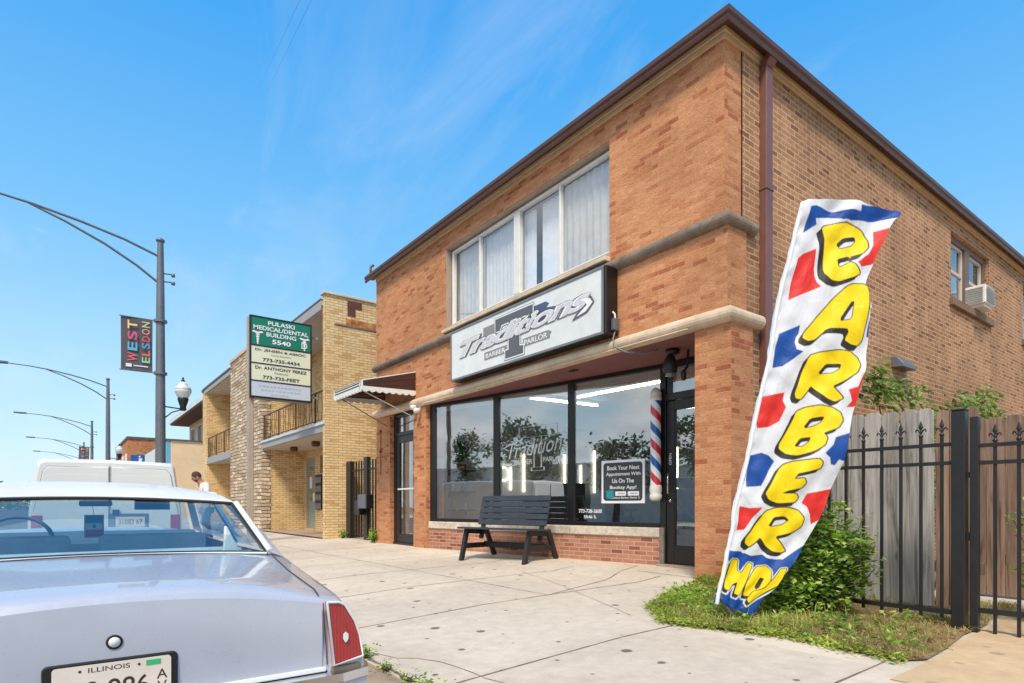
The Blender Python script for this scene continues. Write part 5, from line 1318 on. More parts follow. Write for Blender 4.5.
rg = lambda u_, v_: cw(1.12 + .05 * (1 - (2 * u_ - 1) ** 2) + (.50 + .05 * (1 - (2 * u_ - 1) ** 2)) * v_ - .0, (2 * u_ - 1) * (.735 + (.675 - .735) * v_), (.932 - .018 * (2 * u_ - 1) ** 2) + v_ * (1.196 - .026 * (2 * u_ - 1) ** 2 - .932 + .018 * (2 * u_ - 1) ** 2))
b.grid(rg, 24, 8); b.build('rear_window', M['glass_car'], car, uv=False)
b = MB(); nb = 24
b.tube([rg(i / nb, 0) + Vector((.004, 0, .003)) for i in range(nb + 1)], .006, 6); b.tube([rg(i / nb, 1) + Vector((.004, 0, .003)) for i in range(nb + 1)], .009, 6)
for e in (0, 1): b.tube([rg(e, i / 8) + Vector((.006, 0, .004)) for i in range(9)], .006, 6)
b.build('rear_window_seal', M['rubber'], car)
b = MB(); b.tube([rg(i / nb, 0) + Vector((.02, 0, -.004)) for i in range(nb + 1)], .007, 6); 
for e, s in ((0, -1), (1, 1)): b.tube([rg(e, i / 8) + Vector((.008, s * .022, .004)) for i in range(9)], .017, 8)
b.tube([rg(i / nb, 1) + Vector((.0, 0, .014)) for i in range(nb + 1)], .007, 6)
b.build('window_trim', M['white_alu'], car)
b = MB(); b.grid(lambda u_, v_: cw(3.62 - .08 * (2 * u_ - 1) ** 2 + (2.88 - 3.62 + .04 * (2 * u_ - 1) ** 2) * v_, (2 * u_ - 1) * (.76 + (.60 - .76) * v_), .975 - .03 * (2 * u_ - 1) ** 2 + v_ * (.262)), 16, 8); b.build('windscreen', M['glass_car'], car, uv=False)
for s in (-1, 1):
    b = MB(); b.quad(cw(1.72, s * .825, .91), cw(3.40, s * .82, .935), cw(2.80, s * .648, 1.20), cw(2.05, s * .662, 1.225)); b.build('side_window', M['glass_car'], car, uv=False)
    b = MB(); b.beam(cw(2.12, s * .825, .915), cw(2.2, s * .66, 1.235), .05, .02, up=(0, 1, 0)); b.build('door_pillar', M['chrome'], car)
    # lamp cluster
    b = MB(); tl = [(.655, .803), (.70, .80), (.722, .788), (.762, .725), (.782, .67), (.797, .585), (.68, .567)]
    pts = [cw(-.016 + .006 * max(0, (abs(y) - .70)) / .1, s * y, z) for y, z in tl]; pts = pts if s > 0 else pts[::-1]
    b.prism(pts, (-.03, 0, 0)); tlo = b.build('tail_light', M['red_lens'], car, bevel=.004)
    b = MB(); b.tube([p + Vector((.003, 0, 0)) for p in pts + [pts[0]]], .005, 6); b.build('lamp_trim', M['white_alu'], tlo)
    b = MB(); em = [(-.022, .02), (-.01, .026), (0, .034), (.01, .026), (.022, .02), (.024, -.012), (.012, -.03), (0, -.038), (-.012, -.03), (-.024, -.012)]
    q = [cw(-.022, s * .725 + y * .42, .668 + z * .55) for y, z in em]; b.prism(q, (-.004, 0, 0)); b.build('crest', M['white_alu'], tlo)
    b = MB(); b.box(*sorted((XR - .02, XR + .012)), *sorted((YC + s * .675, YC + s * .79)), ROAD + .525, ROAD + .562); b.build('reversing_light', simple('smoky_lens', (112, 96, 76), .2, coat=.6), car, bevel=.004)
    b = MB(); b.tube([cw(2.0, s * .915, .62), cw(3.3, s * .918, .62)], .008, 6); b.build('side_moulding', M['chrome'], car)
    b = MB(); b.box(*sorted((XR - 3.05, XR - 3.25)), *sorted((YC + s * .86, YC + s * 1.0)), ROAD + .93, ROAD + 1.03); b.build('door_mirror', M['car_paint'], car, bevel=.02, seg=2)
    for x in (1.15, 3.95):
        b = MB(); b.lathe(cw(x, s * .80, .33), [(.19, -.09), (.31, -.10), (.33, -.07), (.33, .07), (.31, .10), (.19, .09)], 32, axis='y'); w_ = b.build('wheel', M['rubber'], car)
        b = MB(); b.lathe(cw(x, s * .80 + s * .075, .33), [(.19, -.01), (.19, .01), (.16, .012), (.05, .03), (0, .03)] if s > 0 else [(.19, .01), (.19, -.01), (.16, -.012), (.05, -.03), (0, -.03)], 24, axis='y'); b.build('rim', M['chrome'], w_)
        b = MB(); b.lathe(cw(x, s * .902, .36), [(.0, -.004), (.37, -.004), (.37, .004), (.0, .004)], 32, axis='y'); b.build('wheel_arch', M['rubber'], car)
# boot lock, plate, trim, bumper
b = MB(); b.lathe(cw(-.010, 0, .745), [(0, -.004), (.022, -.004), (.022, .003), (.019, .004), (0, .004)], 24, axis='x'); b.build('boot_lock', M['rubber'], car)
b = MB(); b.lathe(cw(-.0145, 0, .745), [(0, -.001), (.0155, -.001), (.0155, .001), (0, .0015)], 20, axis='x'); b.build('lock_cap', M['white_alu'], car)
b = MB(); hole = rrect(-.003, .617, .345, .158, .016); ou = [cw(-.006, y, z) for y, z in hole]; b.prism(ou, (.012, 0, 0)); b.build('plate_recess', M['rubber'], car, bevel=.004)
pl = MB(); pl.prism([cw(-.019, y, z) for y, z in rrect(-.001, .612, .302, .150, .01)], (.003, 0, 0)); plo = pl.build('licence_plate', M['plate'], car)
b = MB(); PU = Vector((0, 1, 0)); PV = Vector((0, 0, 1)); po = cw(-.0225, -.001, 0)
put_text(b, 'ILLINOIS', po + Vector((0, -.012, .664)), PU, PV, height=.0145, width=.105, offset=.004)
put_text(b, '08 986', po + Vector((0, -.010, .580)), PU, PV, height=.058, width=.20, offset=.008); put_text(b, 'A', po + Vector((0, .126, .617)), PU, PV, height=.030, offset=.004); put_text(b, 'V', po + Vector((0, .126, .580)), PU, PV, height=.030, offset=.004)
for y in (-.085, .064): b.lathe(po + Vector((.0, y, .671)), [(.0, -.0005), (.004, -.0005), (.004, .0008), (0, .0008)], 8, axis='x')
b.build('plate_lettering', M['plate_ink'], plo)
b = MB(); b.prism([po + Vector((.0, y, z)) for y, z in ((.083, .664), (.122, .664), (.122, .680), (.083, .680))], (.001, 0, 0)); b.build('plate_sticker', simple('green_sticker', (62, 190, 120), .5), plo)
b = MB(); b.box(XR + .002, XR + .014, YC - .655, YC + .655, ROAD + .548, ROAD + .566); b.build('boot_trim', M['white_alu'], car, bevel=.004)
b = MB()
bp_ = [(-.84, .06), (-.81, -.02), (-.70, -.055), (0, -.075), (.70, -.055), (.81, -.02), (.84, .06)]
for (z0, z1, mi, o_) in ((.34, .508, 0, 0), (.512, .545, 1, .008)):
    for (ya, xa_), (yb, xb_) in zip(bp_, bp_[1:]):
        pa, pb = cw(xa_ - o_, ya, z0), cw(xb_ - o_, yb, z0); h_ = Vector((0, 0, z1 - z0)); bk = Vector((-.16, 0, 0))
        b.add([pa, pb, pb + h_, pa + h_, pa + bk, pb + bk, pb + bk + h_, pa + bk + h_], [(0, 1, 2, 3), (3, 2, 6, 7), (4, 5, 1, 0)], mi, False)
b.build('bumper', [M['car_paint'], M['chrome']], car)
b = MB(); b.box(XR - .1, XR + .005, YC - .66, YC + .66, ROAD + .50, ROAD + .548); b.build('bumper_gap', M['rubber'], car)
# cabin
b = MB(); b.box(XR - 3.4, XR - 1.2, YC - .78, YC + .78, ROAD + .3, ROAD + .34); b.build('floor', M['interior_dark'], car)
b = MB(); b.grid(lambda u_, v_: cw(1.10 + .35 * v_, -.76 + 1.52 * u_, .905 - .02 * v_), 6, 2); b.build('parcel_shelf', M['interior'], car)
b = MB(); b.prism([cw(1.45, -.7, .45), cw(1.62, -.7, .45), cw(1.52, -.7, .93), cw(1.42, -.7, .93)], (0, 1.4, 0)); b.build('rear_seat', M['interior'], car, bevel=.03, seg=2)
for y in (-.68, .06):
    b = MB(); b.prism([cw(2.35, y, .4), cw(2.5, y, .4), cw(2.38, y, .98), cw(2.28, y, .98)], (0, .6, 0)); b.build('front_seat', M['interior'], car, bevel=.03, seg=2)
b = MB(); b.prism([cw(3.2, -.76, .7), cw(3.6, -.76, .7), cw(3.6, -.76, .96), cw(3.3, -.76, .965), cw(3.2, -.76, .9)], (0, 1.52, 0)); b.build('dashboard', M['interior_dark'], car, bevel=.02)
b = MB()
rc = cw(2.95, -.36, .92); ax_ = Vector((.35, 0, .94)).normalized()
b.tube([rc + Vector((0, .19 * math.cos(a), 0)) + Vector((.94 * .19, 0, -.35 * .19)) * 0 + Vector((-.5, 0, .86)) * (.19 * math.sin(a)) for a in [2 * math.pi * i / 24 for i in range(25)]], .014, 6)
b.beam(rc - Vector((0, .18, 0)), rc + Vector((0, .18, 0)), .03, .02); b.tube([rc, cw(3.25, -.36, .85)], .03, 8); b.build('steering_wheel', M['van_white'] if False else M['interior_dark'], car)
b = MB(); b.box(XR - 2.86, XR - 2.83, YC - .06 + .03, YC + .16, ROAD + 1.155, ROAD + 1.195); b.build('rear_view_mirror', M['interior_dark'], car, bevel=.008)
b = MB(); b.box(XR - 2.95, XR - 2.9, YC + .3, YC + .52, ROAD + 1.13, ROAD + 1.20); b.build('sun_visor', M['interior_dark'], car)
t = empty('hanging_pennant', 'small fringed green white and red pennant hanging inside the car', 'pennant', cw(2.55, .045, 1.1))
b = MB(); px0, pzz = cw(2.55, .045, 0).y, ROAD
for k, m_ in enumerate((0, 1, 2)): b.box(XR - 2.553, XR - 2.55, px0 - .045, px0 + .045, pzz + 1.092 - .044 * (k + 1), pzz + 1.092 - .044 * k, k)
b.build('pennant_cloth', [simple('pennant_green', (40, 112, 100), .8), simple('pennant_white', (206, 212, 210), .8), simple('pennant_red', (170, 60, 74), .8)], t)
b = MB(); b.box(XR - 2.5565, XR - 2.5535, px0 - .053, px0 + .053, pzz + .952, pzz + 1.10); b.build('gold_border', simple('gold_fringe', (190, 150, 92), .8), t)
b = MB(); b.lathe((XR - 2.549, px0, pzz + 1.026), [(0, 0), (.011, 0), (.011, .001), (0, .001)], 10, axis='x'); b.build('emblem', M['interior_dark'], t)
b = MB(); b.tube([(XR - 2.555, px0, pzz + 1.10), (XR - 2.84, px0, pzz + 1.16)], .002, 4); b.build('cord', M['interior_dark'], t)
t = empty('cabin_ornament', 'small white stuffed ornament on the parcel shelf at the right of the car', 'ornament', cw(1.3, .62, .9))
b = MB(); b.prism([cw(1.32, .57, .90), cw(1.32, .66, .90), cw(1.30, .585, 1.05), cw(1.30, .575, 1.05)], (-.03, 0, 0)); b.build('sail', M['white_alu'], t, bevel=.005)
b = MB(); b.tube([cw(1.28, .56, .905), cw(1.28, .70, .905)], .014, 8); b.build('base', M['interior'], t)

# ------------------------------------------------------------------ white van ahead
VX, VY = -10.9, .60
van = empty('parked_van', 'plain white windowless van parked ahead of the silver car', 'van', (VX - 2.4, VY, ROAD))
def vw(x, y, z): return Vector((VX - x, VY + y, ROAD + z))
def vprof(w, h, wt, zb):
    return [(0, h), (wt * .55, h - .006), (wt * .93, h - .018), (wt * .985, h - .05), (wt, h - .11), (w * .985, 1.12 if h > 1.2 else h - .18), (w, .92 if h > 1.2 else .7), (w, .6), (w * .97, .4), (w * .94, zb)]
VS = [(0, .94, 1.80, .84, .32), (.05, .965, 1.85, .87, .30), (.4, .98, 1.87, .875, .28), (2.9, .98, 1.87, .875, .28), (3.2, .98, 1.82, .84, .28), (3.75, .98, 1.16, .90, .28), (4.5, .95, .98, .84, .3), (4.75, .9, .86, .8, .34)]
b = MB(); rows = []
for x, w, h, wt, zb in VS:
    f = vprof(w, h, wt, zb); rows.append([vw(x, -p[0], p[1]) for p in f[::-1]] + [vw(x, p[0], p[1]) for p in f[1:]])
nR = len(rows[0]); b.add([p for r_ in rows for p in r_], [(i * nR + j, i * nR + j + 1, (i + 1) * nR + j + 1, (i + 1) * nR + j) for i in range(len(rows) - 1) for j in range(nR - 1)], 0, True)
b.poly(rows[0]); b.poly(rows[-1][::-1]); b.build('body', M['van_white'], van, uv=False)
for s in (-1, 1):
    b = MB(); b.prism([vw(0, s * .015, .62), vw(0, s * .90, .62), vw(0, s * .905, 1.05), vw(0, s * .80, 1.66), vw(0, s * .74, 1.72), vw(0, s * .015, 1.74)], (.018, 0, 0)); d_ = b.build('rear_door', M['van_white'], van, bevel=.012, seg=2)
    b = MB(); b.box(*sorted((VX + .016, VX + .0195)), *sorted((VY + s * .10, VY + s * .70)), ROAD + 1.15, ROAD + 1.62); b.build('blank_panel', M['van_white'], d_, bevel=.02, seg=2)
    b = MB(); b.box(*sorted((VX + .0, VX + .03)), *sorted((VY + s * .80, VY + s * .93)), ROAD + .62, ROAD + 1.02); b.build('tail_light', M['red_lens'], van, bevel=.01)
    b = MB(); b.quad(vw(3.24, s * .905, 1.15), vw(3.72, s * .915, 1.15), vw(3.3, s * .85, 1.62), vw(3.1, s * .852, 1.66)); b.build('side_window', M['glass_car'], van)
    for x in (.95, 3.85):
        b = MB(); b.lathe(vw(x, s * .86, .34), [(.2, -.1), (.32, -.11), (.34, -.08), (.34, .09), (.32, .125), (.2, .11)], 28, axis='y'); w_ = b.build('wheel', M['rubber'], van)
        b = MB(); b.lathe(vw(x, s * .98, .34), [(0, -.01), (.2, -.01), (.2, .005), (0, .012)], 20, axis='y'); b.build('rim', M['galv'], w_)
b = MB(); b.box(VX + .016, VX + .028, VY - .004, VY + .004, ROAD + .62, ROAD + 1.76); b.tube([vw(-.014, .905, 1.05), vw(-.014, .80, 1.66), vw(-.014, .74, 1.73), vw(-.014, -.74, 1.73), vw(-.014, -.80, 1.66), vw(-.014, -.905, 1.05)], .0025, 5); b.build('door_seam', M['seam'], van)
b = MB(); b.box(VX, VX + .09, VY - .96, VY + .96, ROAD + .36, ROAD + .55); b.build('bumper', M['galv'], van, bevel=.02, seg=2)
b = MB(); b.box(VX + .018, VX + .032, VY - .02, VY + .50, ROAD + .79, ROAD + 1.04); b.build('plate_recess', M['interior_dark'], van, bevel=.01)
b = MB(); b.box(VX + .033, VX + .037, VY + .07, VY + .45, ROAD + .835, ROAD + .99); vp = b.build('licence_plate', M['plate'], van)
b = MB(); put_text(b, '31083 67', (VX + .039, VY + .26, ROAD + .875), (0, 1, 0), (0, 0, 1), height=.075, width=.31, offset=.006); b.build('plate_lettering', M['seam'], vp)
b = MB(); b.quad(vw(3.26, -.80, 1.78), vw(3.72, -.86, 1.18), vw(3.72, .86, 1.18), vw(3.26, .80, 1.78)); b.build('windscreen', M['glass_car'], van)
b = MB(); b.box(VX + .02, VX + .05, VY + .03, VY + .12, ROAD + 1.02, ROAD + 1.10); b.build('door_handle', M['rubber'], van, bevel=.008)

# ------------------------------------------------------------------ street lamps
def lamp(x, label, globe=True, banner=True, y=2.0):
    t = empty('street_lamp', label, 'street lamp', (x, y, gz(y)), 'street lamps along the kerb')
    zt = 7.42
    b = MB(); b.tube([(x, y, gz(y)), (x, y, 3.0), (x, y, 6.0), (x, y, zt)], [.125, .115, .095, .07], 14); b.lathe((x, y, zt), [(.085, 0), (.10, .01), (.10, .05), (.05, .09), (0, .10)], 12); b.build('pole', M['galv'], t)
    b = MB(); b.lathe((x, y, gz(y)), [(.26, 0), (.26, .05), (.2, .1), (.18, .5), (.155, .6)], 14); b.build('pole_base', M['galv'], t)
    b = MB(); b.tube([(x, y - .05, 7.06), (x, y - .75, 7.29), (x, y - 1.6, 7.48), (x, y - 2.5, 7.63), (x, y - 3.2, 7.70), (x, y - 4.0, 7.73)], [.03, .03, .03, .028, .025, .022], 8); b.build('upper_arm', M['galv'], t)
    b = MB(); b.tube([(x, y - .05, 6.40), (x, y - .5, 6.72), (x, y - 1.15, 7.08), (x, y - 1.9, 7.40), (x, y - 2.55, 7.62)], [.03, .03, .03, .027, .022], 8); b.build('lower_arm', M['galv'], t)
    b = MB(); b.prism([(x - .12, y - 4.0, 7.70), (x - .16, y - 4.35, 7.68), (x - .10, y - 4.75, 7.70), (x + .10, y - 4.75, 7.70), (x + .16, y - 4.35, 7.68), (x + .12, y - 4.0, 7.70)], (0, 0, .1)); b.build('lamp_head', M['galv'], t, bevel=.02)
    b = MB()
    for z in (6.45, 6.65): b.tube([(x, y + .08, z), (x, y + .28, z + .02)], .018, 6); b.lathe((x, y + .28, z - .05), [(0, 0), (.045, .01), (.045, .08), (0, .1)], 8)
    b.build('insulator', M['galv'], t)
    if globe:
        gy = y + .5
        b = MB(); b.tube([(x, y + .1, 3.33), (x, gy, 3.30)], .018, 6); b.tube([(x, y + .1, 3.05), (x, y + .25, 3.2), (x, gy - .05, 3.28)], .016, 6); b.build('globe_bracket', M['black_metal'], t)
        b = MB(); b.lathe((x, gy, 3.26), [(.05, 0), (.08, .03), (.07, .1), (.11, .22), (.13, .30), (.115, .33)], 18); b.build('globe_base', M['black_metal'], t)
        b = MB(); b.lathe((x, gy, 3.58), [(.11, 0), (.14, .05), (.19, .15), (.20, .18), (.18, .205), (.195, .22), (.17, .28), (.12, .31), (.115, .34), (.08, .39), (.03, .42)], 20); b.build('globe', M['globe'], t)
        b = MB(); b.lathe((x, gy, 4.0), [(.04, 0), (.05, .03), (.02, .05), (.03, .08), (.0, .13)], 10); b.build('globe_finial', M['black_metal'], t)
    return t
def banner(x, label, y=2.0):
    t = empty('street_banner', label, 'banner', (x, y - .5, 4.15), 'banners on the street lamps')
    y0, y1, z0, z1 = y - .83, y - .17, 4.15, 5.43
    b = MB(); b.grid(lambda u_, v_: (x + .02 * math.sin(u_ * 3 + v_ * 5), y0 + (y1 - y0) * u_, z0 + (z1 - z0) * v_), 8, 16); b.build('banner_cloth', simple('dark_grey_banner', (92, 88, 92), .8, var=.06), t)
    for z in (z0 - .01, z1 + .01):
        b = MB(); b.tube([(x, y - .02, z), (x, y0 - .03, z)], .014, 6); b.lathe((x, y, z - .03), [(.15, 0), (.15, .06)], 14); b.build('banner_arm', M['galv'], t)
    cols = [(232, 110, 122), (104, 178, 214), (214, 96, 132), (240, 206, 150), (150, 206, 160), (222, 116, 96), (96, 158, 204), (210, 90, 110), (222, 150, 130), (190, 198, 150)]
    mats = [simple('banner_ink', c, .8, var=.03) for c in cols]
    b = MB()
    for wi, (wd, yb, hh) in enumerate((('WEST', y0 + .335, .20), ('ELSDON', y0 + .60, .17))):
        adv = (z1 - z0 - .24) / len(wd)
        for i, ch in enumerate(wd):
            put_text(b, ch, (x + .032, yb, z0 + .19 + adv * (i + .5)), (0, 0, 1), (0, -1, 0), height=hh, width=adv * .8, offset=.02, mi=(i + wi * 4) % len(mats))
    b.build('banner_lettering', mats, t)
    b = MB(); b.box(x + .028, x + .032, y0 + .10, y0 + .22, z0 + .07, z0 + .15); b.box(x + .028, x + .032, y0 + .26, y0 + .56, z0 + .10, z0 + .125); b.build('banner_emblem', M['white_ink'], t)
lamp(-17.26, 'nearest tall grey street lamp with a hanging globe and a banner'); banner(-17.26, 'dark banner reading WEST ELSDON in coloured letters on the nearest lamp')
lamp(-37.8, 'second street lamp along the kerb, seen above the white van', globe=True)
lamp(-57.6, 'third street lamp along the kerb, with a colourful banner'); banner(-57.6, 'small distant banner on the third street lamp')
lamp(-77.6, 'fourth street lamp far along the kerb', globe=False); lamp(-97, 'farthest street lamp near the horizon', globe=False)

# ------------------------------------------------------------------ overhead wires, parking sign
def wire(y, label, z=9.0):
    b = MB(); b.tube([(30, y - .6, z + .5), (12, y - .3, z + .15), (0, y - .1, z), (-9.8, y, z - .0), (-11.2, y + .01, z), (-12.4, y + .02, z + .01)], [.003, .003, .0024, .0018, .0012, .0004], 5)
    tag(top(b.build('overhead_wire', M['cable']), (-9.8, y, z)), label, 'wire', 'overhead wires')
wire(3.09, 'thin overhead wire crossing the sky, the left of the pair'); wire(3.24, 'thin overhead wire crossing the sky, the right of the pair')
t = empty('parking_sign', 'blue square road sign with a white symbol on a thin post down the street', 'road sign', (-35.0, 3.0, 0))
b = MB(); b.tube([(-35, 3.06, gz(3)), (-35, 3.06, 3.4)], .035, 8); b.build('post', M['galv'], t)
b = MB(); b.box(-34.99, -34.97, 2.78, 3.38, 2.86, 3.36); b.build('sign_panel', M['blue_sign'], t, bevel=.01)
b = MB(); b.lathe((-34.966, 3.17, 2.99), [(.0, 0), (.09, 0), (.09, .004), (0, .004)], 14, axis='x'); b.box(-34.968, -34.963, 3.12, 3.26, 3.08, 3.2); b.lathe((-34.966, 3.16, 3.27), [(.0, 0), (.045, 0), (.045, .004), (0, .004)], 10, axis='x'); b.build('sign_symbol', M['white_ink'], t)

# ------------------------------------------------------------------ person on the pavement
def skin_obj(name, joints, edges, m_, parent, sub=2, root=0):
    off = LOC[parent.name] if parent else Vector((0, 0, 0))
    bm = bmesh.new(); lay = bm.verts.layers.skin.verify(); vsn = [bm.verts.new(Vector(j[0]) - off) for j in joints]
    for a, c in edges: bm.edges.new((vsn[a], vsn[c]))
    for v_, j in zip(vsn, joints):
        r_ = j[1]; v_[lay].radius = r_ if isinstance(r_, tuple) else (r_, r_)
    vsn[root][lay].use_root = True
    me_ = bpy.data.meshes.new(name); bm.to_mesh(me_); bm.free(); me_.materials.append(m_)
    o = bpy.data.objects.new(name, me_); C.objects.link(o); o.parent = parent
    s_ = o.modifiers.new('skin', 'SKIN'); s_.use_smooth_shade = True
    o.modifiers.new('sub', 'SUBSURF').levels = sub; o.modifiers['sub'].render_levels = sub
    if parent: LOC[o.name] = off.copy()
    return o
PX, PY = -15.75, 2.76; pz = gz(PY)
per = empty('person', 'man with short dark hair and white t-shirt looking down beyond the cars', 'person', (PX, PY, pz))
def pw_(f_, s_, z): # f_: forward (towards the street, -y), s_: his left/right along x
    return (PX + s_, PY - f_, pz + z)
J = [(pw_(0, 0, .96), (.15, .11)), (pw_(.0, 0, 1.15), (.14, .10)), (pw_(.05, 0, 1.38), (.18, .11)), (pw_(.09, 0, 1.49), (.085, .08)), (pw_(.14, 0, 1.55), (.072, .072)),
     (pw_(.03, .19, 1.43), .062), (pw_(.0, .25, 1.16), .045), (pw_(.2, .22, 1.05), .034), (pw_(.28, .2, 1.06), .03),
     (pw_(.03, -.19, 1.43), .062), (pw_(.0, -.25, 1.16), .045), (pw_(.2, -.22, 1.05), .034), (pw_(.28, -.2, 1.06), .03),
     (pw_(.0, .10, .86), .10), (pw_(.03, .11, .48), .065), (pw_(-.02, .11, .09), .042), (pw_(.16, .12, .04), .04),
     (pw_(.0, -.10, .86), .10), (pw_(-.05, -.11, .48), .065), (pw_(-.14, -.11, .09), .042), (pw_(.04, -.12, .04), .04)]
E_ = [(0, 1), (1, 2), (2, 3), (3, 4), (2, 5), (5, 6), (6, 7), (7, 8), (2, 9), (9, 10), (10, 11), (11, 12), (0, 13), (13, 14), (14, 15), (15, 16), (0, 17), (17, 18), (18, 19), (19, 20)]
# head grows out of the neck as part of the same skin
J += [(pw_(.18, 0, 1.60), (.082, .095)), (pw_(.19, 0, 1.66), (.085, .10))]; E_ += [(4, 21), (21, 22)]
for s in (-1, 1):
    k0 = len(J)
    for fi, (dx, L_) in enumerate(((-.03, .07), (-.01, .085), (.01, .08), (.03, .065))):
        J += [(pw_(.33, s * .2 + dx, 1.06), .009), (pw_(.33 + L_, s * .2 + dx * 1.2, 1.035), .007)]
        E_ += [(8 if s > 0 else 12, len(J) - 2), (len(J) - 2, len(J) - 1)]
    J += [(pw_(.31, s * .15, 1.065), .010), (pw_(.35, s * .135, 1.05), .008)]; E_ += [(8 if s > 0 else 12, len(J) - 2), (len(J) - 2, len(J) - 1)]
body_o = skin_obj('body', J, E_, M['skin'], per)
hd = Vector(pw_(.20, 0, 1.635))
def head_part(name, fn, m_, nu=20, nv=14):
    b = MB(); b.grid(fn, nu, nv); b.build(name, m_, per, uv=False)
# hair cap, beard, ears, nose, eyes placed on the lowered head (facing -y and down)
fwd = Vector((0, -.86, -.5)); upv = Vector((0, -.5, .86)); sd = Vector((1, 0, 0))
def sph(c_, a, e, rx, ry, rz): return c_ + sd * (rx * math.cos(e) * math.sin(a)) + fwd * (ry * math.cos(e) * math.cos(a)) + upv * (rz * math.sin(e))
fb = MB(); fb.grid(lambda u_, v_: sph(hd, (u_ - .5) * 6.283, (v_ - .5) * 3.14, .086, .104, .122), 20, 14)
head_part('hair', lambda u_, v_: sph(hd + upv * .012 - fwd * .012, (u_ - .5) * 6.283, (.10 + .9 * v_ - .0) * 1.57 - .25 * abs(u_ - .5) * -2 * .0 - (.55 * min(1, abs(u_ - .5) * 3) if v_ < .5 else 0) * (1 - 2 * v_ if v_ < .5 else 0), .092, .108, .125), M['hair'])
head_part('beard', lambda u_, v_: sph(hd, (u_ - .5) * 2.6, -1.35 + v_ * .9, .089, .108, .125), M['hair'], 12, 6)
b = fb
for s in (-1, 1): b.lathe(hd + sd * (s * .088) - fwd * .005 - upv * .01, [(0, -.006), (.02, -.006), (.026, 0), (.02, .006), (0, .006)], 10, axis='x')
b.prism([hd + fwd * .100 + upv * .02, hd + fwd * .126 - upv * .022, hd + fwd * .098 - upv * .025 - sd * .016], sd * .016)
for s in (-1, 1): b.lathe(hd + sd * (s * .032) + fwd * .097 + upv * .012, [(0, -.008), (.01, 0), (0, .008)], 8, mi=1)
b.tube([hd + fwd * .101 - upv * .05 - sd * .024, hd + fwd * .107 - upv * .05, hd + fwd * .101 - upv * .05 + sd * .024], .005, 5, mi=1)
bpy.context.view_layer.update()
ev = bpy.data.meshes.new_from_object(body_o.evaluated_get(bpy.context.evaluated_depsgraph_get()))
fb.add([Vector(q.co) + LOC[per.name] for q in ev.vertices], [tuple(q.vertices) for q in ev.polygons], 0, True)
bpy.data.objects.remove(body_o); fb.build('body', [M['skin'], M['jeans']], per, uv=False)
TJ = [(pw_(0, 0, .92), (.175, .13)), (pw_(.0, 0, 1.15), (.165, .12)), (pw_(.05, 0, 1.39), (.20, .125)), (pw_(.09, 0, 1.50), (.085, .08)), (pw_(.03, .20, 1.43), .085), (pw_(.01, .25, 1.24), .072), (pw_(.03, -.20, 1.43), .085), (pw_(.01, -.25, 1.24), .072)]
skin_obj('t_shirt', TJ, [(0, 1), (1, 2), (2, 3), (2, 4), (4, 5), (2, 6), (6, 7)], M['tshirt'], per)
QJ = [(pw_(0, 0, .96), (.165, .12)), (pw_(.0, .10, .84), .115), (pw_(.03, .11, .48), .08), (pw_(-.02, .11, .12), .062), (pw_(.0, -.10, .84), .115), (pw_(-.05, -.11, .48), .08), (pw_(-.14, -.11, .12), .062)]
skin_obj('jeans', QJ, [(0, 1), (1, 2), (2, 3), (0, 4), (4, 5), (5, 6)], M['jeans'], per)
b = MB()
for s, f_ in ((1, 0), (-1, -.12)): b.prism([pw_(f_ - .10, s * .115 - .045, 0), pw_(f_ + .2, s * .115 - .045, 0), pw_(f_ + .2, s * .115 - .045, .05), pw_(f_ + .02, s * .115 - .045, .11), pw_(f_ - .10, s * .115 - .045, .10)], (.09, 0, 0))
b.build('shoes', M['rubber'], per, bevel=.015, seg=2)
# ------------------------------------------------------------------ yellow brick medical building
MF = 5.51; XS = -15.42; XB = -21.55; XP = -26.2; XE = -32.2; MB_Y = 6.95
md = empty('medical_building', 'two storey yellow brick building with a stone pier and balconies left of the barber shop', 'building', (-23.8, MF, 0))
b = MB(); b.box(-15.60, XS, MF, 16, -.1, 6.36); b.build('pier', M['yellow_brick'], md); b = MB(); b.box(XE, XE + 1.0, MF, MF + 1.6, -.1, 6.30); b.build('pier', M['yellow_brick'], md)
b = MB(); b.box(-15.66, XS + .05, MF - .05, 16.1, 6.36, 6.42); b.build('coping', M['stone_band'], md, bevel=.01)
b = MB(); b.box(XE - .05, XE + 1.05, MF - .05, MF + 1.7, 6.30, 6.42); b.build('coping', M['dark_roof'], md)
b = MB(); b.box(XS - .1, XS + .022, MF + .25, 9.0, 5.60, 5.64); b.box(XS - .1, XS + .012, MF + .55, 9, 5.64, 5.82, 1); b.box(XS - .1, XS + .012, MF + .60, MF + .82, 5.9, 6.3, 2); b.box(XS - .1, XS + .013, MF + .60, MF + 1.0, 6.12, 6.3, 2)
m_, nt_ = new_mat('rust_stained_yellow_brick'); P_ = pos(nt_)
n_ = ramp(nt_, noise(nt_, P_, 5, 6, .7), [(.35, lin((214, 170, 108))), (.55, lin((172, 108, 60))), (.7, lin((120, 70, 42)))])
finish(nt_, n_, .9, 0, noise(nt_, P_, 20, 4), .5, .02)
b.build('rusty_ledge', [M['stone_band_dark'], m_, simple('dark_red_patch', (100, 58, 52), .8, var=.2, vscale=6)], md)
b = MB(); b.box(XP, XB, MF - .02, MF + .30, -.1, 6.55); b.build('stone_pier', M['ledgestone'], md)
b = MB(); b.box(XP - .05, XB + .05, MF - .06, MF + .4, 6.55, 6.66); b.build('coping', M['stone_band'], md)
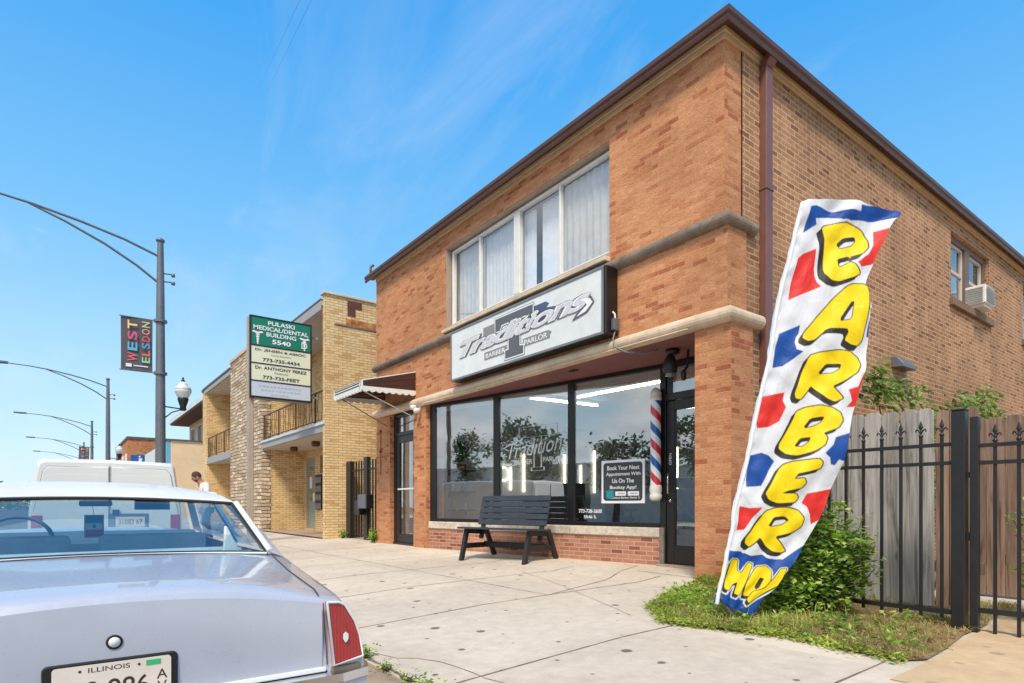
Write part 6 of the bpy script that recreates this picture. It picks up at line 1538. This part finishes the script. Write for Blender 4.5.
# right recess: side wall, back walls, slab, roof
b = MB(); b.box(XP + .2, XB - .012, MF + .30, MB_Y + 5, -.1, 6.3); b.build('recess_wall', M['yellow_brick'], md)
DX0, DX1 = -21.38, -20.42
b = MB(); wallgrid(b, lambda u_, z, d: (u_, MB_Y + d, z), XB - .012, -15.60, -.1, 6.3, [(DX0, DX1, .05, 2.50), (-19.95, -19.2, 1.95, 2.52), (-17.9, -16.9, 3.05, 5.2)], .12); b.build('entry_wall', M['yellow_brick'], md)
fr = MB(); fr.box(DX0, DX0 + .1, MB_Y + .02, MB_Y + .1, .05, 2.5); fr.box(DX1 - .1, DX1, MB_Y + .02, MB_Y + .1, .05, 2.5); fr.box(DX0 + .1, DX1 - .1, MB_Y + .02, MB_Y + .1, 2.38, 2.5); dfm = fr.build('door_frame', M['grey_fascia'], md)
b = MB(); b.box(DX0 + .1, DX1 - .1, MB_Y + .05, MB_Y + .09, .05, 2.38); b.build('entry_door', M['door_green'], md)
b = MB(); b.box(DX0 + .22, DX1 - .22, MB_Y + .045, MB_Y + .052, 1.0, 2.2); b.build('door_pane', M['glass_shop'], dfm)
b = MB(); b.box(DX0 + .30, DX0 + .52, MB_Y + .035, MB_Y + .044, 1.45, 1.85); b.box(DX1 - .3, DX1 - .12, MB_Y + .02, MB_Y + .05, 1.0, 1.28); b.build('door_notice', M['white_ink'], dfm)
b = MB(); b.box(-19.95, -19.2, MB_Y + .06, MB_Y + .1, 1.95, 2.52); b.build('entry_window', M['int_dark'], md)
bd = MB(); bd.box(-20.30, -19.70, MB_Y - .04, MB_Y - .01, .72, 1.88); bo = bd.build('tenant_board', M['int_dark'], md)
b = MB()
for k in range(4):
    z = 1.66 - k * .29
    for j in range(3): b.box(-20.26 + j * .18, -20.12 + j * .18, MB_Y - .046, MB_Y - .04, z - .05, z + .14)
b.build('tenant_cards', M['mid_ink'], bo)
b = MB(); b.box(XB - .012, -15.60, MF - .0, MB_Y, 2.79, 3.03); b.build('balcony_slab', M['grey_fascia'], md); b = MB(); b.box(XB - .012, -15.60, MF + .05, MB_Y, 2.77, 2.788); b.build('balcony_soffit', M['soffit_grey'], md)
b = MB(); b.box(XB - .012, -15.42 - .01, MF - .04, MF + .0, 2.98, 3.05); b.build('slab_cap', M['pale_sign'], md)
b = MB(); b.box(XB - .1, -15.60, MF - .04, MB_Y + 4, 6.10, 6.22); b.box(XB - .1, -15.60, MF - .06, MF - .04, 5.98, 6.22); b.build('roof_fascia', M['grey_fascia'], md); b = MB(); b.box(XB - .1, -15.60, MF - .07, MB_Y, 6.222, 6.27); b.build('roof_edge', M['dark_roof'], md)
b = MB(); b.box(XB - .012, -15.60, MF + .0, MB_Y, 6.08, 6.098); b.build('roof_soffit', M['soffit_grey'], md)
for x in (-20.0, -17.9):
    b = MB(); b.lathe((x, MF + .6, 2.62), [(.10, 0), (.13, .03), (.13, .12), (.08, .15)], 12); b.build('entry_lamp', M['rust_rail'], md)
bw = MB(); bw.box(-17.9, -17.78, MB_Y + .01, MB_Y + .08, 3.05, 5.2); bw.box(-17.02, -16.9, MB_Y + .01, MB_Y + .08, 3.05, 5.2); bw.box(-17.78, -17.02, MB_Y + .01, MB_Y + .08, 5.08, 5.2); bw.box(-17.78, -17.02, MB_Y + .01, MB_Y + .08, 4.1, 4.16); bwo = bw.build('balcony_door', M['white_alu'], md)
b = MB(); b.quad((-17.78, MB_Y + .06, 3.05), (-17.02, MB_Y + .06, 3.05), (-17.02, MB_Y + .06, 5.08), (-17.78, MB_Y + .06, 5.08)); b.build('pane', M['glass_up'], bwo); b = MB(); b.quad((-18, MB_Y + .3, 3), (-16.8, MB_Y + .3, 3), (-16.8, MB_Y + .3, 5.3), (-18, MB_Y + .3, 5.3)); b.build('door_blind', M['dark_room'], bwo)
def railing(xa, xb, y, z0, z1):
    b = MB()
    b.box(xa, xb, y - .018, y + .018, z1 - .035, z1); b.box(xa, xb, y - .012, y + .012, z0 + .08, z0 + .105)
    n_ = int((xb - xa) / .24)
    for i in range(n_ + 1):
        x = xa + (xb - xa) * i / n_; w_ = .022 if i % 7 == 0 else .010
        if i % 7 == 0: b.box(x - w_, x + w_, y - w_, y + w_, z0, z1)
        else: b.tube([(x, y, z0 + .1), (x + (.06 if i % 2 else -.06), y, (z0 + z1) / 2), (x, y, z1 - .03)], .010, 5)
    b.build('balcony_railing', M['rust_rail'], md)
railing(XB + .05, -15.62, MF + .06, 3.05, 3.92)
# left recess
b = MB(); b.box(XE + .9, XP + .2, MB_Y, MB_Y + .3, -.1, 6.3); b.box(XE + .98, XE + 1.02, MF + 1.6, MB_Y, -.1, 6.3); b.build('left_bay_wall', M['yellow_brick'], md)
b = MB(); b.box(XE + 1.0, XP, MF, MB_Y, 2.80, 3.08); b.build('balcony_slab', M['grey_fascia'], md)
b = MB(); b.box(XE + .6, XP + .05, MF - .05, MB_Y + 1, 6.13, 6.32); b.build('roof_fascia', M['grey_fascia'], md); b = MB(); b.box(XE + .5, XP + .05, MF - .08, MB_Y + 1, 6.322, 6.40); b.build('roof_edge', M['dark_roof'], md); b = MB(); b.box(XE + 1, XP, MF + .02, MB_Y, 6.11, 6.128); b.build('roof_soffit', M['soffit_grey'], md)
railing(XE + 1.1, XP - .05, MF + .06, 3.08, 4.02)
b = MB(); b.box(XE, -16.05, MB_Y + .31, 16, -.1, 6.0); b.build('rear_block', M['yellow_brick'], md)
b = MB(); b.quad((XB, MF, .006), (-15.6, MF, .006), (-15.6, MB_Y, .006), (XB, MB_Y, .006)); b.build('entry_floor', M['curb'], md)
# ------------------------------------------------------------------ medical sign on a pole
GX = -15.85; gy0, gy1, gz0, gz1 = 3.76, 5.30, 3.545, 5.60
t = empty('medical_sign', 'green and cream pole sign of the medical and dental building', 'sign', (GX, gy0, gz(gy0)))
b = MB(); b.box(GX - .30, GX - .02, gy0, gy1, gz0, gz1); b.build('cabinet', M['sign_metal'], t, bevel=.01)
b = MB()
for (ya, yb, za, zb) in ((gy0, gy0 + .035, gz0, gz1), (gy1 - .035, gy1, gz0, gz1), (gy0 + .035, gy1 - .035, gz0, gz0 + .05), (gy0 + .035, gy1 - .035, gz1 - .03, gz1)): b.box(GX - .03, GX + .012, ya, yb, za, zb)
ks = [gz0 + .05, 3.98, 4.42, 4.86, gz1 - .03]
for z in ks[1:4]: b.box(GX - .03, GX + .01, gy0 + .035, gy1 - .035, z - .014, z + .014)
b.build('trim', M['black_metal'], t)
for i, m_ in enumerate(('pale_sign', 'cream_sign', 'cream_sign', 'green_sign')):
    b = MB(); b.quad((GX, gy0 + .035, ks[i]), (GX, gy1 - .035, ks[i]), (GX, gy1 - .035, ks[i + 1]), (GX, gy0 + .035, ks[i + 1])); b.build('sign_panel', M[m_], t)
yc = (gy0 + gy1) / 2
def st(mb, body, z, h, w, dy=0.0, off=.0): put_text(mb, body, (GX + .006, yc + dy, z), (0, 1, 0), (0, 0, 1), height=h, width=w, offset=off)
b = MB(); st(b, 'PULASKI', 5.405, .105, .66, 0, .022); st(b, 'MEDICAL/DENTAL', 5.262, .105, 1.36, 0, .022); st(b, 'BUILDING', 5.118, .105, .74, 0, .022); st(b, '5540', 4.945, .115, .46, 0, .03)
for s in (-1, 1):
    y = yc + s * .58
    for k in range(5):
        w_ = .13 - .02 * k; b.poly([(GX + .006, y - w_ * .35, 5.15 - k * .055), (GX + .006, y + w_ * .35, 5.15 - k * .055), (GX + .006, y + w_ * .3, 5.11 - k * .055), (GX + .006, y - w_ * .3, 5.11 - k * .055)][::1])
    b.poly([(GX + .0065, y - .012, 4.90), (GX + .0065, y + .012, 4.90), (GX + .0065, y + .012, 5.20), (GX + .0065, y - .012, 5.20)])
    b.poly([(GX + .0068, y - .14, 5.19), (GX + .0068, y, 5.155), (GX + .0068, y + .14, 5.19), (GX + .0068, y + .10, 5.225), (GX + .0068, y, 5.20), (GX + .0068, y - .10, 5.225)])
    if s > 0: put_text(b, 'D', (GX + .007, y, 4.94), (0, 1, 0), (0, 0, 1), height=.17, width=.15)
b.build('green_panel_lettering', M['white_ink'], t)
b = MB(); st(b, 'Dr. JENSEN & ASSOC.', 4.715, .078, 1.28, 0, .02); st(b, 'Family Dentistry', 4.63, .045, .5); st(b, '773-735-4434', 4.48, .085, .92, 0, .022)
st(b, 'Dr. ANTHONY PEREZ', 4.275, .078, 1.28, 0, .02); st(b, 'Podiatrist', 4.19, .045, .34); st(b, '773-735-FEET', 4.04, .085, .92, 0, .022); b.build('cream_panel_lettering', M['green_ink'], t)
b = MB(); st(b, 'DR. MARTIN KOWALSKI', 3.85, .06, 1.1) if False else None
for z, w_ in ((3.86, 1.1), (3.76, 1.0), (3.66, .5)):
    for j in range(int(w_ / .09)): b.box(GX + .003, GX + .005, yc - w_ / 2 + j * .09, yc - w_ / 2 + j * .09 + .06, z - .018, z + .018)
b.build('faded_lines', M['faint_ink'], t)
b = MB(); b.box(GX - .22, GX - .08, gy0 - .02, gy0 + .12, gz(gy0), gz1 - .02); b.build('pole', simple('tan_painted_post', (176, 160, 142), .6, var=.1, grime=.2), t, bevel=.01)
b = MB(); b.box(GX - .18, GX - .14, gy1, MF + .0, 5.28, 5.34); b.box(GX - .18, GX - .14, gy1, MF, 3.70, 3.75); b.build('wall_bracket', M['grey_fascia'], t)

# ------------------------------------------------------------------ buildings farther down the street
cb = empty('store_building', 'one storey cream block building with a blue storefront fascia and a taller set-back floor', 'building', (-53, 5.8, 0))
b = MB(); b.box(-62, -44.2, 5.75, 18, -.1, 5.05); b.build('wall', M['cream'], cb)
b = MB(); b.box(-62.1, -44.1, 5.68, 18.1, 5.05, 5.13); b.build('coping', M['dark_roof'], cb)
b = MB(); b.box(-47.5, -44.6, 5.52, 5.745, 3.55, 4.98); b.build('blue_fascia', M['blue_panel'], cb); b = MB(); b.box(-61.8, -47.5, 5.52, 5.745, 3.75, 4.98); b.build('pale_fascia', M['pale_panel'], cb)
for i in range(5):
    b = MB(); b.box(-61 + i * 3.2, -58.4 + i * 3.2, 5.70, 5.745, .5, 3.3); b.build('shop_window', M['glass_up'], cb)
b = MB(); b.box(-60, -46.5, 9.2, 17, 5.13, 7.95); b.build('upper_wall', M['cream'], cb)
b = MB(); b.box(-61.0, -45, 7.85, 18, 7.95, 8.06); b.build('eave_soffit', M['brown_soffit'], cb); b = MB(); b.box(-61.1, -44.9, 7.75, 18.1, 8.06, 8.42); b.build('eave_fascia', M['pale_panel'], cb)
for i in range(4):
    w_ = MB(); x = -58.8 + i * 3.2; w_.box(x, x + 1.6, 9.14, 9.195, 5.9, 7.5); wo = w_.build('window', M['white_alu'], cb)
    for s in (0, 1):
        b = MB(); b.box(x + .1 + s * .75, x + .75 + s * .75, 9.12, 9.138, 6.0, 7.4); b.build('pane', M['int_dark'], wo)
ob = empty('brick_store', 'flat roofed orange brick store beyond the cream building', 'building', (-80, 5.7, 0))
b = MB(); b.box(-90, -73.5, 5.6, 20, -.1, 7.75); b.build('wall', M['far_orange'], ob); b = MB(); b.box(-90.1, -73.4, 5.5, 20.1, 7.75, 8.0); b.build('coping', M['dark_roof'], ob)
for i in range(4):
    b = MB(); b.box(-89 + i * 4, -86 + i * 4, 5.55, 5.6, .6, 3.4); b.build('shop_window', M['int_dark'], ob); b = MB(); b.box(-88.6 + i * 4, -86.6 + i * 4, 5.55, 5.6, 4.6, 6.3); b.build('window', M['white_alu'], ob)
for k, (x0, x1, h, col_, lab) in enumerate(((-112, -93, 5.2, (206, 190, 170), 'low pale building beyond the orange brick store'), (-140, -114, 7.0, (188, 150, 126), 'farthest brownish building near the horizon'))):
    o_ = empty('distant_building', lab, 'building', ((x0 + x1) / 2, 5.8, 0)); mm = simple('distant_wall', col_, .9)
    b = MB(); b.box(x0, x1, 5.8, 20, -.1, h); b.build('wall', mm, o_); b = MB(); b.box(x0 - .1, x1 + .1, 5.7, 20.1, h, h + .25); b.build('coping', M['dark_roof'], o_)
    for i in range(3):
        b = MB(); xx = x0 + (x1 - x0) * (i + .2) / 3; b.box(xx, xx + 3, 5.75, 5.8, .6, 3.2); b.build('shop_window', M['int_dark'], o_)

# ------------------------------------------------------------------ across the street (seen mirrored in the shop glass)
b = MB(); b.box(-120, 60, -20, -11.2, -.6, -.18); structure(top(b.build('far_sidewalk', M['sidewalk']), (0, -13, -.18)))
ow = empty('opposite_building', 'low pale building across the street mirrored in the shop windows', 'building', (-23, -20, 0))
b = MB(); b.box(-44, -2, -30, -20, -.2, 3.4); b.build('wall', simple('pale_grey_wall', (222, 218, 212), .9), ow); b = MB(); b.box(-44.1, -1.9, -30.1, -19.9, 3.4, 3.6); b.build('coping', M['white_alu'], ow)
for i in range(4):
    b = MB(); b.box(-40 + i * 9, -37.5 + i * 9, -20, -19.95, .2, 2.3); b.build('shop_window', M['int_dark'], ow)
def tree(x, y, h, r, label, n=1500):
    t = empty('street_tree', label, 'tree', (x, y, -.2), 'trees across the street')
    b = MB(); b.tube([(x, y, -.2), (x + .1, y, h * .3), (x - .05, y + .1, h * .55), (x, y, h * .85)], [.22, .17, .12, .03], 8)
    for k in range(6):
        a = k * 1.05; b.tube([(x, y, h * (.35 + .05 * k)), (x + r * .6 * math.cos(a), y + r * .6 * math.sin(a), h * (.55 + .05 * k))], [.08, .02], 6)
    b.build('trunk', M['bark'], t)
    b = MB()
    cl = [(R.gauss(0, r * .45), R.gauss(0, r * .45), h * R.uniform(.45, 1.0)) for k in range(22)]
    for i in range(n):
        c_ = R.choice(cl); leaf(b, (x + c_[0] + R.gauss(0, r * .2), y + c_[1] + R.gauss(0, r * .2), c_[2] + R.gauss(0, h * .05)), R.uniform(.2, .42))
    b.build('crown', M['leaf_dark'], t, uv=False)
tree(-22.0, -17.2, 5.8, 1.9, 'round leafy tree across the street mirrored in the middle pane', 2600)
tree(-16.6, -17.4, 4.6, 1.7, 'wide tree across the street mirrored in the right pane', 2200)
tree(-27.6, -17.6, 5.6, 1.3, 'small tree across the street mirrored in the left pane', 1400)
tree(-12.2, -18.0, 4.4, 1.8, 'tree across the street mirrored in the glass shop door', 1600)
t = empty('utility_pole', 'wooden utility pole across the street mirrored in the left pane', 'pole', (-25.6, -13.2, -.2))
b = MB(); b.tube([(-25.6, -13.2, -.2), (-25.6, -13.2, 9.5)], [.16, .11], 10); b.build('pole', M['bark'], t); b = MB(); b.box(-25.68, -25.52, -14.3, -12.1, 8.6, 8.75); b.build('crossarm', M['bark'], t)
b = MB()
for k in range(24):
    x0 = -60 + k * 5
    b.quad((x0, -5.05, ROAD + .004), (x0 + 3, -5.05, ROAD + .004), (x0 + 3, -4.93, ROAD + .004), (x0, -4.93, ROAD + .004))
structure(top(b.build('road_marking', simple('worn_yellow_paint', (206, 176, 80), .8, var=.2, vscale=5)), (0, -5, ROAD)))

# ------------------------------------------------------------------ sky, sun, camera
SUN_EL, SUN_AZ = rad(52), None
sun_dir = Vector((0.62, -0.66, 0)).normalized()          # towards the sun, on the ground plan
az = math.atan2(sun_dir.x, sun_dir.y)
w = bpy.data.worlds.new('World'); scene.world = w; w.use_nodes = True
nt = w.node_tree; nt.nodes.clear()
sky = N(nt, 'ShaderNodeTexSky', sky_type='NISHITA', sun_disc=False, sun_elevation=SUN_EL, sun_rotation=az, air_density=1.0, dust_density=0.6, ozone_density=2.0, altitude=180)
tc = N(nt, 'ShaderNodeTexCoord').outputs['Generated']
sx = N(nt, 'ShaderNodeSeparateXYZ', {0: tc})
zz = math_(nt, 'MAXIMUM', sx.outputs[2], 0.0)
pr = N(nt, 'ShaderNodeCombineXYZ', {0: math_(nt, 'DIVIDE', sx.outputs[0], math_(nt, 'ADD', zz, .25)), 1: math_(nt, 'DIVIDE', sx.outputs[1], math_(nt, 'ADD', zz, .25)), 2: 0.0}).outputs[0]
cn = noise(nt, pr, 1.5, 8, .58, .3)
south = ramp(nt, math_(nt, 'ADD', math_(nt, 'MULTIPLY', sx.outputs[1], -.5), .5), [(.35, 0.0), (.62, 1.0)])
thick = ramp(nt, math_(nt, 'ADD', cn, math_(nt, 'MULTIPLY', math_(nt, 'SUBTRACT', south, 1.0), .6)), [(.36, 0.0), (.56, .92)])
wisp = ramp(nt, noise(nt, N(nt, 'ShaderNodeMapping', {'Vector': pr, 'Scale': (1.2, 3.2, 1), 'Rotation': (0, 0, .6)}).outputs[0], 1.1, 9, .62, .8), [(.5, 0.0), (.8, .2)])
hs0 = N(nt, 'ShaderNodeHueSaturation', {'Hue': .495, 'Saturation': SAT, 'Value': SKYV, 'Color': sky.outputs[0]}).outputs[0]
def sk(r, g, b_): return (r / SKY, g / SKY, b_ / SKY, 1)
grad = ramp(nt, zz, [(0.0, sk(.66, .86, .97)), (.16, sk(.46, .76, .98)), (.38, sk(.21, .58, .98)), (.60, sk(.06, .42, .96)), (1.0, sk(.035, .27, .80))])
hs = mixc(nt, .82, hs0, grad)
shade = ramp(nt, noise(nt, pr, 3.1, 6, .6), [(.3, .55), (.7, 1.0)])
cloud = mixc(nt, 1.0, (CLOUD, CLOUD, CLOUD * 1.02, 1), shade, 'MULTIPLY')
c1 = mixc(nt, math_(nt, 'MAXIMUM', thick, wisp), hs, cloud)
hz = ramp(nt, zz, [(0.0, .4), (.3, 0.0)])
c2 = mixc(nt, hz, c1, (HAZE[0], HAZE[1], HAZE[2], 1))
bg = N(nt, 'ShaderNodeBackground', {0: c2, 1: SKY})
N(nt, 'ShaderNodeOutputWorld', {0: bg.outputs[0]})
sl = bpy.data.lights.new('sun', 'SUN'); sl.energy = SUNE; sl.angle = rad(SUNA); sl.color = (1.0, .90, .76)
so = bpy.data.objects.new('sun', sl); C.objects.link(so)
dirv = Vector((sun_dir.x * math.cos(SUN_EL), sun_dir.y * math.cos(SUN_EL), math.sin(SUN_EL)))
so.rotation_euler = dirv.to_track_quat('Z', 'Y').to_euler(); so.location = (6, -8, 14)

cam = bpy.data.cameras.new('camera'); cam.sensor_width = 36.0; cam.lens = 601.693 / 1024 * 36; cam.shift_y = (505.59 - 341.5) / 1024
cam.clip_start = .05; cam.clip_end = 2000
co = bpy.data.objects.new('camera', cam); C.objects.link(co)
co.location = (0, 0, .85); co.rotation_euler = (rad(90), 0, math.atan2(math.cos(yaw), math.sin(yaw)))
scene.camera = co
scene.view_settings.view_transform = 'Standard'; scene.view_settings.look = 'None'; scene.view_settings.exposure = 0; scene.view_settings.gamma = 1
